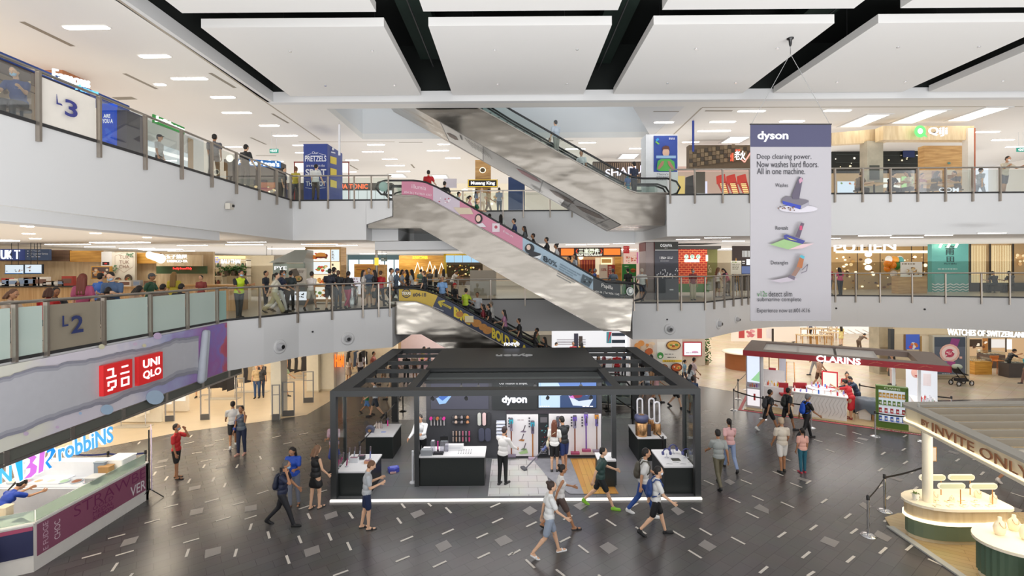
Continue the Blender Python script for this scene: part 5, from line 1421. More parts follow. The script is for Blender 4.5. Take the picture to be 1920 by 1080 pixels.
def wb(x0,x1,y0,y1,z0,z1,key,name,label,cat,group=None):return M().box(x0,x1,y0,y1,z0,z1,key).thing(name,label,cat,group)
# ---- second level, food counters behind the frosted balcony
Y=23.0
bd('shop_wall','pale panelled back wall of the food counters','wall',23.4,-15,472,400,566,'wood_pale')
bd('shop_fascia','dark wooden fascia board behind the blue food sign','fascia',Y,0,469,130,490,'wood_dark');bd('shop_fascia','honey coloured wooden fascia board above the noodle kitchen','fascia',Y,131,470,190,491,'wood_honey');bd('shop_fascia','honey coloured fascia board behind the glowing bubble sign','fascia',Y,253,474,300,494,'wood_honey')
bd('direction_sign','blue hanging direction sign with white arrows and lines','sign',22.4,47,467,92,488,'#3f5478',lambda a:[a.text(t,57,y,x,y+3.4,'#e6ecf4',0)for t,y,x in(('37-7 Carpark',469,76),('47 Customer Service',474,90),('Taxi Toilets',479,76))]+[a.disc(53,y+1.7,1,1,'#e6ecf4')for y in(469,474,479)])
sg('shop_sign','glowing white capitals on blue beside the direction sign',22.6,'UK T',3,469,38,486,'#e8eeff*1.6',fn=lambda a:a.body(0,467,46,488,.1,'#3a4f94*0.4'))
bd('menu_screen','pale blue menu screen, first of the pair over the food counter','screen',22.0,9,496,45,514,'#1e2a3a',lambda a:(a.rect(10,497,44,513,'#dcecf8*0.9'),a.blobs(12,503,43,511,7,['#a05a4a','#c9a58a','#7a8a9a'],1,2,3),a.rect(10,512,44,513,'#2a7ac0*0.8')),.06,'pale menu screens')
bd('menu_screen','pale blue menu screen, second of the pair, towards the coat rack','screen',22.0,46,495.5,80,513.5,'#1e2a3a',lambda a:(a.rect(47,496.5,78,512.5,'#dcecf8*0.9'),a.blobs(48,498,60,511,6,['#7a5a4a','#a9b5c5'],1,2,5),a.rect(47,511.5,78,512.5,'#2a7ac0*0.8')),.06,'pale menu screens')
bd('food_poster','wood framed poster of round dishes behind the blue shirts','poster',22.5,171,499,207,523,'wood_honey',lambda a:(a.rect(173,501,205,521,'#5b4a48'),a.blobs(174,502,204,520,16,['#d9c9b0','#b05a3a','#e8e2d8','#c98a4a'],2,4,8)))
def tuk(a):
 a.rect(210,473,253,545,'#cfc6b4');a.line([(216,480),(233,474),(250,480),(250,500),(233,511),(216,500),(216,480)],.6,'#9a7a68')
 for t,y in(('TUK',479),('TUK',488),('CHA',496.5)):a.text(t,224,y,243,y+6.5,'#8a6a5a',0)
 a.blobs(235,473,252,483,10,['#5b7a5a'],1,2,2);a.blobs(212,495,224,512,10,['#5b7a5a'],1,2.4,6)
 for x,y,q in((244,522,7.5),(226,527,7),(244,541,6)):a.disc(x,y,q,q*1.05,'#4a3a30');a.blobs(x-q*.8,y-q*.8,x+q*.8,y+q*.8,7,['#c98a4a','#d9b06a','#a0522a','#8aa05a'],1,2.2,int(x))
bd('shop_wall_panel','cream wall panel with the hexagon tea shop logo and bowls','sign',22.7,210,473,253,545,'#cfc6b4',tuk)
bd('wall_panel','plain white wall panel with a small red number display','panel',22.8,190,472,210,520,'#e6e4e0',lambda a:(a.rect(192,491,205,497,'#2a2224'),a.rect(196,493,201,495.5,'#c82a2a*1')))
bd('food_fascia','cream slatted fascia of the neon noodle stall','fascia',22.6,293,478,378,499,'wood_pale');bd('food_wall','dark green wall strip with red neon','wall',22.9,293,499,386,513,'#3f5a34')
sg('neon_sign','red neon script on the dark green wall',22.7,'Freshly Brewed Daily',325,501,360,506.5,'#ff4038*2.5',.03,.02)
m=AY(22.0);[m.disc(x,y,q,q,'#fffef6*2.2',20)for x,y,q in((280,478,7),(302,485,9),(291,482,5))];m.m.ext([m.pt(281,473),m.pt(303,477),m.pt(300,493),m.pt(276,484)],(0,.1,0),'#fff8ea*1.8');m.m.thing('bubble_sign','glowing white double bubble shop sign','sign')
sg('shop_sign','glowing white chinese lettering beside the bubble sign',22.3,'玉子焼屋',311,477,351,485,'#fffdf4*1.8',.06);sg('shop_sign','row of small white capitals under the glowing chinese lettering',22.3,'TAMAGO-YA',313,487,352,492,'#fffdf4*1.3',.05)
for i,(x0,x1,z,lab)in enumerate(((-5,200,1.05,'long oak food counter nearest the balcony end'),(210,330,1.0,'oak food counter below the hexagon logo panel'),(335,445,1.05,'slatted oak counter beside the security guard'))):
 a,b=W(x0,500,20.2).x,W(x1,500,20.2).x;r=root('food_counter',lab,'counter',((a+b)/2,20.6,L2),world=True)
 M().box(a,b,20.2,21.0,L2,L2+z,'wood_slats').part('front',r);M().box(a-.05,b+.05,20.1,21.05,L2+z,L2+z+.05,'#2c2a2a' if i==0 else 'wood_oak').part('worktop',r)
R=random.Random(2)
for i in range(16):
 px=3+i*11.5 if i<12 else 215+(i-12)*22;p=W(px,530,20.5);w=R.uniform(.12,.3);c=R.choice(['#c9c2ba','#b0443a','#e8e4dc','#5a7ac0','#7a5a40','#d8c8a0','#a9b0b8'])
 r=root('counter_item','%s upright carton or caddy counted along the food counters'%ORD[i],'container',(p.x,20.5,L2+(1.1 if i<12 else 1.05)),group='cartons and caddies on the food counters')
 h=R.uniform(.16,.4);M().bevbox(-w,w,-.1,.1,0,h,c,.02,1).part('body',r);M().box(-w*.8,w*.8,-.105,-.1,h*.25,h*.75,R.choice(['#e8e8e4','#7a5a50','#8aa0c0'])).part('label',r)
 # oak cafe in the middle distance
Y=26.0
bd('shop_wall','cream back wall of the stall with the purple flower sign','wall',26.6,388,479,512,556,'#e0d2b4');bd('light_cove','warm glowing cove above the purple flower sign','light',26.4,392,480,458,485,'#ffe9a8*1.3')
sg('shop_sign','white serif style capitals with a purple flower',25.6,'BALI·THAI',415,486,451,494,'#ffffff*1.6',.05,fn=lambda a:[a.disc(407+3.6*math.cos(t),487+4.6*math.sin(t),1.5,1.7,'#9aa0e8*1')for t in[PI*q/3 for q in range(6)]])
for i,(x,lab)in enumerate(((397,'white display shelving beneath the purple flower sign'),(443,'white display shelving behind the security guard'))):
 a,b=W(x,500,26).x,W(x+22,500,26).x;r=root('display_shelf',lab,'shelf',((a+b)/2,26.2,L2),world=True,group='white display shelving at the plant stall')
 for z in(.9,1.35,1.8,2.2):M().box(a,b,25.9,26.3,L2+z,L2+z+.04,'#efe6d2').part('shelf_board',r)
 for q in(a,b-.05):M().box(q,q+.05,25.9,26.3,L2,L2+2.3,'#efe6d2').part('side',r)
 for j in range(9):
  xx=a+.12+(b-a-.24)*(j%3)/2;zz=L2+.94+.45*(j//3);v=root('jar','%s jar on the %s'%(ORD[j],lab),'jar',(xx,26.05,zz),group='jars on the white shelving');M().lathe([(.07,0),(.09,.08),(.06,.18),(.07,.2)],0,0,['#6a5a4c','#8a4a3a','#b0a080','#4f6a4a'][j%4],10).part('body',v);M().lathe([(.05,.2),(.04,.24)],0,0,'#3a3430',8).part('lid',v)
def foliage(loc,rx,rz_,n,label,cols=('#3f6a3a','#56803f'),pot=None,group=None):
 r=root('potted_plant',label,'plant',loc,group=group);R=random.Random(int(loc[0]*100));m=M()
 for i in range(n):
  a=R.uniform(0,2*PI);q=R.uniform(0,rx);c=Vector((q*math.cos(a),q*math.sin(a)*.6,R.uniform(.1,rz_)));d=Vector((R.uniform(-1,1),R.uniform(-1,1),R.uniform(-.6,.8))).normalized()*R.uniform(.08,.16);s_=d.cross(Vector((R.random(),R.random(),1))).normalized()*.03
  m.add([c-s_,c+d*.5-s_*1.6,c+d,c+d*.5+s_*1.6,c+s_],[(0,1,2,3,4)],R.choice(cols))
 m.part('foliage',r)
 M().lathe([(.12,0),(.16,.25),(.15,.26)],0,0,pot or '#8a6a50',12).part('pot',r);return r
for i,px in enumerate((430,442,455)):foliage((W(px,500,26.0).x,25.8,L2+1.4),.4,.5,110,'trailing green plant on the %s of the white shelving'%['near end','gap','far end'][i],pot='#5a4a3a')
# hooded glass kiosk and screens tower
r=root('food_kiosk','grey hooded glass food kiosk beside the burger screens','kiosk',(W(542,500,23).x,23.6,L2),world=True)
a,b=W(512,500,23).x,W(572,500,23).x
m=M();m.add([(a-.1,22.8,6.75),(b,22.8,6.75),(b,24.4,6.75),(a-.1,24.4,6.75),(a+.9,23.3,7.35),(b,23.3,7.35),(b,24,7.35),(a+.9,24,7.35)],[(0,1,5,4),(1,2,6,5),(2,3,7,6),(3,0,4,7),(4,5,6,7),(3,2,1,0)],'#a4a8a2~0.35');m.part('hood',r)
M().box(a,b,23,24.2,L2,L2+1.0,'#6a6a66').part('counter',r);M().box(a,b,22.98,23.02,L2+1.0,6.7,'green_glass').part('glass_front',r)
for q in(a,b-.08):M().box(q,q+.08,23,24.2,L2+1,6.75,'#b4b8b2').part('corner_post',r)
bd('food_poster','tilted cream poster of a noodle bowl','poster',22.5,541,503,573,532,'#d9d3c8',lambda a:(a.poly([(545,506),(556,503),(562,515),(552,521)],'#6a6258'),a.disc(559,523,9,6.5,'#2e2622'),a.disc(559,522,7,5,'#c9a26a'),a.blobs(553,519,565,526,6,['#a85a3a','#e8d8b0','#6a8a4a'],1,2,3),a.disc(548,532,4,2.6,'#2e2622'),a.scribble(560,506,571,512,3,'#7a7068',2)))
bd('light_box','low white light box with black dots near the floor','light box',22.3,516,547,574,563,'#f2f4ff*1.1',lambda a:(a.blobs(518,549,572,562,26,['#15161c'],1,2.6,5)))
sg('shop_sign','small white capitals on the glass of the hooded kiosk',22.9,'PYE',515,499,538,506,'#ffffff*1.1',.03)
Y=24.0
r=root('screen_tower','oak framed tower of six bright burger menu screens','screen tower',(W(605,500,Y).x,24.4,L2),world=True)
a=AY(Y);a.body(572,463,639,566,.8,'wood_oak');a.m.part('frame',r)
for i,(x0,y0,x1,y1,c)in enumerate(((576,468,619,490,'#fbf6ee'),(621,468,636,490,'#e4f2f8'),(576,491,619,514,'#eef4f4'),(621,491,637,540,'#fff2c8'),(576,515,619,535,'#fbe8c0'),(580,538,626,561,'#fdf4ea'))):
 a=AY(Y-.02);a.eps=.003;a.rect(x0,y0,x1,y1,c+'*1.05')
 if i in(0,2,4,5):a.blobs(x0+6,y0+4,x1-3,y1-3,15,['#c9702a*0.8','#e0a050*0.8','#8a3a1e*0.7','#7aa04a*0.7','#d84a30*0.8','#f0d8a0*0.9'],1.5,4,i)
 if i==0:a.disc(602,479,10,5.5,'#d08a3c*0.8');a.rect(592,481,612,484,'#7a2e1c*0.6');a.disc(588,482,5,4,'#c8702c*0.8')
 a.scribble(x0+1,y0+2,x0+6,y1-3,6,'#8a7a6a',i);a.m.part('screen',r)
r=root('litter_bin','round steel bin behind the clear railing','bin',(W(659,560,22.6).x,22.6,L2));M().lathe([(.3,0),(.3,.85),(.26,.9)],0,0,'chrome',20).part('body',r);M().lathe([(.31,.86),(.31,.9),(.1,.94)],0,0,'dark_metal',20).part('lid',r)
bd('shop_counter','timber clad till counter seen between the shoppers','counter',30,664,495,704,554,'wood_honey',lambda a:(a.rect(668,497,700,501,'#c98a4a'),a.rect(668,504,700,507,'#b87838')),1.0);bd('shop_counter','second timber counter beside the steel column','counter',30.2,706,496,720,553,'wood_oak',None,.8);bd('display_fridge','white lit fridge with pale bottles','fridge',29,658,520,676,552,'#e4e2ea*0.8',lambda a:a.scribble(659,521,675,550,6,'#b9a9c8',3),.6)
bd('window_front','bright blue daylight windows at the end of the second level','window',43,652,479,750,538,'#dff0fa*1.4',lambda a:[a.rect(x,479,x+2,525,'#5a7680')for x in(652,672,700,720,738)]+[a.rect(652,478,750,487,'#4d6870')],.1)
bd('hanging_sign','small dark hanging sign before the daylight windows','sign',34,714,483,726,490,'#4a5a56',lambda a:a.scribble(715,484,725,489,2,'#c9d4d0',1),.05);bd('hanging_sign','dark board sign above the hooded kiosk','sign',27,495,481,514,490,'#2e2a28',lambda a:a.scribble(497,482,512,489,3,'#9a8a70',4),.05)
r=root('steel_column','slim steel column with yellow lamp collar','column',(W(706,480,25.5).x,25.5,L2));M().lathe([(.07,0),(.07,3.02)],0,0,'rail_metal',12).part('shaft',r);M().lathe([(.11,1.9),(.11,2.3)],0,0,'#f2d24a*1.2',12).part('lamp_collar',r)
# yellow bar behind the escalators
bd('bar_wall','yellow plank wall of the bar with neon','wall',37,748,479,832,528,'wood_honey');sg('shop_sign','yellow neon shop name above the plank wall',36.7,'DOWNTOWNER',774,480,802,486,'#ffe23a*2',.04)
a=AY(36.6)
for x,y in((783,492),(791,500),(806,490),(815,498),(828,493)):a.line([(x-6,y+20),(x,y),(x+6,y+20)],1.3,'#fff6d8*2.6')
a.m.thing('neon_light','white zigzag neon lines on the bar wall','light')
r=root('bar_counter','yellow framed drinks bar with blue menu screens','bar',(W(865,500,35).x,35.4,L2),world=True);a=AY(35);a.body(832,476,905,480,1,'#d8b02e*0.5');a.body(832,476,836,528,.4,'#d8b02e*0.4');a.m.part('frame',r);a=AY(34.8);[a.body(x,479,x+15,492,.06,'#a9d4f2*0.9')for x in(836,852,868,884)];a.m.part('menu_screens',r);a=AY(35.9);a.body(836,492,905,528,.1,'#4a3a20');a.blobs(838,494,900,518,40,['#e8c050*1.2','#8a5a2a','#f4e0a0*1.2','#7a2e2a','#5a7a4a'],1,2.4,7);a.m.part('back_wall',r);a=AY(34.6);a.body(820,520,900,535,.6,'#6a5a4a');a.m.part('counter',r)
bd('bar_cabinet','grey cabinet at the end of the bar','cabinet',30,881,507,930,560,'#aaa49a',None,.6)
# ---- second level past the escalators
def soup(a):
 a.rect(1052,466,1076,479,'#f07828*1.3');a.rect(1132,466,1163,478,'#f07828*1.3');a.rect(1077,465,1130,480,'#3a2a26')
 a.text('三盅兩件',1085,466,1124,475.5,'#eaf4d0*1.6',.03);a.text('SOUP RESTAURANT',1080,476,1129,480,'#f4f4e4*1.3',.02);a.line([(1083,467),(1080,471),(1083,475)],1.6,'#e04a2a*1');a.line([(1126,467),(1129,471),(1126,475)],1.6,'#e04a2a*1')
bd('restaurant_fascia','dark fascia with orange light boxes and pale chinese lettering','fascia',32,1046,464,1165,481,'#4a2e26',soup,.3)
bd('restaurant_wall','warm lit restaurant interior under the orange fascia','interior',34.5,1056,481,1168,535,'#d8a878',lambda a:(a.rect(1088,487,1116,512,'#8a2a20'),[a.rect(1090+i*5,488,1091.5+i*5,512,'#c86a3a')for i in range(5)],a.rect(1126,483,1148,496,'#fff0c0*1.1'),a.rect(1128,486,1146,493,'#c89a50'),a.rect(1116,483,1125,515,'#f4e2c0*0.8'),a.disc(1089,483,4.5,4,'#fff4d0*2')))
bd('restaurant_pillar','timber door post of the orange fascia restaurant','pillar',32,1153,481,1165,535,'wood_honey',None,.3)
bd('menu_poster','cream fifteen percent poster in the restaurant door','poster',31.5,1124,496,1139,522,'#e4d6c4',lambda a:a.text('15%',1127,503,1137,508,'#a83228',.02));bd('menu_poster','red poster beside the fifteen percent poster','poster',31.6,1140,497,1153,520,'#a8322c',lambda a:a.scribble(1141,499,1152,518,5,'#e8d0c0',3));bd('hanging_flag','red hanging flag sign','sign',30,1169,460,1180,475,'#c4202a',lambda a:a.scribble(1170,463,1179,472,3,'#e88a80',2),.05)
bd('promo_board','green standing poster with a burger','poster',29,1167,495,1193,553,'#2f8a3c',lambda a:(a.scribble(1171,498,1183,501,1,'#e8f4d8',1),a.disc(1187,507,5,4,'#c9702a'),a.rect(1182,507,1192,509,'#7a2a1c')));bd('shop_wall','pink and violet lit shop wall behind the green poster','wall',33,1170,472,1214,532,'#f0c8b8*0.7',lambda a:(a.blobs(1172,478,1194,494,30,['#e8a070','#c84a3a','#f0e0c8','#5a8a4a'],1,2,4),[a.rect(1193+i*4,473,1195+i*4,494,c)for i,c in enumerate(('#b04a8a*0.9','#8a7ad8*0.9','#d84a5a*0.9','#7a6ac8*0.9','#e8e0f4*0.9'))]))
def oga(a):
 a.rect(1228,453,1271,468,'#3c3c38');a.rect(1228,468.3,1271,469.6,'#c9c9c6');a.text('OGAWA',1238,457.5,1260,463,'#f0f0ee*0.9',.005);a.scribble(1246,464.5,1254,466,1,'#c9c9c4',1);a.text('1356+',1237,481,1249,486,'#f4f4f4',.02);a.scribble(1251,481,1263,486,2,'#e4e4e4',2);a.scribble(1238,488.5,1262,490.5,1,'#c9c9cc',3)
 R=random.Random(3)
 for i in range(46):x=R.gauss(1250,9);y=521-abs(R.gauss(0,7));a.disc(max(1231,min(1268,x)),max(502,y),1.1,1.3,'#e4e4e8',6)
 a.scribble(1253,541,1262,545,1,'#d8d8dc',5)
r=root('advert_pillar','dark slate square pillar with white massage chair lettering','pillar',(W(1250,500,25).x,25.7,L2),world=True);x0,x1=W(1228,500,25).x,W(1272,500,25).x;M().box(x0,x1,25,26.6,L2,7.71,'#4b4c55').part('core',r)
a=AY(24.99);oga(a);a.m.part('front_print',r)
m=M();m.box(x0-.004,x0,25.05,26.55,L2,7.25,'#8a7a78');m.box(x0-.006,x0,25.0,26.6,7.25,7.7,'#6a3230');m.part('side_print',r)
m=M();m.box(x0-.45,x0-.02,25.1,26.4,L2,7.7,'#948684');m.box(x0-.46,x0-.44,25.1,26.4,7.25,7.7,'#6a3230');m.part('side_panel',r)
simple('brick_glow','#d8482a',.5,0,.9);m_,nt,bs=new_mat('glow_bricks');br=nt.nodes.new('ShaderNodeTexBrick');br.inputs['Scale'].default_value=2.0;br.inputs['Mortar Size'].default_value=.03;br.inputs['Color1'].default_value=lin('#c8301e')+[1];br.inputs['Color2'].default_value=lin('#a8281c')+[1];br.inputs['Mortar'].default_value=lin('#e88a50')+[1];tc=nt.nodes.new('ShaderNodeTexCoord');mp=nt.nodes.new('ShaderNodeMapping');mp.inputs['Rotation'].default_value=(PI/2,0,0);nt.links.new(tc.outputs['Object'],mp.inputs[0]);nt.links.new(mp.outputs[0],br.inputs['Vector']);nt.links.new(br.outputs['Color'],bs.inputs['Base Color']);nt.links.new(br.outputs['Color'],bs.inputs['Emission Color']);bs.inputs['Emission Strength'].default_value=.22
def cat(a):
 for i,c in enumerate(('古','早','味')):a.disc(1287+i*11,481.5,4,4.4,'#dff8e4*1.8');a.text(c,1284+i*11,478,1290+i*11,485,'#3a9a5a',.02)
 a.rect(1283,486.5,1311,491.5,'#fff0ee*2');a.rect(1323,478,1327,490,'#e8fff0*1.8')
r=root('brick_kiosk','red glowing brick kiosk with green dotted sign','kiosk',(W(1300,500,27).x,27.5,L2),world=True);a=AY(27);a.body(1272,467,1326,532,1.6,'glow_bricks');a.m.part('brick_front',r);a=AY(26.99);cat(a);a.m.part('lit_sign',r);a=AY(26.98);a.body(1270,532,1330,548,1.6,'#5a8a3a');a.m.part('green_base',r);a=AY(26.9);a.body(1268,461,1352,467,2.2,'#54504c');a.m.part('roof',r);a=AY(27.6);a.body(1326,467,1345,545,.3,'#8a8a4e');a.text('Sa',1328,497,1334,511,'#e8e8c0',0);a.m.part('side_wall',r)
bd('shop_wall','dark brown shop front with white louvre window','wall',28.5,1374,461,1408,545,'#3a2c26',lambda a:(a.rect(1391,470,1408,482,'#e8e8e4*0.8'),[a.rect(1391+i*2.4,470,1392+i*2.4,482,'#6a6058')for i in range(7)],a.rect(1399,486,1408,497,'#f4f8ff*1.1'),a.rect(1390,499,1408,513,'#6a7aa8*0.8'),a.rect(1391,489,1396,491,'#e8e8e8'),a.rect(1391,493,1396,495,'#e8e8e8')))
bd('shop_wall','cream corridor wall between brick kiosk and brown shop','wall',31,1345,470,1374,548,'#e4d6b8');r=root('easel','wooden easel carrying a cream notice','easel',(W(1380,540,27).x,27,L2),world=True);a=AY(27);a.body(1370,489,1390,514,.03,'#f0ead8');a.scribble(1373,495,1387,506,4,'#a09a80',2);a.scribble(1373,490,1386,493.5,1,'#8aa04a',4);a.m.part('board',r);m=M();[m.tube([W(1380,484,27.05),(W(x,540,27.05+d).x,27.05+d,L2)],.02,'wood_honey',6)for x,d in((1373,0),(1388,0),(1381,.5))];m.part('legs',r)
# turquoise restaurant
Y=31
bd('restaurant_wall','warm interior wall of the restaurant with white capitals','interior',34,1558,455,1746,552,'#caa673',lambda a:(a.blobs(1562,478,1745,545,90,['#fff0c8*1.6','#8a5a34','#e8c890*1','#6a4a30','#d8a860'],1,4,11),[a.rect(x,462,x+1.6,552,'#4a3a30')for x in(1600,1642,1700,1722,1737)],a.rect(1560,470,1745,475,'#fff6dc*1.4')))
sg('shop_sign','big glowing white capitals above the restaurant entrance',30.6,'PUTIEN',1563,456,1680,472,'#ffffff*2.2',.15,.02,quad=[(1563,458),(1679,454),(1679,469),(1563,472)])
r=root('restaurant_screen','turquoise wall panel with black brush characters and white waves','panel',(W(1781,500,30.3).x,30.4,L2),world=True);a=AY(30.3);a.body(1747,450,1816,551,.3,'#69b3ac');a.m.part('panel',r)
a=AY(30.29);a.text('莆',1772,460,1790,478,'#2e4648',.01);a.text('田',1775,481,1789,491,'#2e4648',.01);a.text('PUTIEN',1770,493,1793,496,'#3a5a5c',0);a.scribble(1758,503,1804,506,1,'#e4f4f2',1,.95)
for q in range(4):a.line([(1747+i*5.75,532+q*5+(2.6 if i%2 else 0))for i in range(13)],1.8,'#f2f8f8')
a.m.part('print',r)
for i in range(3):
 p=W(1765+i*15,452,29.9);q=root('spotlight','%s small spotlight over the turquoise panel'%['first','middle','last'][i],'spotlight',(p.x,29.9,7.6),group='spotlights over the turquoise panel');M().tube([(0,0,.1),(0,.12,-.1)],.05,'warm_lamp',8).part('lamp',q);M().tube([(0,0,.11),(0,0,.16)],.02,'dark_metal',6).part('stem',q)
bd('storefront','black framed glazed front with pale vertical slats','shop front',30.6,1816,448,1935,552,'#c8a87c',lambda a:([a.rect(1820+i*2.8,460,1821.6+i*2.8,530,'#f4e0b0*0.9')for i in range(10)],[a.rect(1858+i*3,460,1859.8+i*3,530,'#f4e0b0*0.9')for i in range(12)],[a.rect(x,448,x+3.4,552,'#2a2624')for x in(1815,1852,1895)],a.rect(1816,530,1935,552,'#3a3a3a'),a.blobs(1898,470,1930,500,14,['#f0d8a8*1','#d8a870*0.8'],3,6,4)))
bd('gold_trim','thin gold strip above the turquoise panel and slatted front','trim',30.1,1558,444,1935,448.5,'#c8a050',None,.2)
m=M();R=random.Random(9)
for i in range(17):
 p=W(1661+R.uniform(-1,30),486+R.uniform(0,30),29.4+R.uniform(0,.4));c=['#f08a1e','#f4f0e6','#5fb0a8','#f4a83c','#3f8a3c'][i%5]
 b=root('balloon','%s %s balloon in the restaurant door cluster'%(ORD[i//5].replace('nearest','first'),{'#f08a1e':'orange','#f4f0e6':'white','#5fb0a8':'turquoise','#f4a83c':'pale orange','#3f8a3c':'green'}[c]),'balloon',p,group='cluster of balloons at the restaurant door');M().ell((0,0,0),(.19,.19,.22),c+'~0.3',14,10).part('skin',b);M().lathe([(.02,-.24),(.008,-.21)],0,0,c+'~0.3',6).part('knot',b)
for i in range(3):
 p=W(1628,477+i*12.5,29.8);b=root('paper_lantern','%s of the three glowing oval lanterns'%['top','middle','bottom'][i],'lantern',p,group='oval lanterns hung in a column');M().ell((0,0,0),(.19,.19,.17),'#fffdf2*2.2',14,8).part('shade',b);M().tube([(0,0,.17),(0,0,7.7-p.z)],.01,'dark_metal',5).part('cord',b)
bd('host_counter','oak host counter with a printed white top panel','counter',28.8,1684,518,1738,553,'wood_oak',lambda a:(a.rect(1688,491,1729,519,'#ece6dc'),a.scribble(1691,493,1726,497,1,'#8a7a60',4),a.blobs(1690,499,1728,517,20,['#c9a06a','#f0e8d8','#7a5a3a','#e0c898'],2,4,6)),.5)
# ---- third level
# blue pretzel pillar
r=root('advert_pillar','blue square pillar with white pretzel lettering','pillar',(W(592,300,23).x,23.6,L3),world=True);x0,x1=W(569,300,22.9).x,W(614,300,22.9).x;y2=24.9
M().box(x0,x1,22.9,y2,L3,CEIL-.9,'#32458e').part('core',r)
a=AY(22.89);w_='#e6e9f2';a.text('Our',585,284,597,289,w_,0);a.line([(573,292),(584,288)],.6,w_);a.line([(598,288),(611,291)],.6,w_);a.text('PRETZELS',572,292,612,303,w_,.02);a.text('are made on the',575,308,609,313,w_,0);a.text('SPOT',573,317,612,330,w_,.03);a.text('THE HOT',574,340,611,349,w_,.02);a.line([(573,352),(590,355),(611,352)],.6,w_);a.m.part('front_print',r)
a=AX(x1+.01);[a.poly([(619,y+.5),(631,y+4),(631,y+17),(619,y+14)],'#d9c23c')for y in(292,314,336)];a.disc(624,279,2.4,3,'#e6e9f2');a.poly([(620,284),(628,286),(628,288),(620,286)],'#e6e9f2');a.m.part('side_print',r)
# shops seen through the sloping railing on the upper left
Yq=-13.2
r=root('cookie_shop','blue topped cookie shop front behind the level three panel','shop',(-12.4,11.5,L3),world=True);M().box(-12.9,-12.2,7.5,13.88,L3,11.5,'#6f6058').part('shop_body',r);M().box(-12.95,-12.15,7.5,15.25,11.5,11.66,'#2b4a94').part('blue_top',r);a=AX(-12.18);a.poly([(-40,120),(66,160),(66,226),(-40,190)],'#9a8874');a.blobs(-10,150,60,205,16,['#fff0c8*1.5','#e8d0a0','#5a4436'],2,5,4);[a.poly([(-20,y),(64,y+34),(64,y+36),(-20,y+3)],'#4a3a34')for y in(128,142)];a.m.part('shop_window',r)
sg('shop_sign','glowing white and blue script sign on top of the blue cookie shop',None,'Famous',97,128,166,158,'#e8f6ff*2.2',.12,.05,quad=[(97,128),(166,146),(166,166),(97,148)]);sg('shop_sign','second line of the glowing blue and white script sign',None,'Amos',140,158,180,178,'#6ac4f4*1.6',.12,.04,quad=[(140,156),(182,170),(182,180),(140,168)])
bd('video_screen','bright blue video screen with white lettering behind the railing','screen',13.9,184,194,214,275,'#2b5ad8*0.9',lambda a:(a.text('ARE',194,214,207,221,'#ffffff*1.2',.03),a.text('YOU A',192,223,212,231,'#ffffff*1.2',.03),a.blobs(186,236,213,270,14,['#3f72e8*0.9'],2,4,3)))
bd('shop_pillar','dark blue grey pillar beside the blue video screen','pillar',14.0,214,206,238,290,'#5a5866',None,.6)
r=root('orange_column','terracotta square column reaching the upper ceiling','column',(-14,14.4,L3));M().box(-.7,.7,-.5,.5,0,CEIL-L3,'#c2825a').part('shaft',r)
r.location=(W(84,110,16.5).x,16.9,L3)
r=root('juice_shop','white juice shop front with green outlined sign','shop',(-12.9,17.4,L3),world=True);M().box(-13.2,-12.6,15.7,19.6,L3,11.75,'#e8eaec').part('shop_body',r);a=AX(-12.58);a.poly([(262,258),(352,288),(352,330),(262,300)],'#dfe8ee*0.9');a.poly([(262,270),(352,296),(352,302),(262,278)],'#ffffff*1.4');a.poly([(352,258),(362,262),(362,345),(352,340)],'#a98a62');a.m.part('shop_window',r)
sg('shop_sign','green outlined white lettering above the juice shop',None,'Jollibean',290,214,344,246,'#f2fff0*1.8',.1,.05,quad=[(290,216),(344,240),(344,250),(290,228)],fn=lambda a:a.slab([(288,214),(346,239),(346,252),(288,230)],.05,'#3a9a4a'))
bd('pretzel_shop','dark pretzel shop front with a glowing blue name sign','shop',24.8,424,305,528,378,'#4a4440',lambda a:(a.rect(486,342,516,352,'#c87a4a'),a.rect(488,352,514,362,'#a83a4a'),a.blobs(428,345,525,375,46,['#fff4d8*1.8','#8a7a6a','#e8c890*1.2','#5a6a9a'],1.2,3.4,6),a.rect(424,300,450,322,'#1f2226')),.5)
sg('shop_sign','glowing blue and white script name sign over the pretzel shop',24.4,"Auntie Anne's",445,300,525,312,'#f4fbff*2',.1,.06,fn=lambda a:(a.disc(431,297,7,7,'#fffbe8*2',18),a.slab([(443,297),(526,302),(526,315),(443,309)],.04,'#2f7ac8*0.6')),quad=[(446,299),(524,303),(524,313),(446,308)])
bd('noodle_shop','dark fascia with orange glowing capitals','shop',30,520,343,735,411,'#3c3633',lambda a:(a.rect(520,343,735,356,'#55504c'),a.text('HUA TONIC',628,345,690,354,'#ff6a3a*1.8',.03),a.rect(634,357,735,378,'#e8eef0*0.9'),[a.rect(x,357,x+1,378,'#a9b0b0')for x in range(640,735,16)]),.5)
r=root('lantern_frame','red metal frame holding white lanterns','frame',(W(603,340,27).x,27,L3),world=True);m=M()
for x in(552,654):m.tube([W(x,304,27),W(x,393,27)],.03,'#8a2e2c',6)
m.tube([W(551,304,27),W(655,304,27)],.03,'#8a2e2c',6);m.part('frame',r)
for x in(562,643):a=AY(27);a.body(x-9,306,x+9,321,.3,'#fff6ea*1.2');a.m.part('lantern',r)
bd('wall_panel','pale lilac panel behind the escalator head','panel',30,832,335,856,352,'#c6c2ce');bd('shop_wall','wood clad pillar with the glowing fruit emblem','pillar',29,891,300,920,372,'wood_oak',lambda a:(a.disc(905,319,6,5.5,'#fff8d8*1.6'),a.disc(905,319,4.6,4.2,'#5a4a30')),.4)
bd('shop_sign','dark sign board with yellow rim and glowing lettering','sign',28.6,877,336.5,933,351,'#2a2624',lambda a:(a.line([(878,337.5),(932,337.5),(932,350),(878,350),(878,337.5)],.9,'#e8c03a*1.6'),a.text('Musang King',883,340,928,348,'#ffffff*1.6',.03)),.15)
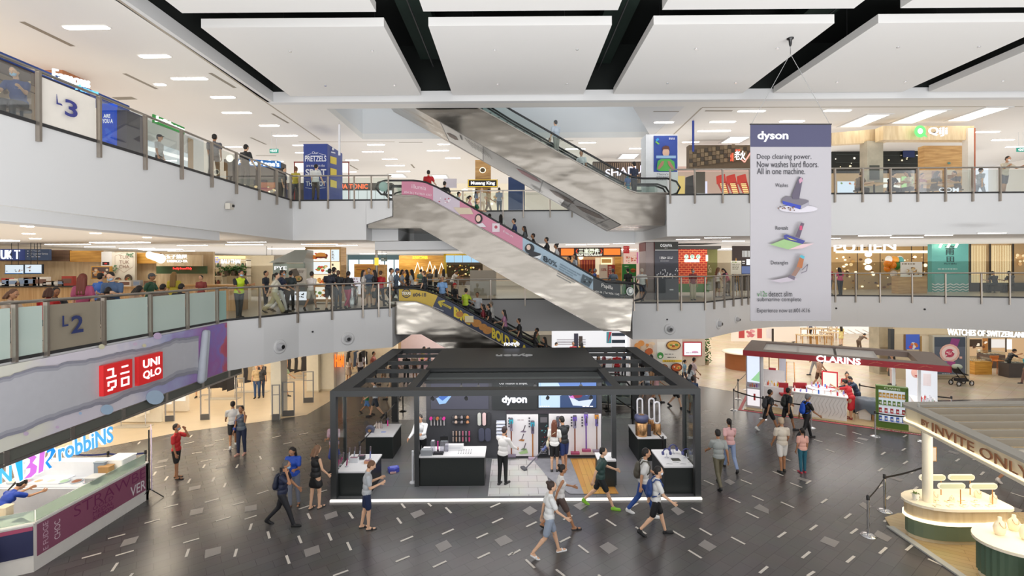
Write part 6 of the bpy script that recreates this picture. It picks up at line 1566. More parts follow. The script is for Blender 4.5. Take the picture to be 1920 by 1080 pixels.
bd('shop_wall','bright cream fruit shop interior behind the dark sign','interior',33,838,344,985,396,'#f0e2c8*0.9',lambda a:(a.blobs(850,350,950,390,30,['#fffaf0*1.4','#c9a878','#e8d4a8','#8a9a8a'],2,4,9)),.2)
bd('shop_pillar','dark blue pillar behind the far railing','pillar',27.5,953,332,984,393,'#2c3f68',None,.4)
# white pillar with the tall blue advert
r=root('advert_pillar','white pillar with a blue advert of a figure in a green shirt','pillar',(W(1240,300,23.3).x,23.7,L3),world=True);a=AY(23.3);a.body(1211,252,1271,366,.9,'#e9ebee');a.m.part('core',r)
a=AY(23.26);a.body(1226,254.5,1270,322,.03,'#3a53a6');a.m.part('advert_panel',r)
a=AY(23.22);a.poly([(1229,262),(1234,258),(1236,262),(1231,266)],'#3aa0e0');a.poly([(1228,266),(1231,265),(1237,270),(1234,271)],'#8ad04a');a.scribble(1254,258,1268,262,2,'#f0f2fa',1,.95)
a.poly([(1231,318),(1233,302),(1240,298),(1256,298),(1264,303),(1266,318),(1262,321),(1236,321)],'#5cb85a');a.disc(1248.5,286,6.5,8.5,'#e3bba2');a.poly([(1241,282),(1242,276),(1248,273),(1254,275),(1256,283),(1252,280),(1244,280)],'#6a4238');a.rect(1230,292,1267,297,'#9fc4e8');a.poly([(1232,316),(1240,303),(1245,302),(1243,310),(1236,318)],'#b98570');a.poly([(1264,316),(1256,303),(1251,302),(1253,310),(1260,318)],'#b98570')
for i,t in enumerate(("There's a",'personal','loan +')):a.text(t,1231,325+i*5,1258,328.6+i*5,'#4a4c55',0)
a.m.part('print',r)
bd('restaurant_fascia','dark slatted restaurant front with violet white capitals','fascia',30,1112,303,1212,345,'#4a3c34',lambda a:[a.rect(1113+i*4,306,1114.6+i*4,345,'#8a7460')for i in range(24)],.3);sg('shop_sign','big glowing white serif capitals on the dark slats',29.6,'SHABU',1135,314,1202,333,'#f0eaff*2.2',.15,.03,quad=[(1135,318),(1203,310),(1203,325),(1135,332)])
bd('restaurant_storefront','basket weave wooden front of the hotpot restaurant','fascia',26,1292,272,1408,316,'#5a4a36',lambda a:[a.rect(1292+i*7,282+j*8-i*.9,1298.5+i*7,289+j*8-i*.9,('#75634a','#3a2f22','#66543e')[(i+j*2)%3])for i in range(16)for j in range(4)if 282+j*8-i*.9>272],.4)
sg('shop_sign','glowing white brush lettering with a red tick on the basket weave',25.5,'老火',1377,283,1397,300,'#ffffff*2',.06,fn=lambda a:(a.line([(1389,298),(1396,304),(1408,285)],2.4,'#ff9a8a*2'),a.text('火鍋',1369,286,1375,303,'#ff5a3a*1.8',.02),a.text('正宗',1378,280,1388,284,'#ff5a3a*1.8',.02)))
bd('restaurant_wall','pale pink lit restaurant interior with red stepped lamps','interior',28,1262,312,1408,366,'#e6c4b4*0.7',lambda a:(a.rect(1262,330,1284,366,'#f0cf80*0.9'),a.poly([(1285,333),(1300,328),(1301,366),(1284,366)],'#4a4a4e'),a.rect(1303,322,1322,366,'#6a6660'),a.rect(1322,340,1326,366,'#e8e4ff*1.2'),a.rect(1306,363,1352,366,'#ffffff*1.6')),.2)
for i,x in enumerate((1347,1366,1386)):
 r=root('red_lamp','%s tall red stepped lamp in the hotpot restaurant'%['first','middle','last'][i],'lamp',(W(x+10,366,26.8).x,26.8,L3),world=True,group='red stepped lamps');a=AY(26.8);a.slab([(x,329),(x+12,326),(x+15,340),(x+1,344)],.3,'#d83a2e*0.9');a.slab([(x+1,344),(x+15,340),(x+22,366),(x+12,366)],.2,'#c8322a*0.7');a.m.part('shade',r);a=AY(26.5);[a.rect(x+3+q,344+q*3.4,x+13+q,346+q*3.4,'#ffd28a*1.8')for q in range(6)];a.m.part('steps',r)
 # wooden cafe
r=root('cafe_signboard','pale wooden cafe fascia turning the corner','fascia',(W(1700,250,22.6).x,22.9,L3),world=True);a=AY(22.6);a.body(1656,236,1827,262,.5,'wood_pale');a.m.part('fascia',r);a=AY(23.4);a.slab([(1560,249),(1665,240),(1665,266),(1560,271)],.3,'wood_pale');a.m.part('angled_fascia',r)
sg('shop_sign','glowing green round logo and white name on the wooden fascia',22.3,'QiJi',1740,239,1775,256,'#fff8ff*2.2',.1,.03,fn=lambda a:(a.disc(1725,246.5,11,11.5,'#6fd87a*1.3',24),a.poly([(1728,254),(1739,258),(1734,250)],'#6fd87a*1.3'),a.disc(1725,246,5,5.4,'#eafff0*1.8',16)))
bd('cafe_pillar','grey green pillar in the cafe window','pillar',23.2,1626,264,1656,362,'concrete',lambda a:a.rect(1630,310,1649,337,'#4a4c46'),.5)
bd('cafe_ceiling','black ceiling zone of the cafe dotted with lamps','ceiling',29,1560,262,1822,325,'#1d2322',lambda a:(a.blobs(1565,266,1720,318,26,['#ffe9b8*3','#fff4dc*2.4','#39403e'],1,2.4,12),[a.line([(1565,y),(1720,y+3)],.8,'#3c4543')for y in(275,290,305)],a.rect(1690,275,1712,296,'#24356a')),.2)
bd('cafe_wall','cafe back wall with bright menu pictures','wall',28.4,1560,325,1720,364,'#c8ac88',lambda a:(a.rect(1570,340,1602,362,'#d8e6f8*1.1'),a.rect(1656,334,1688,352,'#f0f0ea*1.1'),a.rect(1690,331,1712,352,'#a8d890*1'),a.blobs(1571,341,1711,350,22,['#d87a4a','#8ab06a','#e8e0d0','#b0503a'],1,2.4,2)))
bd('cafe_booth','tall oak clad booth wall with two framed pictures','wall',25.2,1733,273,1818,386,'wood_oak',lambda a:(a.rect(1747,321,1763,337,'#8a5a40'),a.rect(1774,318,1790,337,'#d8c8a8'),a.rect(1776,328,1788,336,'#8a5a34'),a.disc(1779,306,3.2,2,'#5a8a84')),.4);bd('cafe_post','white and brick corner post of the cafe','post',22.5,1815,240,1829,362,'#e4ddd2',lambda a:a.rect(1826.5,240,1829,362,'#b8603c'),.3)
bd('window_front','bright white window wall at the end of the third level','window',34,1829,260,1990,409,'#e4eaf8*1.3',lambda a:([a.rect(x,290,x+1.4,366,'#c2ccdc')for x in(1853,1880,1908)],a.line([(1829,300),(1925,262)],1,'#8a9ab8')))
sg('shop_sign','white letters low on the cafe glass',20.9,'COM',1760,352,1797,360,'#f0f4ff*1.2',.02)
for px,py,lab in((514,283,'green exit sign hanging before the blue pillar'),(1914,281,'green exit sign at the end of the third level')):
 p=W(px,py,24 if px<1000 else 25);r=root('exit_sign',lab,'sign',p,group='green exit signs');w,h=.42,.2
 M().box(-w/2,w/2,-.03,.03,-h/2,h/2,'#3fb09a*0.7').part('box',r);m=M();vs,fs=glyphs('EXIT',.03,0);m.add([(-.1+v[0]*.28,-.034,-.06+v[1]*.12)for v in vs],fs,'#ffffff*1.3');m.add([(-.18,-.034,0),(-.13,-.034,-.05),(-.13,-.034,.05)],[(0,1,2)],'#ffffff*1.3');m.part('lettering',r);M().tube([(-.12,0,h/2),(-.12,0,CEIL-p.z)],.01,'#d8d8d8',5).part('rod',r);M().tube([(.12,0,h/2),(.12,0,CEIL-p.z)],.01,'#d8d8d8',5).part('rod',r)
for px,y0,y1,lab,c in((636,233,291,'white hanging blade banner with a dark edge by the blue pillar','#e8e8ec'),(1300,226,284,'thin blue hanging blade banner above the hotpot restaurant','#2f459a')):
 Yb2=22.4;r=root('blade_banner',lab,'banner',(W(px,y1,Yb2).x,Yb2,W(px,y1,Yb2).z),world=True);a=AY(Yb2);a.body(px-1.8,y0,px+1.8,y1,.05,c);a.m.part('fabric',r);M().tube([W(px,y0,Yb2),(W(px,y0,Yb2).x,Yb2,CEIL)],.012,'#c9c9c9',5).part('cord',r)
 # ================================================================ GROUND LEVEL SHOPS
bd('shop_wall','bright cream back wall of the clothes shops','wall',30,-100,596,745,730,'#e9dcc4',None,.2)
bd('shop_wall','long low white display wall of the shop below the painted fascia','wall',20.3,222,720,303,791,'#efe8da');bd('shop_wall','white wall block with lit poster frames','wall',21.7,303,700,352,771,'#efe9df',lambda a:(a.rect(309,712,322,758,'#fbf6ea*0.9'),a.rect(328,706,348,752,'#fbf6ea*0.9')))
for x0,x1,y0,y1,lab in((508,527,640,782,'white square column beside the mannequins'),(575,597,640,736,'cream partition beside the walker in light green'),(599,626,640,733,'cream framed doorway panel')):
 Y=G((x0+x1)/2,y1).y;p=G((x0+x1)/2,y1);w=(x1-x0)/FPX*Y
 r=root('shop_column',lab,'column',(p.x,Y+.3,0));M().box(-w/2,w/2,-.3,.3,0,2.94,'#f0ead9').part('shaft',r);M().box(-w/2-.01,w/2+.01,-.31,.31,0,.1,'#d8ccb4').part('skirting',r)
sg('shop_sign','blurred orange letters at the clothes shop entrance',25.5,'H&M',629,664,645,688,'#ff7a2a*1.6',.05,.05)
bd('window_panel','white window side beside the orange letters','panel',25.7,600,668,646,738,'#e4e0dc',None,.1)
for i,(x0,x1,yb,yt)in enumerate(((311,326,790,745),(377,392,787,722),(444,457,770,712),(511,524,787,708),(531,551,780,706),(570,587,755,688))):
 p=G((x0+x1)/2,yb);w=(x1-x0)/FPX*p.y;r=root('security_gate','grey anti theft gate, %s'%['first, next to the lit poster wall','before the skirt rack','by the blurred white shirted walker','before the white column','nearest the curved fascia corner','furthest along the shop line'][i],'security gate',p,math.radians(8),group='anti theft gates at the shop entrances')
 for s in(-1,1):M().tube([(s*w/2,0,0),(s*w/2,0,1.5)],.03,'#9b9a9c',8).part('side_tube',r)
 M().box(-w/2,w/2,-.02,.02,1.46,1.5,'#9b9a9c').part('top_bar',r);M().box(-w/2,w/2,-.015,.015,1.05,1.08,'#9b9a9c').part('middle_bar',r);M().box(-w/2,w/2,-.03,.03,0,.24,'#5a5a5c').part('base_box',r)
R=random.Random(12)
def rack(px,py,n,cols,lab,w=1.2,rz=0.0):
 p=G(px,py);r=root('clothes_rack',lab,'clothes rack',p,rz,group='clothes racks');M().tube([(-w/2,0,0),(-w/2,0,1.4),(w/2,0,1.4),(w/2,0,0)],.018,'chrome',6).part('rail',r);M().box(-w/2-.2,w/2+.2,-.2,.2,0,.03,'#b8b2a8').part('base',r)
 c_,s_=math.cos(rz),math.sin(rz)
 for i in range(n):
  x=-w/2+w*(i+.5)/n;c=cols[i%len(cols)];q=root('garment','%s garment on the %s'%(ORD[i].replace('nearest','first'),lab),'garment',(p.x+x*c_,p.y+x*s_,p.z+1.38),rz+.4,group='garments on the clothes racks')
  m=M();m.slabxz([(-.05,0),(-.22,-.08),(-.2,-.3),(-.24,-.85+R.uniform(-.15,.2)),(.24,-.85),(.2,-.3),(.22,-.08),(.05,0)],-.03,.03,c);m.part('cloth',q);M().tube([(0,0,-.02),(0,0,.03),(.03,0,.05)],.006,'chrome',5).part('hanger',q)
rack(418,748,5,['#26242a','#1e1c20'],'rack of long black skirts under the louvre band');rack(474,735,5,['#d8cbb8','#3a3a44','#b8a890'],'rack of beige and grey tops next to the first mannequin');rack(548,705,6,['#e4dccf','#3f4a6a','#c9a078'],'rack of jackets beyond the white column');rack(560,712,5,['#2b2a30','#d0c8bc'],'rack of dark jackets beside the clothes shop column',1.0);rack(667,700,6,['#e8e2da','#38383c','#c8b49a','#4a5a78'],'rack of mixed shirts by the orange letters');rack(700,690,6,['#c8b49a','#2c2c30','#e8e4de'],'rack of mixed shirts near the steel escalator end')
rack(250,800,5,['#e8e0d0','#c8bca8'],'rack of pale shirts behind the ice cream sign',1.0)
# white store behind the escalators and posters
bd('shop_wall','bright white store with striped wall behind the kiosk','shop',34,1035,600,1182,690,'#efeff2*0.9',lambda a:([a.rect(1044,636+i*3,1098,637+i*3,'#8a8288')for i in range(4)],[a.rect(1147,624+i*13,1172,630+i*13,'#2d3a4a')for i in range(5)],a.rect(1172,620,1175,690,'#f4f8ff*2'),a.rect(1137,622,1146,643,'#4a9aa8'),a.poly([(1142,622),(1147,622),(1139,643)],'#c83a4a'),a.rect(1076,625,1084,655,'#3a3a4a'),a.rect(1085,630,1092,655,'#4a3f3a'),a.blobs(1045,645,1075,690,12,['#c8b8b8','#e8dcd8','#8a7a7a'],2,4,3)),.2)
bd('shop_wall','pink poster wall behind the escalator foot','poster',33,738,625,840,690,'#f1d8d6',lambda a:(a.rect(786,655,806,690,'#e8a8b4'),a.rect(739,630,752,655,'#d8b890'),a.blobs(755,660,835,688,16,['#2e2c34','#c9a8a0','#e8e4e4','#6a4a50'],2,4,8)))
def ramen(a):
 a.rect(1182,636,1232,690,'#e0d8d2');a.rect(1232,641,1279,700,'#efefec');a.blobs(1184,637,1230,668,18,['#e8a05a','#f0d8b8','#c86a3a','#e0c8b0'],3,7,2);a.disc(1262,647,14,9,'#6a3a20');a.disc(1262,647,12,7.5,'#e8b860');a.blobs(1252,642,1272,652,8,['#f6e8c8','#b85a30','#f0d060','#7a9a4a'],1.5,3,3)
 a.disc(1237,666,6,6.3,'#3f9a4a');a.disc(1237,668,3,2.5,'#e8f0e0');a.scribble(1245,662,1270,665,1,'#8a8a8a',1);a.scribble(1250,668,1266,671,1,'#5a5a5a',2);a.rect(1241,674,1277,678,'#e8c83a');a.scribble(1244,675,1272,677.4,1,'#5a4a20',3);a.disc(1267,688,11,8,'#5a2a1a');a.disc(1267,688,9,6.3,'#c85a2a');a.blobs(1260,684,1275,692,6,['#e8b860','#e8e0d0','#6a8a3a'],1.2,2.4,5);a.disc(1240,688,11,7,'#7a3a24');a.disc(1240,688,9,5.4,'#d89a4a')
bd('poster_wall','large white poster of noodle bowls with a green round logo','poster',29.5,1182,618,1279,702,'#e8e4e0',ramen,.3)
bd('shop_wall','beige textured wall end beside the noodle poster','wall',31,1279,620,1322,685,'#c9bfb2');bd('light_box','red framed pale light box poster','light box',30.8,1281,641,1316,668,'#b8404a',lambda a:(a.rect(1283,643,1314,666,'#eef2fb*1.1'),a.disc(1303,660,6,2,'#e0a0c0*0.9'),a.scribble(1286,660,1310,663,1,'#c9b0c8',2)))
foliage(G(1325,684),.3,1.7,260,'narrow green hedge panel at the bright shop corner',pot='#9a8a70')
m=M();m.lathe([(1.0,0),(1.0,.95),(1.15,1.0)],0,0,'#a8683e',30);r=root('round_counter','curved terracotta counter at the bright cosmetics shop','counter',G(1392,690));m.part('body',r);M().lathe([(1.2,1.0),(1.2,1.05),(.9,1.06)],0,0,'#f6e8d4',30).part('worktop',r)
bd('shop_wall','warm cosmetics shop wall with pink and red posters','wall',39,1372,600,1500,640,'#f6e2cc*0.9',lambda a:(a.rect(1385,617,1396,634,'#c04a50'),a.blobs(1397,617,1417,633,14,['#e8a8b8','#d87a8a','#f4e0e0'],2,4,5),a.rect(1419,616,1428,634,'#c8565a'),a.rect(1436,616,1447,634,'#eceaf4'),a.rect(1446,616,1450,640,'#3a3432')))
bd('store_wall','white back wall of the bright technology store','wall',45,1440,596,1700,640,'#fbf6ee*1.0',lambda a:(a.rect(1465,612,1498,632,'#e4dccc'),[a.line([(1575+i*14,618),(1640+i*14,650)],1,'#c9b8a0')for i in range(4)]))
m=M();m.box(19.5,20.5,33,45,0,.02,'light_floor')
for i,(px,py)in enumerate(((1508,634),(1535,634),(1562,635),(1512,648),(1540,648),(1556,642))):
 p=G(px,py);r=root('store_table','long pale wooden store table, %s from the grey dressed woman'%ORD[i],'table',p,group='pale wooden store tables');M().box(-.6,.6,-.5,.5,.82,.88,'wood_pale').part('table_top',r)
 for x,y in((-.55,-.42),(.55,-.42),(-.55,.42),(.55,.42)):M().cbox(x,y,0,.06,.06,.82,'wood_oak').part('leg',r)
 for j in range(3):q=root('tablet','dark device on the %s pale store table, place %s'%(ORD[i],['one','two','three'][j]),'tablet',(p.x-.4+j*.4,p.y,.88),group='devices on the store tables');M().box(-.1,.1,-.06,.06,0,.02,'#3a3a3e').part('body',q);M().box(-.09,.09,-.05,.05,.02,.022,'#9ab0d0').part('screen',q)
r=root('stone_column','rough beige stone column before the watch shop','column',(G(1662,702).x,G(1662,702).y+.4,0));M().box(-.42,.42,-.4,.4,0,2.94,'concrete').part('shaft',r);M().box(-.36,.36,-.41,-.4,.15,1.6,'#8a8070').part('inset_panel',r)
bd('dark_post','slim dark post beside the stone column','post',26.5,1670,617,1677,706,'#3a3c3c',None,.2)
Y=26.8
bd('watch_shop_wall','pale stone front of the watch shop with a shallow fascia','wall',Y+.3,1678,612,1812,712,'#cdbb9c',lambda a:(a.rect(1678,612,1812,626,'#d8c8a8'),a.rect(1694,627,1700,658,'#7a5a3c'),a.rect(1698,627,1724,655,'#3f5ab0*0.8'),a.blobs(1699,640,1722,656,9,['#e8e0d8','#c8703a','#f4f0ec','#d04a4a'],2,4,6),a.rect(1725,630,1743,700,'#d8cab0'),a.rect(1724,630,1727,700,'#a8824a')))
def watch(a):
 a.rect(1752,632,1810,702,'#5c6472');a.rect(1752,632,1810,650,'#3f4a58');a.poly([(1784,634),(1800,636),(1793,654),(1778,652)],'#8a3a78');a.disc(1780,662,19,17,'#e8b8a8');a.disc(1780,662,15,13.4,'#f0d8d0');a.disc(1780,662,9,8,'#c84a68');a.disc(1780,662,4,3.6,'#e8a0a8');a.blobs(1770,653,1790,671,8,['#b03a58','#f4e8e4'],1,2,3);a.rect(1797,668,1802,672,'#e8b8a8');a.poly([(1766,676),(1790,678),(1784,690),(1768,684)],'#a84a88');a.poly([(1764,675),(1774,678),(1771,684),(1762,678)],'#4aa0a8');a.scribble(1764,699,1788,701,1,'#d8dce4',1)
bd('light_box','tall light box poster of a pink and gold wrist watch','light box',Y,1749,629,1813,704,'#b9b4a4',watch,.25)
a=AY(Y);a.body(1812,612,1990,634,.3,'#c9c0b0');a.body(1812,634,1818,712,.3,'#cdbb9c');a.m.thing('watch_shop_fascia','plain stone fascia over the open watch shop','fascia')
sg('shop_sign','glowing white capitals half hidden behind the balcony edge',26.0,'WATCHES OF SWITZERLAND',1776,617,1925,633,'#ffffff*2',.1,.02,quad=[(1776,616),(1925,623),(1925,633),(1776,628)])
bd('watch_shop_interior','warm watch shop interior with glass show cases','interior',31,1800,612,1960,690,'#d8b48a*0.8',lambda a:(a.rect(1815,636,1841,650,'#4a3a30'),a.rect(1842,634,1852,662,'#c88a4a'),a.rect(1858,636,1884,652,'#e8e4e0*1'),a.rect(1886,636,1897,655,'#fbf8f0*1.3'),a.rect(1852,634,1858,660,'#3a3230'),a.rect(1884,634,1887,660,'#3a3230'),a.blobs(1816,638,1850,668,20,['#f0e0c8*1','#8a5a3a','#5a4a44'],1.5,3,4)))
for i,(px,py,w,d,h,lab,c)in enumerate(((1833,700,1.0,.7,.95,'oak show case nearest the watch poster','wood_honey'),(1858,688,1.0,.8,1.0,'dark panelled show case behind the oak stool','#5a4a44'),(1898,706,1.0,.6,1.0,'dark framed show case by the man in black','#4a4444'))):
 p=G(px,py);r=root('show_case',lab,'show case',p,group='watch show cases');M().box(-w/2,w/2,-d/2,d/2,0,h-.2,c).part('base',r);M().box(-w/2,w/2,-d/2,d/2,h-.2,h,'clear_glass').part('glass_top',r)
 for j in range(4):q=root('watch','%s watch in the %s'%(ORD[j].replace('nearest','first'),lab),'watch',(p.x-w*.36+j*w*.24,p.y,h-.19),group='watches in the show cases');M().box(-.05,.05,-.06,.06,0,.04,'#efe6da').part('pad',q);M().lathe([(.02,.04),(.02,.05)],0,0,'gold_metal',10).part('dial',q)
p=G(1871,700);r=root('bar_stool','orange oak bar stool in the watch shop','stool',p)
M().bevbox(-.24,.24,-.2,.2,.72,.78,'#c8793a',.06).part('seat',r);m=M();m.slabxz([(-.24,.78),(.24,.78),(.26,1.0),(-.26,1.0)],.18,.23,'#c8793a');m.part('backrest',r)
for x,y in((-.2,-.16),(.2,-.16),(-.2,.16),(.2,.16)):M().tube([(x*1.25,y*1.25,0),(x*.8,y*.8,.72)],.02,'#c8793a',6).part('leg',r)
# stroller
p=G(1803,722);r=root('baby_stroller','black folded back baby stroller with a pale canopy','stroller',p,.15)
for i,(x,y)in enumerate(((-.42,-.2),(-.42,.2),(.38,-.2),(.38,.2))):
 m=M();m.tube([(x+.13*math.cos(t),y,.13+.13*math.sin(t))for t in[2*PI*q/18 for q in range(18)]],.025,'rubber',6,closed=True);m.tube([(x,y-.02,.13),(x,y+.02,.13)],.07,'#c9c9cc',12);m.part('wheel',r)
for y in(-.2,.2):M().tube([(-.42,y,.15),(-.3,y,.36),(.0,y,.42),(.38,y,.15)],.022,'rubber',6).part('lower_frame',r);M().tube([(.1,y,.36),(-.2,y,.7),(-.5,y,1.02)],.02,'rubber',6).part('push_frame',r)
m=M();m.bevbox(-.32,.28,-.18,.18,.22,.34,'#232428',.08);m.part('basket',r);m=M();m.ext([(.22,-.17,.52),(-.28,-.17,.64),(-.46,-.17,.9),(-.38,-.17,.96),(-.2,-.17,.72),(.24,-.17,.58)],(0,.34,0),'#222328');m.part('seat',r);m=M();m.ell((-.28,0,1.0),(.26,.2,.14),'#b9c2b0',14,8);m.part('canopy',r)
# ================================================================ RED AND WHITE COSMETICS KIOSK
KA=math.radians(-32.1);KO=Vector((10.3,21.5,0))
def KP(x,y,z=0.0):return KO+Vector((x*math.cos(KA)-y*math.sin(KA),x*math.sin(KA)+y*math.cos(KA),z))
r=root('cosmetics_kiosk','white cosmetics kiosk under a red edged flat canopy','kiosk',KO,KA)
M().box(0,6.96,0,3.3,0,.03,'pale_planks').part('floor_plate',r,'pale plank floor')
m=M();m.box(-.1,6.96,-.22,-.1,.004,.012,'#c8545c');m.box(-.22,-.1,-.22,3.3,.004,.012,'#c8545c');m.part('red_floor_stripe',r)
m=M();m.box(0,6.96,0,.5,2.45,2.68,'#86766e');m.box(0,6.96,2.8,3.3,2.45,2.68,'#86766e');m.box(0,.7,.5,2.8,2.45,2.68,'#86766e');m.box(6.1,6.96,.5,2.8,2.45,2.68,'#86766e')
m.part('canopy_frame',r,'taupe canopy frame');
for x in(2.0,3.4,4.8):M().box(x,x+.1,.5,2.8,2.52,2.62,'#b9b5b2').part('canopy_rafter',r)
m=M();m.box(.7,2.0,.5,2.8,2.60,2.62,'white_pane');m.box(2.1,4.8,.5,2.8,2.60,2.62,'white_pane');m.part('canopy_pane',r,'translucent canopy panes')
m=M();m.box(-.02,6.98,-.03,0,2.43,2.66,'#a82a34');m.box(6.96,6.99,-.03,3.3,2.43,2.66,'#a82a34');m.box(-.03,0,-.03,3.3,2.43,2.66,'#a82a34');m.part('red_fascia',r)
def flat(txt,x0,x1,z0,z1,y,key,dep=.05,bold=.03):
 vs,fs=glyphs(txt,bold,.5);m=M();m.add([(x0+(x1-x0)*v[0],y-(v[2]+.5)*dep,z0+(z1-z0)*v[1])for v in vs],fs,key);return m
flat('CLARINS',2.75,4.25,2.44,2.70,-.03,'#ffffff*2.2').part('name_lettering',r)
m=M()
for x in(4.5,5.3,6.0):m.tube([(x,-.035,2.5),(x+.2,-.035,2.6),(x+.45,-.035,2.56)],.008,'#c8705a',5);m.tube([(x+.3,-.035,2.62),(x+.1,-.035,2.54)],.008,'#c8705a',5)
m.part('leaf_pattern',r)
for x,y in((5.35,.5),(6.2,1.0),(.7,.4),(.3,3.0)):M().cbox(x,y,.03,.1,.1,2.42,'#f2f2f4').part('post',r)
def K2(name,label,cat,x,y,z=.03,rz=0,group=None):return root(name,label,cat,KP(x,y,z),KA+rz,group=group)
q=K2('light_box','tall pale light box at the kiosk corner with a lower poster','light box',.35,.5);M().box(-.3,.3,-.12,.12,0,2.4,'#c9c4cc').part('cabinet',q);m=M();m.box(-.25,.25,-.125,-.12,1.15,2.35,'#dfe8fa*1.1');m.add([(-.1,-.128,1.25),(.25,-.128,1.2),(.25,-.128,1.7),(.1,-.128,1.5)],[(0,1,2,3)],'#a8e0a8*0.9');m.part('upper_screen',q);m=M();m.box(-.25,.25,-.125,-.12,.1,.85,'#f4eef2*1');m.box(.0,.08,-.13,-.125,.35,.65,'#d84a4a');m.part('lower_poster',q);M().box(-.25,.25,-.2,-.12,.9,.95,'#e8e8ea').part('ledge',q)
for i in range(4):b=K2('cosmetics_bottle','%s red or orange bottle on the light box ledge'%ORD[i],'bottle',.22+i*.09,.33,.98,group='bottles on the light box ledge');M().lathe([(.02,0),(.02,.1+.05*(i%2)),(.008,.13+.05*(i%2))],0,0,['#d84a3a','#e8803a','#c83a5a','#8a5ab0'][i],8).part('body',b);M().lathe([(.01,.14+.05*(i%2)),(.01,.17+.05*(i%2))],0,0,'#e8e0d8',6).part('cap',b)
q=K2('service_counter','long white counter with an embossed leaf front','counter',2.85,.55);M().bevbox(-.95,.95,-.32,.32,0,.95,'#e2deda',.03).part('base',q)
m=M()
for i in range(14):
 x=-.85+i*.13;m.tube([(x,-.325,.1+.05*(i%3)),(x+.1,-.325,.35),(x+.02,-.325,.6),(x+.14,-.325,.85)],.008,'#cfc9c4',5)
m.part('relief',q);M().bevbox(-1.0,1.0,-.36,.36,.95,.99,'#f8f4f0',.03).part('worktop',q)
R=random.Random(21)
for i in range(18):
 x,y=1.95+(i%9)*.22,.35+.22*(i//9)+R.uniform(-.05,.05);c=R.choice(['#d83a44','#f0ece8','#4a78d8','#e8a8b0','#f4f0ea','#c8303a','#8a8ad0'])
 b=K2('cosmetics_bottle','%s small bottle or jar on the long white counter'%ORD[i],'bottle',x,y,1.02,group='bottles and jars on the long white counter');h=R.uniform(.06,.18);M().lathe([(.03,0),(.032,h*.7),(.014,h)],0,0,c,8).part('body',b);M().lathe([(.014,h),(.014,h+.03)],0,0,'#f4f0ea',6).part('cap',b)
q=K2('tester_table','oval white tester table with bottles','table',2.9,1.5);M().lathe([(.1,0),(.1,.9),(.55,.96),(.57,1.0),(.5,1.02)],0,0,'#eceaf0',26).part('body',q);M().lathe([(.3,1.02),(.3,1.06)],0,0,'#dfe2ec',20).part('tray',q)
for i in range(14):
 t=i*.9;b=K2('cosmetics_bottle','%s bottle on the oval tester table'%ORD[i],'bottle',2.9+.36*math.cos(t)*(.5+.5*(i%2)),1.5+.36*math.sin(t)*(.5+.5*(i%2)),1.09,group='bottles on the oval tester table');M().lathe([(.028,0),(.028,.1),(.01,.13)],0,0,['#4a78d8','#d84a50','#f0e8ea','#c8a0c0'][i%4],8).part('body',b);M().lathe([(.012,.13),(.012,.15)],0,0,'#e8e8e8',6).part('cap',b)
q=K2('mirror','red framed lit mirror standing on the tester table','mirror',3.25,1.6,1.05);M().box(-.3,.3,-.02,.02,0,.72,'#c8323c').part('frame',q);M().box(-.25,.25,-.024,-.02,.05,.66,'#fbf0d8*1.1').part('glass',q)
for i,(x,y)in enumerate(((1.55,.95),(2.1,1.3),(2.25,1.4))):q=K2('chair','red padded chair %s behind the white counter'%['nearest the gold stand','in the middle','nearest the tester table'][i],'chair',x,y,.03,.3,group='red chairs in the cosmetics kiosk');M().bevbox(-.2,.2,-.2,.2,.62,.7,'#a8242e',.05).part('seat',q);M().box(-.19,.19,.15,.21,.68,1.12,'#a8242e').part('backrest',q);M().lathe([(.2,0),(.03,.04),(.025,.62)],0,0,'chrome',14).part('pedestal',q)
q=K2('display_unit','white angled product unit with tester bottles near the light box','display unit',1.0,1.5);m=M();m.ext([(-.5,-.5,0),(.5,-.5,0),(.5,-.5,.9),(-.5,-.5,.9)],(0,1.0,0),'#f2f0f2');m.part('base',q);M().box(-.5,.5,.42,.5,.9,1.5,'#f4f4f6').part('back_panel',q);M().box(-.15,.15,.40,.42,1.5,1.6,'#c83a4a').part('red_tag',q)
for i in range(14):b=K2('cosmetics_bottle','%s bottle on the white angled unit'%ORD[i],'bottle',.6+(i%7)*.13,1.3+.3*(i//7),.93,group='bottles on the white angled unit');M().lathe([(.03,0),(.03,.12),(.01,.15)],0,0,['#f0d840','#f4f4f0','#d84a3a','#e8e8f0','#f0a040'][i%5],8).part('body',b);M().lathe([(.012,.15),(.012,.18)],0,0,'#d8d8d8',6).part('cap',b)
q=K2('gold_stand','tall slim gold frame stand','frame',1.75,1.6);m=M();m.tube([(-.18,0,0),(-.15,0,2.0),(.15,0,2.0),(.2,0,0)],.025,'gold_metal',6);m.part('frame',q);M().box(-.14,.14,-.01,.01,.5,.9,'#f4f4f4').part('card',q)
q=K2('gold_stand','second gold frame stand holding a pale panel','frame',1.05,2.2);m=M();m.tube([(-.2,0,0),(-.2,0,2.1),(.2,0,2.1),(.2,0,0)],.025,'gold_metal',6);m.part('frame',q);M().box(.22,.5,-.01,.01,1.0,2.1,'#d8dcea').part('card',q)
q=K2('covered_table','table covered with a crumpled grey cloth','table',4.6,1.2)
m=M();N=20;R=random.Random(31);rings=[(0,.82),(.3,.83),(.42,.8),(.46,.6),(.5,.35)];vs=[]
for ri,(rad,z)in enumerate(rings):
 for j in range(N):t=2*PI*j/N;k_=1+(.1 if ri>2 else.02)*math.sin(j*2.3+ri);vs.append((max(.01,rad)*k_*math.cos(t)*1.15,max(.01,rad)*k_*math.sin(t),z+R.uniform(-.02,.02)-(.12*math.sin(j*1.7)if ri==4 else 0)))
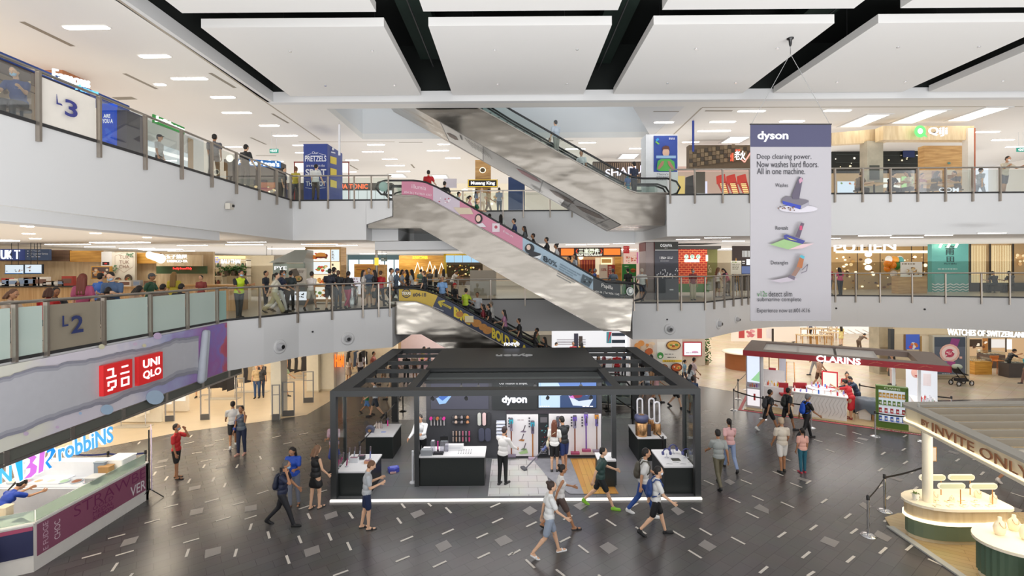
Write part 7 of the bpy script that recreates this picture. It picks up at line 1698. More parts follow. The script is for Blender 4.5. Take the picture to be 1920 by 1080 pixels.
m.add(vs,[(i*N+j,i*N+(j+1)%N,(i+1)*N+(j+1)%N,(i+1)*N+j)for i in range(len(rings)-1)for j in range(N)],'#59616b',True);m.part('cloth',q);M().box(-.35,.05,-.3,.3,0,.5,'#e8e4e4').part('white_carton',q);M().box(.08,.4,-.3,.3,0,.5,'#b98a5a').part('brown_carton',q)
q=K2('shelf_unit','green framed shelf unit with four rows of boxed cosmetics','shelf unit',5.25,.12,.03)
M().box(-.5,.5,-.05,.2,0,.22,'#5a7a2e').part('base',q);m=M();m.box(-.5,-.42,-.05,.2,.22,1.6,'#5a7a2e');m.box(.42,.5,-.05,.2,.22,1.6,'#5a7a2e');m.box(-.5,.5,-.05,.2,1.48,1.64,'#5a7a2e');m.part('frame',q);M().box(-.42,.42,.15,.2,.22,1.48,'#e4ecf4*0.7').part('back_panel',q);flat('CLARINS',-.25,.25,1.52,1.6,-.05,'#e8f0d0',.01,.01).part('name_lettering',q)
for z in(.24,.56,.86,1.16):M().box(-.42,.42,-.04,.16,z,z+.02,'#f4f4f6').part('shelf_board',q)
for row,(z,c,n,nm)in enumerate(((1.18,'#e0a83a',7,'amber'),(.88,'#5f8a2e',6,'green'),(.58,'#c02a3a',5,'red'),(.26,'#3a6ac8',5,'blue'))):
 for i in range(n):x=-.36+.72*i/(n-1);b=K2('cosmetics_box','%s %s box on the green framed shelf, counted from the aisle end'%(ORD[i],nm),'box',5.25+x,.17,z+.03,group='%s boxes on the green framed shelf'%nm);M().box(-.045,.045,-.04,.04,0,.17,c).part('carton',b);M().box(-.03,.03,-.042,-.04,.05,.12,'#f0e8d8').part('label',b)
q=K2('display_unit','white end unit with a large portrait poster and bottles','display unit',6.45,1.6);M().box(-.35,.35,-1.1,.6,0,.9,'#f2f2f6').part('base',q);M().box(-.4,.4,-1.15,.65,.9,.94,'#f8f8fa').part('worktop',q);M().box(-.5,.5,.6,.68,.2,2.2,'#eef0f6*0.8').part('poster_panel',q)
m=M();m.ell((-.18,.58,1.9),(.16,.02,.22),'#e0b0a4',14,8);m.ell((-.16,.565,1.78),(.07,.01,.03),'#b03a44',10,6);m.box(.05,.3,.585,.598,1.4,1.9,'#f0e4e6');m.part('portrait_print',q)
for i in range(12):b=K2('cosmetics_bottle','%s clear bottle on the white end unit'%ORD[i],'bottle',6.3+(i%3)*.15,.6+(i//3)*.3,.97,group='clear bottles on the white end unit');M().lathe([(.03,0),(.03,.14),(.012,.2)],0,0,['#f4f4fa','#d8e8e0','#d84a4a','#e8e8f4'][i%4],8).part('body',b);M().lathe([(.014,.2),(.014,.23)],0,0,'#c9c9c9',6).part('cap',b)
m=M();vs,fs=glyphs('PLEASE MIND YOUR STEP',.01,0);m.add([KP(4.6+v[0]*2.1,-.2+v[1]*.09,.016)for v in vs],fs,'#f4d8dc');m.thing('floor_notice','white capitals printed on the red floor stripe','notice')
# barrier posts round the floor
PB={}
for n_,(px,py,lab)in enumerate(((1376,769,'steel barrier post left of the light box, nearest the black kiosk'),(1384,748,'steel barrier post behind the first one by the light box'),(1400,731,'steel barrier post furthest back beside the light box'),(1431,786,'steel barrier post before the light box'),(1521,802,'steel barrier post behind the blue backpack'),(1641,818,'steel barrier post before the green shelf unit'),(1729,828,'steel barrier post whose foot shows behind the cream column'),(1784,786,'steel barrier post beyond the curved canopy'),(1612,758,'steel barrier post behind the grey covered table'),(1628,1004,'nearest steel barrier post with a round foot'),(1659,958,'steel barrier post second from the front'),(1746,930,'steel barrier post behind the jewellery counter, with a notice on top'))):
 PB[n_]=stanchion(G(px,py),lab)
def bl(i,j,lab):p,q=PB[i].location,PB[j].location;belt(p,q,lab)
for i,j,lab in((0,1,'short dark belt between the first posts by the light box'),(1,2,'dark belt between the rear posts by the light box'),(0,3,'dark belt passing before the light box'),(3,4,'dark belt behind the three walking men'),(5,6,'dark belt before the green shelf unit'),(9,10,'dark belt between the two nearest steel posts'),(10,11,'dark belt running to the jewellery counter'),(7,8,'long dark belt behind the white end unit')):bl(i,j,lab)
q=root('notice_frame','small wooden framed notice on the barrier post','notice',PB[11].location+Vector((0,0,.97)),-.1);M().box(-.14,.14,-.012,.012,0,.4,'wood_honey').part('frame',q);m=M();m.box(-.12,.12,-.016,-.012,.02,.38,'#efe4da');m.part('paper',q)
# ================================================================ CREAM JEWELLERY KIOSK
r=root('jewellery_kiosk','cream curved jewellery kiosk with lettered canopy','kiosk',(10.8,10,0),world=True)
fl=[(9.2,11.75),(9.2,8.0),(14,8.0),(14,12.4),(9.9,12.4),(9.4,12.2)]
M().prism(fl,.002,.03,'pale_planks').part('floor_plate',r);M().prism([(9.13,11.8),(9.13,8.0),(9.28,8.0),(9.28,11.75)],.004,.04,'#b9b9b4').part('floor_edge',r)
A0=(9.72,11.62);A1=(9.02,8.2)
def ringp(o):
 pts=[]
 dx,dy=A1[0]-A0[0],A1[1]-A0[1];L=math.hypot(dx,dy);nx,ny=dy/L,-dx/L
 # outward normal points to -x
 pts.append((A1[0]+nx*o,A1[1]+ny*o));pts.append((A0[0]+nx*o,A0[1]+ny*o))
 cx,cy=A0[0]+.32,A0[1]-.02
 for i in range(7):
  t=math.radians(168-i*13);pts.append((cx+(.32+o)*math.cos(t),cy+.25+(.32+o)*math.sin(t)))
 pts.append((14,12.19+o));return pts
O,I=ringp(0),ringp(-.22)
def ringpart(P,Q,z0,z1,key,name,label=None):
 m=M()
 for i in range(len(P)-1):
  m.add([(P[i][0],P[i][1],z0),(P[i+1][0],P[i+1][1],z0),(Q[i+1][0],Q[i+1][1],z0),(Q[i][0],Q[i][1],z0),(P[i][0],P[i][1],z1),(P[i+1][0],P[i+1][1],z1),(Q[i+1][0],Q[i+1][1],z1),(Q[i][0],Q[i][1],z1)],[(0,1,2,3),(7,6,5,4),(0,4,5,1),(3,2,6,7),(0,3,7,4),(1,5,6,2)],key)
 return m.part(name,r,label)
ringpart(ringp(-.03),I,2.56,2.90,'#efe0bf','fascia_band');ringpart(ringp(.03),ringp(-.25),2.90,2.96,'#a9a49a','canopy_edge','grey canopy top edge');ringpart(ringp(.03),ringp(-.2),2.50,2.56,'#e8dcc4','canopy_lip');ringpart(ringp(.012),ringp(-.03),2.565,2.60,'#fff0c4*2.2','light_strip','warm glowing strip')
for i in range(7):y=8.6+i*.52;xl=A1[0]+(A0[0]-A1[0])*(y-A1[1])/(A0[1]-A1[1])+.2;M().box(xl,14,y,y+.07,2.78,2.92,'#aaa396').part('canopy_rafter',r);
for i in range(7):y=8.6+i*.52;xl=A1[0]+(A0[0]-A1[0])*(y-A1[1])/(A0[1]-A1[1])+.2;M().box(xl,14,y+.07,y+.5,2.62,2.66,'#e6cfa6').part('canopy_board',r)
dx,dy=A1[0]-A0[0],A1[1]-A0[1];Ln=math.hypot(dx,dy);ux,uy=dx/Ln,dy/Ln;nx,ny=uy,-ux
def side_text(txt,s0,s1,z0,z1):
 vs,fs=glyphs(txt,.0,.5);m=M()
 m.add([(A0[0]+ux*(s0+(s1-s0)*v[0])+nx*(.02+.02*(v[2]+.5)),A0[1]+uy*(s0+(s1-s0)*v[0])+ny*(.02+.02*(v[2]+.5)),z0+(z1-z0)*v[1])for v in vs],fs,'#9a6a4c~0.3');return m
side_text('BY',.28,.55,2.66,2.80).part('lettering',r,'small copper letters');side_text('INVITE ONLY',.66,3.3,2.63,2.83).part('lettering',r,'copper raised capitals')
cp=G(1734,935,.92);M().lathe([(.1,.9),(.1,2.5)],cp.x,11.25,'#efe6d0',20).part('column',r)
m=M();m.tube([(9.9,11.75,2.8),(9.9,11.75,3.05)],.03,'#b9b9b4',8);m.part('bracket',r)
def stadium(x0,x1,y0,y1,nose,n=10):
 pts=[];cy=(y0+y1)/2;hy=(y1-y0)/2
 for i in range(n+1):t=PI/2+PI*i/n;pts.append((x0+nose+nose*math.cos(t),cy+hy*math.sin(t)))
 for i in range(5):t=-PI/2+PI/2*i/4;pts.append((x1-.2+.2*math.cos(t),y0+.2+.2*math.sin(t)))
 for i in range(5):t=PI/2*i/4;pts.append((x1-.2+.2*math.cos(t),y1-.2+.2*math.sin(t)))
 return pts
q=root('jewellery_counter','round nosed cream counter with green base and glowing bands','counter',(10.3,11.3,.03),world=True)
M().prism(stadium(9.32,11.3,10.98,11.75,.8),.03,.12,'#cfc2a4').part('plinth',q);M().prism(stadium(9.3,11.32,10.94,11.78,.8),.12,.5,'#687660').part('lower_body',q,'sage green lower body');M().prism(stadium(9.24,11.38,10.86,11.84,.8),.5,.56,'#fff0cc*2.2').part('glow_band',q);M().prism(stadium(9.28,11.34,10.92,11.8,.8),.56,.84,'wood_pale').part('upper_body',q);M().prism(stadium(9.22,11.4,10.84,11.86,.8),.84,.90,'#f4ead4').part('worktop',q)
for i,(x,y,w)in enumerate(((10.0,11.1,.62),(10.72,11.08,.62),(9.95,11.55,.62),(10.65,11.55,.62))):
 b=root('header_sign','oblong pale sign bar above the jewellery counter, %s'%['front one by the column','front one with the small green picture','rear one by the column','rear one further from the column'][i],'sign',(x+.1,y,.90),group='oblong sign bars over the jewellery counter')
 pts=[((w/2-.07)*(1 if math.cos(t)>0 else-1)+.07*math.cos(t),.42+.07*math.sin(t))for t in[2*PI*k/24+.01 for k in range(24)]]
 M().slabxz(pts,-.02,.02,'#fdf4dc*.8').part('bar',b);M().slabxz([(x_*.94,.42+(z_-.42)*.7)for x_,z_ in pts],-.025,-.02,'#b9bfa4').part('face',b);M().tube([(w/2-.1,0,0),(w/2-.1,0,.36)],.012,'gold_metal',6).part('stem',b)
def bust(x,y,z,s,label,grp='jewellery busts'):
 b=root('display_bust',label,'display bust',(x,y,z),random.uniform(-.3,.3),group=grp);b.scale=(s,s,s)
 m=M();m.lathe([(.07,0),(.1,.04),(.12,.14),(.09,.22),(.04,.27),(.035,.33)],0,0,'#efe2c8',16,sy=.6);m.part('bust',b);m=M();m.tube([(.055*math.cos(t),-.03-.045*math.sin(t)-.015,.25-.09*abs(math.sin(t)))for t in[PI*k/10 for k in range(11)]],.005,'gold_metal',5);m.part('necklace',b)
for i,(x,y,s,lab)in enumerate(((9.85,11.25,.7,'small cream bust beside the column'),(11.0,11.4,.7,'small cream bust at the far counter end, rear'),(11.12,11.15,.75,'small cream bust at the far counter end, front'),(10.2,11.2,.5,'low cream bust near the counter middle'))):bust(x,y,.90,s,lab)
for i in range(9):x,y=9.7+(i%5)*.3,11.0+.2*(i//5);b=root('jewellery_tray','%s cream jewellery tray on the counter'%ORD[i],'tray',(x+(.15 if i>4 else 0),y,.90),.2*(i%3),group='cream trays on the jewellery counter');M().bevbox(-.09,.09,-.05,.05,0,.025,'#f6ead0',.01).part('tray',b);M().tube([(-.06,0,.03),(0,.02,.03),(.06,-.01,.03)],.005,'gold_metal',5).part('chain',b)
foliage((9.44,11.3,.90),.16,.3,50,'small white flowers in a vase beside the column',('#e8e8d0','#8aa060'),'#e8e4d8').scale=(.45,.45,.6)
q=root('fluted_counter','dark green fluted round counter with cream top','counter',(10.35,9.75,.03),world=True)
m=M();pr=[];N=72
for i in range(N):t=2*PI*i/N;rr=.92+(.02 if i%2 else 0);pr.append((10.45+rr*math.cos(t),9.75+rr*.62*math.sin(t)))
m.prism(pr,.14,.78,'#4f6654');m.part('fluted_body',q);M().prism([(10.45+.9*math.cos(2*PI*i/40),9.75+.56*math.sin(2*PI*i/40))for i in range(40)],.03,.14,'#e0d6bf').part('plinth',q);M().prism([(10.45+1.0*math.cos(2*PI*i/40),9.75+.68*math.sin(2*PI*i/40))for i in range(40)],.78,.84,'#f4ead4').part('worktop',q)
bust(10.05,9.95,.84,1.1,'large cream bust on the fluted counter, nearest the aisle');bust(10.4,9.75,.84,1.2,'large cream bust on the fluted counter, front');bust(10.5,10.1,.84,1.0,'large cream bust on the fluted counter, cut by the picture edge')
q=root('notice_frame','pale framed notice fixed on the fluted counter','notice',(9.93,9.08,.25),-.45);M().box(-.2,.2,-.02,.0,0,.5,'#c9ccd0').part('frame',q);M().box(-.18,.18,-.024,-.02,.02,.48,'#dfe2f0').part('paper',q);flat('MID SALE',-.12,.12,.26,.31,-.022,'#8a8aa0',.004,0).part('lettering',q)
# ================================================================ ICE CREAM KIOSK
wx=-10.3
r=root('ice_cream_kiosk','white and plum ice cream counter corner with glass rim','kiosk',(-11.5,11.8,0),world=True)
m=M();m.box(wx-.08,wx,10.27,13.5,0,1.03,'#e2ded8');m.prism([(wx,10.27),(wx-.08,10.35),(-13.5,8.6),(-13.5,8.5)],0,1.03,'#e2ded8');m.box(-13.5,wx,13.42,13.5,0,1.03,'#e2ded8');m.part('outer_wall',r)
simple('plum_print','#93566f',.45,0,0,.08,2)
M().box(wx,wx+.012,10.34,13.4,.3,.98,'plum_print').part('plum_panel',r)
m=M();dxy=Vector((-13.5-wx,8.5-10.27,0));m.ext([(wx,10.265,.36),(-13.5,8.49,.36),(-13.5,8.49,.95),(wx,10.265,.95)],(0,-.01,0),'#2b2f55');m.ext([(wx,10.26,.9),(-13.5,8.48,.9),(-13.5,8.48,.98),(wx,10.26,.98)],(0,-.012,0),'#a84a6a');m.part('navy_panel',r)
M().box(wx-.5,wx+.03,10.27,13.5,1.03,1.06,'#f2f0ea').part('counter_top',r);m=M();m.prism([(wx+.03,10.24),(wx-.5,10.5),(-13.5,9.0),(-13.5,8.47)],1.03,1.06,'#f2f0ea');m.part('counter_top',r)
m=M();m.box(wx-.03,wx-.015,10.35,13.42,1.06,1.3,'green_glass');m.ext([(wx-.02,10.3,1.06),(-13.5,8.55,1.06),(-13.5,8.55,1.3),(wx-.02,10.3,1.3)],(0,.015,0),'green_glass');m.part('glass_rim',r)
def wall_text(txt,y0,y1,z0,z1,key,vert=False,bold=0.0):
 vs,fs=glyphs(txt,bold,0);m=M()
 if vert:m.add([(wx+.016,y0+(y1-y0)*(1-v[1]),z0+(z1-z0)*v[0])for v in vs],fs,key)
 else:m.add([(wx+.016,y0+(y1-y0)*v[0],z0+(z1-z0)*v[1])for v in vs],fs,key)
 return m.part('lettering',r)
wall_text('STRAWBE',11.2,13.38,.68,.94,'#7a2e5a',False,-.01);wall_text('GOLD',11.7,12.3,.58,.68,'#7a2e5a');wall_text('MEDAL',11.7,12.3,.46,.55,'#7a2e5a');wall_text('RIBBON',11.7,12.3,.34,.43,'#7a2e5a');wall_text('VER',12.85,13.38,.36,.62,'#e4dce0',False,.01);wall_text('E FUDGE',10.46,10.58,.34,.94,'#d8b8c8',True);wall_text('CHOC',10.72,10.86,.42,.84,'#e8d4dc',True)
M().box(-12.6,wx-1.5,12.4,13.3,.03,.95,'#e8ecf4').part('freezer',r,'white ice cream freezer')
q=root('freezer_cabinet','long white ice cream display freezer with steel scoops wells','freezer',(-12.2,12.6,0),world=True);M().box(-13.4,-10.95,12.2,13.2,.0,.9,'#e4e6ee').part('body',q);M().box(-13.4,-10.95,12.9,13.2,.9,1.3,'#dfe4ee').part('lit_hood',q);M().box(-13.3,-11.05,12.25,12.85,.9,.92,'#c9d0dc').part('well_frame',q)
for i in range(7):b=root('ice_cream_tub','%s tub sunk in the display freezer'%ORD[i],'tub',(-13.1+i*.33,12.55,.92),group='ice cream tubs');M().lathe([(.13,0),(.14,.03),(.1,.02)],0,0,'#b9c2d0',14).part('rim',b);M().lathe([(.11,.02),(.04,.05)],0,0,['#f0d8c8','#d8a8b0','#c8b090','#e8e4d0','#a8c8b0','#8a5a44','#f0c8d8'][i],12).part('ice_cream',b)
for(nm,lab,x,y,w,d,h,c,z)in(('storage_tub','white plastic tub with a handle on the counter end',-10.75,13.1,.5,.5,.28,'#f2f4f6',1.06),('scale','silver scale by the till',-10.75,12.3,.3,.3,.1,'#b9bcc2',1.06),('till','grey till screen tilted on the counter',-11.0,12.75,.3,.1,.28,'#8a98a8',1.06),('cone_basket','basket of waffle cones on the counter',-10.8,12.7,.3,.2,.2,'#b08a5a',1.06),('card_reader','dark card reader on the counter',-10.6,12.15,.14,.2,.06,'#3a3c40',1.06),('glass_jar','clear jar near the counter corner',-11.2,10.55,.2,.2,.2,'#d8c8b0',1.06),('cup_stack','stack of paper cups near the counter corner',-11.6,10.3,.2,.14,.26,'#f4ead0',1.06)):
 q=root(nm,lab,nm.replace('_',' '),(x,y,z));M().bevbox(-w/2,w/2,-d/2,d/2,0,h,c,.03).part('body',q);M().bevbox(-w/2-.01,w/2+.01,-d/2-.01,d/2+.01,h,h+.02,c,.03).part('rim',q)
 # hanging letters
def hang(txt,quad,key,lab,dep=.04,bold=.02):
 a=AX(-10.15);p=a.pt((quad[0][0]+quad[1][0])/2,(quad[0][1]+quad[1][1])/2);a.m.box(-10.16,-10.15,p.y-.02,p.y+.02,p.z-.1,2.95,'rail_metal');a.text(txt,0,0,0,0,'#ffffff*1.3',bold+.035,dep,quad=quad,off=0);a.text(txt,0,0,0,0,key,bold,.01,quad=quad,off=dep+.004);return a.m
m=hang('robbiNS',[(104,832),(208,798),(209,828),(106,866)],'#5ab4f0*1.1','');m.thing('hanging_lettering','glowing blue rounded letters hanging over the ice cream counter','sign')
m=hang('N',[(-6,878),(17,872),(17,902),(-6,908)],'#5ac8f4*1.1','');m.thing('hanging_lettering','single glowing blue capital at the picture edge','sign')
a=AX(-10.15);a.eps=.02;a.m.box(-10.17,-10.15,10.5,10.54,2.3,2.95,'rail_metal')
for pts,key in(([(21,862),(36,857),(37,899),(31,903)],'#38c0f4*1.1'),([(38,856),(54,850),(63,857),(55,868),(64,874),(62,886),(52,895),(39,898),(50,886),(51,878),(42,879),(50,868),(50,861)],'#e07ae8*1.1'),([(69,846),(79,842),(75,883),(66,888)],'#e07ae8*1.1'),([(82,841),(94,838),(99,846),(90,860),(84,866),(92,876),(87,879),(79,868),(88,855),(90,846),(82,850)],'#2a9af0*1.1')):
 cx=sum(p[0]for p in pts)/len(pts);cy=sum(p[1]for p in pts)/len(pts)
 big=[(cx+(x-cx)*1.14+(1.2 if x>cx else-1.2),cy+(y-cy)*1.05+(1.2 if y>cy else-1.2))for x,y in pts]
 P=[a.pt(x,y,.06)for x,y in big];a.m.ext(P[::-1],(-.06,0,0),'#ffffff*1.2');a.poly(pts,key,.066)
a.m.thing('hanging_logo','large pink and blue glowing logo letters over the ice cream counter','sign')
m=M();m.tube([(-10.35,9.5,2.85),(-10.35,13.6,2.85)],.02,'rail_metal',6);m.part('x',r).name='sign_rail'
# pull up banner on a tripod and barrier behind
q=root('banner_stand','black tripod stand with a narrow pull up banner seen edge on','banner stand',G(280,936));M().tube([(0,0,.25),(0,0,1.95)],.018,'rubber',8).part('pole',q)
for t in(.3,2.3,4.4):M().tube([(0,0,.3),(.35*math.cos(t),.35*math.sin(t),.01)],.014,'rubber',6).part('leg',q)
M().ext([(.06,0,.25),(-.34,.5,.25),(-.34,.5,1.95),(.06,0,1.95)],(.02,.01,0),'#d8c8e0').part('banner_sheet',q)
a_=stanchion(G(273,903),'dark barrier post beside the banner stand',key='#5a5654',base='#c9c6c0');b_=stanchion(G(203,905),'dark barrier post behind the plastic tub',key='#5a5654',base='#c9c6c0');c_=stanchion(G(127,905),'dark barrier post behind the freezer',key='#5a5654',base='#c9c6c0');belt(a_.location,b_.location,'dark blue printed belt behind the ice cream counter',key='#2e3a7a');belt(b_.location,c_.location,'dark blue printed belt nearer the freezer',key='#2e3a7a')
# ================================================================ THE CROWD
def onf(px,Y,z):return Vector((W(px,500,Y).x,Y,z))
def F(px,py,*a,**k):return person(G(px,py,k.pop('z',0.0)),*a,fine=True,**k)
F(331,897,100,'ear','m','s','t#c8282c','s#1c1d20','person in a red polo shirt and black shorts holding a phone to the ear',sandals=True,skin='b',mask='#8fa8bc')
p=F(453,852,0,'ear','f','s#2a2220','n#5a6470','p#27304a','person in a patterned blue grey top and dark trousers with a hand at the face',skin='b',shoe='#c89a8a');sidebag(p,'#2f4a9a','blue bag carried by the person in the patterned blue grey top',-1,size=.11)
F(437,838,-150,'walk','m','s','t#d8d8d8','s#1f2024','person in a white shirt and black shorts walking into the clothes shop',skin='b',shoe='#e8e8e8')
p=F(530,985,95,'earwalk','m','s#5a5654','t#1d2540','p#1b1c22','person in a navy shirt and black trousers with a hand raised to the ear',skin='b',mask='#9cc0e0',shoe='#131315');backpack(p,'#22283c','dark backpack of the person in the navy shirt',pose='earwalk')
p=F(551,950,5,'text','f','l','t#2350b8','p#7d8290','person in a bright blue shirt and patterned grey trousers looking at a phone',skin='b',sandals=True);phone(p,'text','f',0,'phone held by the person in the bright blue shirt')
F(592,953,150,'stand2','f','o#7a5a42','n#131316','m#131316','person with short brown hair in a black strappy playsuit',skin='c',sandals=True)
F(688,991,110,'text','m','s#6a4a34','t#b4b8bc','s#1f2c4e','person in a grey shirt and navy shorts holding a bag strap',skin='c',sandals=True)
F(943,908,150,'hold','m','s#3a2c2c','l#eeecea','p#17181b','person in a loose white shirt and black trousers standing in the black kiosk',z=kz)
p=F(1040,884,165,'stand','f','l#6a3a26','t#eeeeec','s#17181b','person with long red brown hair, white shirt and black shorts beside the slanted vacuum',z=kz,H=1.6,skin='c');sidebag(p,'#ddd8c0','cream shoulder bag of the long haired person in the black kiosk',1)
F(1058,882,-150,'hold','m','s','t#24262a','s#27386c','person in a black shirt and blue shorts beside the long haired shopper',z=kz,sandals=True)
F(1126,951,80,'stride','m','s','L#2f4a46','s#1c2022','person in a dark green patterned shirt and lime green shoes striding past the kiosk',skin='c',shoe='#8ac83a')
F(1030,1041,100,'walk2','f','b#3a2a22','t#e4e6e6','s#9aa6b8','person in a white shirt and pale blue shorts, nearest of all walkers',skin='c',shoe='#f0f0f0',sandals=True)
F(1050,992,100,'stride','f','b','n#e0dedc','s#5a4a44','person in a pale sleeveless top just behind the nearest walker',skin='b',sandals=True,H=1.65)
p=F(1207,967,85,'walk','m','s','L#dcdcda','p#2c4f96','person in a pale hooded shirt and blue jeans with an olive backpack',H=1.78,shoe='#eeeeec');backpack(p,'#4e4a40','olive brown backpack on the person in blue jeans',pose='walk')
p=F(1230,1003,85,'walk2','m','s','t#e2e2e0','s#15161a','person in a white shirt, black shorts and a face mask, with a blue backpack',mask='#d4dce8',shoe='#1c1c1e',skin='c');backpack(p,'#23407c','deep blue backpack on the person with the face mask',pose='walk2')
F(1348,912,178,'walk','m','s','t#a0a4a2','p#6a6450','person in a grey shirt and camouflage trousers walking away',skin='b')
F(1369,880,176,'walk2','f','t','t#e4b4b4','p#8a9cc0','person with a ponytail in a pink shirt and pale jeans walking away',H=1.62,skin='b')
F(1467,885,180,'stand2','m','c#b8a48c','t#d6ccbe','s#e4e2e0','person in a tan cap, beige shirt and white shorts with red trim',skin='b',shoe='#2a2a2a')
F(1505,886,180,'stand','f','t','t#eab4a8','p#2c6a80','child in a peach shirt and teal leggings beside the tan cap',H=1.38,skin='b',shoe='#b83a50')
p=F(1441,808,95,'stride','m','s','t#1b1c1f','s#18191c','person in black shirt and shorts, first of three walkers past the cosmetics kiosk',shoe='#ececec',skin='b');backpack(p,'#3c3c40','dark grey backpack of the first of the three walkers',pose='stride')
p=F(1476,806,98,'walk','m','s','t#1f2326','s#1c1d20','person in a black shirt in the middle of the three walkers',skin='b');backpack(p,'#2a2e2c','black backpack of the middle walker',pose='walk')
p=F(1512,822,95,'walk2','m','c#7e7e80','t#17181a','p#1b1c20','person in a grey cap and black shirt with a vivid blue backpack',skin='b');backpack(p,'#1f5ad0','vivid blue backpack of the person in the grey cap',pose='walk2')
F(1597,787,-160,'lean','f','t','t#c41c28','k#c41c28','assistant in a red dress with a long ponytail, seen from behind',shoe='#8a1420')
F(1588,768,-30,'hold','f','b','t#b41824','k#b41824','assistant in a red dress facing the customer',shoe='#8a1420')
F(1608,776,-100,'lean','f','s','l#2a3a52','p#1f2a3c','person in a navy top leaning over the red framed mirror table')
F(791,872,-15,'hold','m','s#3a3634','l#e6e8ea','p#17181a','person in a white shirt and black trousers at the side of the dark display block',z=kz)
p=F(627,882,0,'text','f','s','t#c8a8b4','k#3a4a9a','person in a pink top and face mask behind the corner glass of the kiosk',mask='#b4d4ec',H=1.62,skin='b')
F(1905,909,90,'stride','m','s','t#8a5a4a','s#6a4a40','person whose legs show under the curved canopy',shoe='#e8e0d8',skin='b')
p=G(42,945);person(Vector((-11.9,11.0,0)),170,'bend','f','t','t#1f46b0','p#1f3a90','assistant in a bright blue uniform bending over the ice cream counter',fine=True)
person(Vector((-10.75,9.75,0)),-60,'sit','m','s','t#d8e8ee','p#3a3a44','person in a pale shirt sitting by the navy panel at the picture edge',fine=True)
# ground level, further back
BG="""534,742,80,walk,f,b,t#bcd8bc,s#4a3238,person in a pale green top hurrying along the clothes shops
688,776,85,stride,m,s,t#2f8a4a,s#5a8ac8,child in a green shirt and blue shorts behind the kiosk,1.25
704,782,-80,walk,m,s,t#d0d4d8,s#38404c,person with white shoes crossing behind the kiosk
654,716,150,stand,f,l,t#e4d8d4,k#b8a8a0,person in a pale blouse at the shirt rack by the orange letters
676,716,-160,stand2,f,l,t#d8d0d4,p#3a3a48,person with long dark hair browsing the pale shirts
699,712,90,walk,m,s,t#b86a5a,p#2a2a30,person in a dusty red shirt beside the curved fascia end
720,722,-90,walk,m,s,t#232836,s#8a7460,person in a dark navy shirt behind the kiosk roof rafters
745,716,80,stand2,f,b,t#e0a0a8,p#26262c,person in a pink top behind the kiosk roof
762,718,170,text,m,s,t#1f2024,p#23242a,person in black with a bag behind the kiosk roof
778,712,0,stand,f,l,t#c8b8a8,k#4a3a3a,person in a beige top by the pink poster wall
792,700,90,text,m,s,t#c8a85a,p#20242c,person in a yellow shirt at the escalator foot
805,704,-90,stand2,f,b,t#3a4a5a,p#22242a,person in a slate shirt next to the pink poster
735,748,-90,walk2,m,s,t#2a2e38,s#c8b094,person in a dark shirt with tan shorts behind the display tables
1132,712,90,text,m,b#2a1c1a,t#7a2e3a,p#2a2a34,person in a maroon top with a bun behind the kiosk roof
1157,716,180,stand,m,s,t#c8242c,p#7a2a30,person in a bright red shirt behind the kiosk roof
1170,706,90,stand2,m,s,t#26304a,p#30343c,person in a navy shirt with a backpack behind the kiosk roof
1122,722,0,text,f,l,t#e4e0dc,p#3a3a42,person in a white top behind the kiosk rafters
1206,726,170,stand,f,l,t#1c1c20,p#1c1c20,person all in black near the noodle poster
1222,722,180,stand2,f,l,t#202024,s#c8a078,person in a black top near the rear kiosk post
1214,750,-90,walk,f,t,t#c4ccd4,s#5a6470,person in a grey top walking behind the purifiers
1231,756,90,walk2,f,l,t#e4b0b4,s#e8e4e4,person in a pink shirt and pale shorts behind the purifiers
1268,764,60,walk,m,s,t#3a4a64,s#18181c,person in black shorts and dark sandals by the kiosk post
1300,776,180,walk2,m,s,t#2f4668,s#b4b2a4,person in a blue shirt and khaki shorts seen through the corner glass
1283,722,90,walk,f,t,t#8ab4cc,p#3a4a5a,child in a light blue shirt beside the flowered blouse,1.4
1300,730,100,stand2,f,s,L#ecd4d4,p#8a7a78,person in a pink flowered blouse with a pale bag
1294,738,110,walk2,f,l,t#dce4e8,p#5a6a7a,person with long dark hair in a pale shirt before the noodle poster,1.5
1470,635,0,stand,m,s,t#3a3c38,p#3a3c38,person in dark clothes at the bright store entrance
1488,642,180,stand2,f,l#3a2018,t#3e3a36,k#3e3a36,person in a grey brown dress in the bright store
1520,632,0,walk,m,s,t#2a3a6a,p#2a3050,person in a navy shirt between the store tables
1558,632,0,walk,m,s,t#e4dcd0,s#d8ccb8,person in pale clothes further inside the bright store
1577,648,170,ear,f,l,t#e8dc9a,m#e8dc9a,person in a pale yellow dress with a dark handbag
1610,662,100,bend,m,s,t#6a5a4e,p#5a4a40,person in a brown jacket bending forward by the stone column
1528,704,-90,walk,m,s,t#c0a4b4,p#9a9aa0,person in a pink shirt passing behind the cosmetics kiosk
1540,700,-80,walk2,f,s,t#c8d0d0,s#2f3a50,person in a pale shirt and navy skirt passing behind the cosmetics kiosk
1536,728,90,walk,m,s,t#d0a890,s#6a4a3a,person in a tan shirt behind the gold frame stand
1890,706,70,lean,m,s,t#202226,s#202226,person in black leaning on a watch case
1674,722,-90,stand,f,l,t#e0c8c4,p#e0c8c4,person in pale pink behind the white end unit
1927,720,-90,walk,f,b,t#1fa0b0,p#7a5a50,person in a turquoise top at the picture edge
1040,690,90,text,f,s,t#e4e4e8,p#4a4a52,person in white inside the striped wall store
1075,690,0,stand,m,s,t#c0303c,p#30303a,person in a red shirt inside the striped wall store
1091,690,180,stand,f,l,t#d8a83a,k#3a5a8a,person in a mustard jacket inside the striped wall store"""
for L_ in BG.split('\n'):
 q=L_.split(',');person(G(float(q[0]),float(q[1])),float(q[2]),q[3],q[4],q[5],q[6],q[7],q[8],H=float(q[9])if len(q)>9 else 1.66,skin='abc'[int(q[0].split('.')[0])%3])
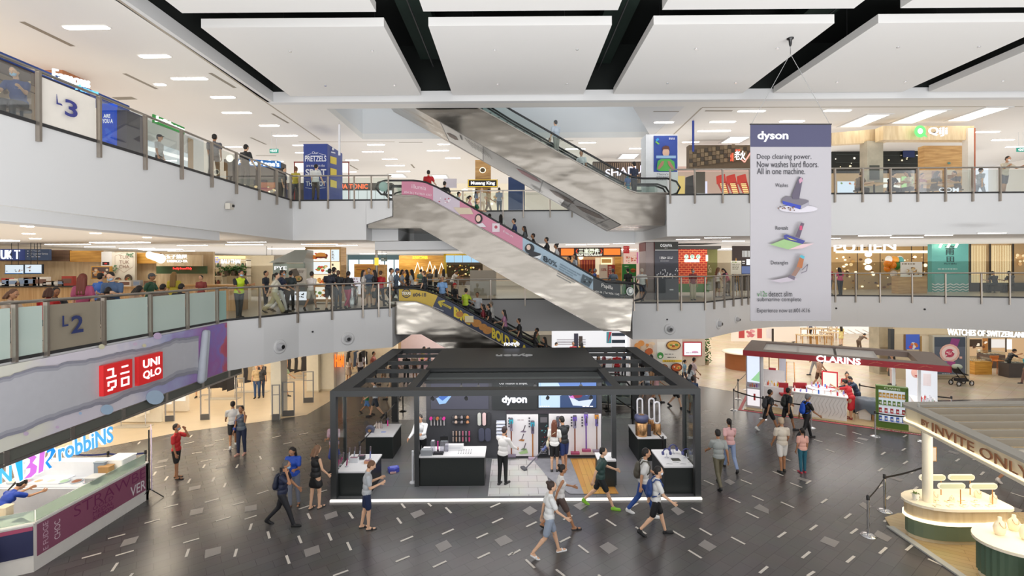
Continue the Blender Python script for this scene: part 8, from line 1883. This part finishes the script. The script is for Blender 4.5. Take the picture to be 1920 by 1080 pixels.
 # second level: pixel column, depth, height factor
UP="""155,11.6,-165,sit2,f,l#6a2f20,L#a8486c,p#3a3440,person with curly auburn hair in a maroon top standing behind the level two sign
212,11.5,15,text,m,s,t#4a6488,p#2a3040,person in a blue shirt and face mask beside the maroon top,1.72,m
188,14.4,175,stand,m,s,t#2f6ac8,p#2a3040,person in a bright blue shirt seen from behind at the food counter
100,12.6,60,stand,m,s,t#23262c,p#23262c,person with dark hair bending low behind the railing,1.35
88,12.0,-150,stand,f,o#4a2a20,t#c02a2a,p#2a2a30,person in a red top low behind the railing,1.3
194,11.2,180,stand,m,s,t#3a3a3e,p#2a2a30,person whose dark hair shows just above the railing,1.3
250,12.6,170,stand,f,o,t#c8a890,p#2a2a30,person with dark hair leaning low above the railing,1.36
12,11.6,90,stand,f,o#6a4a38,t#c8b8a8,p#2a2a30,person with light brown hair at the railing end,1.25
280,15.6,100,walk,m,c#55575a,t#2f5a44,p#2a2e34,person in a dark green shirt and grey cap walking along the food counters
326,16.6,-170,stand,f,l#8a6a3a,t#c8b83a,p#3a3a3e,person with long fair hair in a yellow top
333,14.0,180,stand,m,s,t#2c2c30,p#2c2c30,person with black hair before the yellow top,1.4
298,14.6,180,stand,m,s,t#6a5a50,p#2c2c30,person with black hair before the green shirt,1.4
377,19.6,0,stand,m,s,t#8a3a3a,p#2c2c30,person with dark hair behind the slatted counter,1.5
448,16.9,60,hold,m,s,t#1f2226,p#202327,security guard in a yellow safety vest and face mask at the railing,1.72,m
498,20.6,90,stand,m,s,t#1f2a3a,p#23252a,person in black behind the stall with the white screen,1.66
515,19.0,100,stride,f,t,t#e6e0cc,w#c8bc94,person in a cream shirt and beige trousers walking past the hooded kiosk
526,19.6,100,walk,m,s,t#24304a,p#dcdcdc,person in a navy shirt and white trousers walking past the hooded kiosk,1.72,m
533,21.6,180,stand,m,s,t#c8b4a0,p#3a3a44,person in a beige shirt at the hooded kiosk
544,20.3,180,stand2,m,s,t#223034,p#26282e,person in a dark sports shirt at the noodle poster
583,20.3,170,walk,m,s,t#e4dcd8,s#c8bcae,person in a pale printed shirt before the burger screens
617,20.4,178,stand2,m,s,t#1f2230,s#3a3a40,person in a dark shirt ordering at the burger screens,1.74
626,21.4,150,stand,m,s,t#2a3038,p#2a2e36,taller person behind the dark shirt at the screens,1.8
634,20.8,-170,stand,m,s#5a4030,t#23262c,p#2a2a30,person with brown hair beside the burger screens
652,20.6,170,walk2,f,t,t#1e1e22,p#b03a5a,person in black with a pink strap by the steel bin
681,21.6,100,stand,f,l,t#d8d0c8,k#8a7a6a,person in a white patterned blouse in the shopper queue
692,22.6,10,stand2,m,s,t#6a7c94,s#8a8a84,person in a slate blue shirt facing the queue,1.76
702,21.8,-90,stand,f,l,t#1c1c20,k#3a3a3c,person in black beside the slate blue shirt
713,22.0,175,walk,m,s#4a3020,t#b8202c,p#3a3a44,person in a bright red jacket in the crowd
733,21.9,95,stand,m,s,t#c4c0bc,s#8a7c6c,person in a white shirt beside the escalator handrail,1.74
742,22.8,90,walk,m,c#3a4a6a,t#5a6a7c,p#4a4a52,person in a blue cap entering the yellow escalator,1.76
754,24.2,90,stand,f,o,t#a8b0b8,p#3a3a44,person in a grey blouse waiting by the escalator
764,25.0,-90,stand2,f,l,t#2a2a2e,p#2a2a30,person with long hair in black by the plank wall
772,24.6,-100,stand,f,l,t#dcdcd8,p#3a4a6a,person in a white shirt by the plank wall
789,30.0,180,stand,m,s,t#5a7a6a,p#2a2a30,person in a grey green shirt at the neon lines
806,31.0,180,stand,m,s,t#4a4644,p#2a2a30,person in brown at the neon lines
818,30.0,180,stand2,f,l,t#b8a890,p#2a2a30,person with long hair at the neon lines
832,30.6,180,stand,f,l,t#d8ccb0,p#2a2a30,person in a cream top at the drinks bar
847,29.6,90,lean,m,s,t#e0dcd4,p#5a4a44,person in a white shirt leaning at the drinks bar
899,33.0,0,stand,m,s,t#3a2e2c,p#2a2a30,bartender in dark clothes behind the grey cabinet
1105,29.0,90,walk,m,s,t#6a6a64,p#3a3a40,person in brown before the restaurant door
1114,28.4,100,walk,m,s#7a8490,t#2a4a9a,p#2a3040,person with grey hair in a blue shirt before the restaurant door
1150,25.6,-170,walk,m,s#5a5654,t#7a8694,p#4a4a50,person in a grey shirt with an olive bag by the door post
1178,24.8,-160,stand2,m,s,t#1a1b1e,p#24262c,person in a black shirt before the green burger poster
1204,24.2,175,walk,m,c#c8bcac,t#dcdcd8,s#3a445c,person in a pale cap and white shirt with a cross strap
1299,24.6,0,stand,f,s,t#7a3034,w#b4a88c,person in a maroon patterned blouse and beige trousers at the railing,1.6,m
1345,26.6,100,stand2,f,l#6a4a34,t#e4e2de,s#4a4a50,person with long brown hair in a white shirt holding a child
1358,26.9,-80,stand,f,t,t#26304a,k#d8a0a8,small child in navy carried at the railing,1.5
1365,27.6,-90,lean,f,l,t#d87a94,p#6a5a4a,person in a pink top by the easel
1575,28.0,170,text,f,l,t#d23c6e,p#2a2c34,person in a bright pink shirt with a brown belt bag facing the turquoise restaurant,1.62
1555,28.6,0,stand,f,l,t#b8283a,p#2a2a30,person in red half hidden by the banner
1866,28.8,180,stand,m,s,t#2a2a2c,p#2a2a2c,diner with dark hair before the slatted front,1.25
1897,28.8,180,stand,m,s,t#34302c,p#2a2a2c,second diner with dark hair before the slatted front,1.25"""
for L_ in UP.split('\n'):
 q=L_.split(',');px,Y=float(q[0]),float(q[1]);H=float(q[9])if len(q)>9 else 1.66;z=L2
 if H<1.55:z-=(1.66-H)*.0
 pose={'sit2':'stand'}.get(q[3],q[3])
 e=on_edge(px,E2L if px<962 else E2R)
 if e and not(736<px<1186)and Y<e[0].y+.45:Y=e[0].y+(.75 if px<435 else.45)
 if H<1.45 and px<1500 or H==1.25:pose,H='sit',1.68
 if H==1.5 and px>1300:z,H=L2+.5,1.0
 if pose=='sit':
  r=root('cafe_stool','dark stool of the %s'%' '.join(q[8].split()[:11]),'stool',onf(px,Y,L2),group='stools on the second level');M().lathe([(.16,0),(.03,.03),(.03,.4)],0,.05,'dark_metal',12).part('pedestal',r);M().lathe([(.2,.38),(.2,.43)],0,0,'#3a2e28',16).part('seat',r)
 p=person(onf(px,Y,z),float(q[2]),pose,q[4],q[5],q[6],q[7],q[8],H=H,mask='#9cc4e4' if len(q)>10 else None,skin='abc'[int(px)%3],fine=Y<18)
 if 'guard' in q[8]:
  o=bpy.data.objects.new('safety_vest',cloth_mesh('tank',pose,'m'));COL.objects.link(o);o.parent=p;o.scale=(1.06,1.09,1.0);o.material_slots[0].link='OBJECT';o.material_slots[0].material=K('#c4dc2c')
 if 'curly' in q[8]:pass
T3="""38,9.9,20,sit,m,s#5a5654,t#2f4a8a,p#2a2a30,person in a blue shirt and face mask behind the third level railing end,1.62,m
300,16.2,100,stand,m,c#2a3040,t#c8ccd0,p#2a2a30,person whose dark cap shows above the white shop counter,1.5
403,16.2,-160,walk,m,s,t#6a6a70,p#4a4c52,person in a grey shirt walking behind the third level railing
461,18.4,170,stand2,m,s,t#1d1e22,p#24242a,person in black with a pale strap before the pretzel shop,1.74
533,22.4,90,stand,m,s,t#3a3a3e,p#2a2a30,person with dark hair at the railing corner
555,22.0,180,walk,f,b#6a4a34,t#b8a83a,p#3a3a40,person in a mustard top beside the blue pillar
593,22.0,176,stand2,m,s,t#dfe2e0,p#5a4e48,person in a white shirt leaning on the railing at the blue pillar,1.74
905,28.2,0,walk,m,s,t#e8dcc8,p#c8b49a,person in cream walking before the fruit shop
916,28.6,90,walk,m,s,t#b8a078,p#8a7a6a,person in tan walking before the fruit shop
937,28.4,180,stand,f,s,t#8a94a4,p#4a5460,person in grey blue at the dark blue pillar
894,29.0,90,stand,f,l,t#6a7a9a,p#3a4a6a,person in blue walking before the fruit shop
1190,22.0,-150,stand,m,s,t#26304a,p#3a3a40,person in a navy shirt at the foot of the high escalator,1.74
1178,21.8,-170,stand,f,h#3a7a8a,t#4a6aa0,k#5aa8b8,child in blue and turquoise at the foot of the high escalator,1.15
1610,22.4,90,sit,m,s#5a4434,t#6a5440,p#3a3230,diner in brown at the first cafe table
1670,22.6,90,sit,m,s,t#2a3040,p#2a2a30,diner in dark blue beside the grey green pillar
1708,22.4,-90,sit,f,l,t#d8ccb4,p#3a3a3e,diner with long hair in a cream top
1725,23.0,0,sit,m,s,t#b03a3c,p#2a2a30,diner in a red shirt
1752,22.4,90,sit,f,l,t#2a303c,p#2a2a30,diner in a dark hooded top leaning over the table
1797,22.4,-90,sit,m,s,t#28344e,p#2a2a30,diner in a navy shirt before the oak booth
1838,23.4,90,walk,m,s,t#a8b8cc,p#8a9ab0,person in pale blue beyond the brick corner post
1884,21.4,0,rail,m,s,t#d4cbb8,s#4a566a,person in a beige shirt and face mask standing at the far railing,1.72,w"""
for L_ in T3 .split('\n'):
 q=L_.split(',');px,Y=float(q[0]),float(q[1]);H=float(q[9])if len(q)>9 else 1.66;z=L3
 e=on_edge(px,[(-9.85,3),(-9.85,21.5)])
 if px<540 and e:Y=max(Y,e[0].y+.7)
 p=person(onf(px,Y,z),float(q[2]),q[3],q[4],q[5],q[6],q[7],q[8],H=H,mask={'m':'#9cc4e4','w':'#eef0f0'}.get(q[10])if len(q)>10 else None,skin='abc'[int(px)%3],fine=Y<18 or px>1870)
 if q[3]=='sit':
  c=onf(px,Y,L3);r=root('cafe_stool','dark stool of the %s'%' '.join(q[8].split()[:11]),'stool',c,group='cafe stools');M().lathe([(.16,0),(.03,.03),(.03,.4)],0,.05,'dark_metal',12).part('pedestal',r);M().lathe([(.2,.38),(.2,.43)],0,0,'#3a2e28',16).part('seat',r)
for i,px in enumerate((1640,1730,1775)):
 c=onf(px,22.5,L3);r=root('cafe_table','%s small cafe table behind the third level railing'%['first','second','third'][i],'table',c,group='cafe tables');M().lathe([(.25,0),(.04,.03),(.04,.7)],0,0,'dark_metal',14).part('pedestal',r);M().bevbox(-.4,.4,-.35,.35,.7,.74,'wood_oak',.05).part('table_top',r)
 # riders on the escalators: head pixel, depth, facing
RD="""803,319,22.5,180,m,s,t#c42028,p#26262a,rider in a red shirt at the top of the pink escalator
833,340,22.6,170,m,s,t#17181b,p#1f2024,rider in a black shirt behind the red shirt
860,360,24.0,100,m,s,t#c4ccd2,p#3a3a40,rider in a pale grey shirt further down
879,367,24.1,90,f,t,t#d4a0a4,p#3a3a40,rider in a pink top further down
893,373,22.6,80,m,s#8a6a44,t#1f6a48,p#2a3040,rider in a dark green shirt holding a child
918,401,22.6,180,m,s,t#3a3a3e,p#2a2a30,rider whose dark hair shows below the green shirt
939,402,24.0,180,f,l,t#dce4e0,p#3a4a5a,rider with long dark hair in a white top
966,410,22.5,-95,m,s,t#1f3560,p#2a2a34,rider in a navy shirt with an arm on the handrail
985,424,22.7,-90,f,l,t#5a6064,p#2a2a34,rider with long hair in dark grey
1000,438,22.6,-90,m,s,t#17181a,p#2a2a34,rider in black below the dark grey top
1027,445,22.5,-90,m,s,t#23272b,p#2a2a34,big rider in a charcoal shirt mid escalator
1045,457,22.6,-100,f,b,t#dfe2e4,p#3a4a5a,rider with a bun in a white shirt mid escalator
1068,480,22.7,-90,m,s,t#2a2a2e,p#2a2a34,rider in dark clothes low on the pink escalator
1078,476,22.5,-80,f,l,t#b8c0c8,p#3a3a40,rider in a pale patterned shirt low on the pink escalator
797,508,22.4,-100,m,s#6a4a34,t#2b3034,p#2a2a34,rider in a charcoal shirt with a black backpack at the top of the yellow escalator
829,518,22.5,20,m,s#9a9a98,t#7aa0cc,p#4a4a52,rider with grey hair in a light blue shirt
852,531,23.9,60,m,c#c0282c,t#202226,p#2a2a34,rider in a red cap and black shirt
873,541,22.6,160,f,b,t#b4cc34,p#2a2a34,rider in a lime yellow shirt
895,548,24.0,0,m,s,t#dce0e4,p#3a3a44,rider in a white shirt with a tie on the rear lane
906,571,22.6,-90,f,o,t#8a2e3a,p#2a2a34,rider in a dark red top
918,570,22.5,-90,m,s,t#1a1b1e,p#2a2a34,rider in a black shirt with a hand on the rail
923,566,24.0,-90,m,s#8a8070,t#e4e4e0,p#3a3a44,rider with greying hair on the rear lane
947,581,22.5,-90,f,l,t#b07a98,p#3a3a44,rider in a mauve top with a backpack
975,597,22.5,-90,m,s,t#17181b,p#2a2a34,rider in a black shirt holding a drink to the mouth
1003,622,22.6,90,f,l,t#3a3a3a,p#2a2a34,rider with long dark hair beside the dark kiosk roof
1009,615,23.9,-90,m,s,t#8a9a6a,p#3a3a44,rider in a sage shirt low on the yellow escalator
1023,632,22.5,-90,f,l,t#26262a,p#2a2a34,rider in dark clothes just above the kiosk roof
1043,225,21.2,-150,m,s#4a4a4c,t#b8c4d0,p#9a9a94,rider in a pale grey shirt high on the big escalator
1031,258,22.8,170,m,s,t#c4c8cc,p#8a8a8c,child just below the grey shirted rider,1.3
1090,283,21.4,-30,m,s,t#dfe4e6,p#5a6a7a,rider in a white shirt half way up the big escalator"""
for L_ in RD.split('\n'):
 q=L_.split(',');px,py,Y=float(q[0]),float(q[1]),float(q[2]);H=float(q[9])if len(q)>9 else 1.66
 h=W(px,py,Y);h.z-=H
 person(h,float(q[3]),'ride' if 'rail' in q[8]or 'arm' in q[8]or int(px)%2 else 'stand',q[4],q[5],q[6],q[7],q[8],H=H,skin='abc'[int(px)%3])
 # mannequins of the clothes shops
for i,(px,py,t,b,lab)in enumerate(((482,746,'L#c8b08a','p#3a5a8c','mannequin in a beige coat and blue jeans'),(490,745,'L#3a3a40','p#2a3a5a','mannequin in a dark jacket beside the beige coat'),(372,745,'t#e8e0d0','k#c8b8a0','mannequin in a pale dress under the louvre band'))):
 p=person(G(px,py),20,'stand','f','-',t,b,lab,skin='c');p.name='mannequin';p['category']='mannequin';p['group']='mannequins of the clothes shops'
 # ---------------------------------------------------------------- tidy up
for o in PARTS:
 if 'off' in o:del o['off']
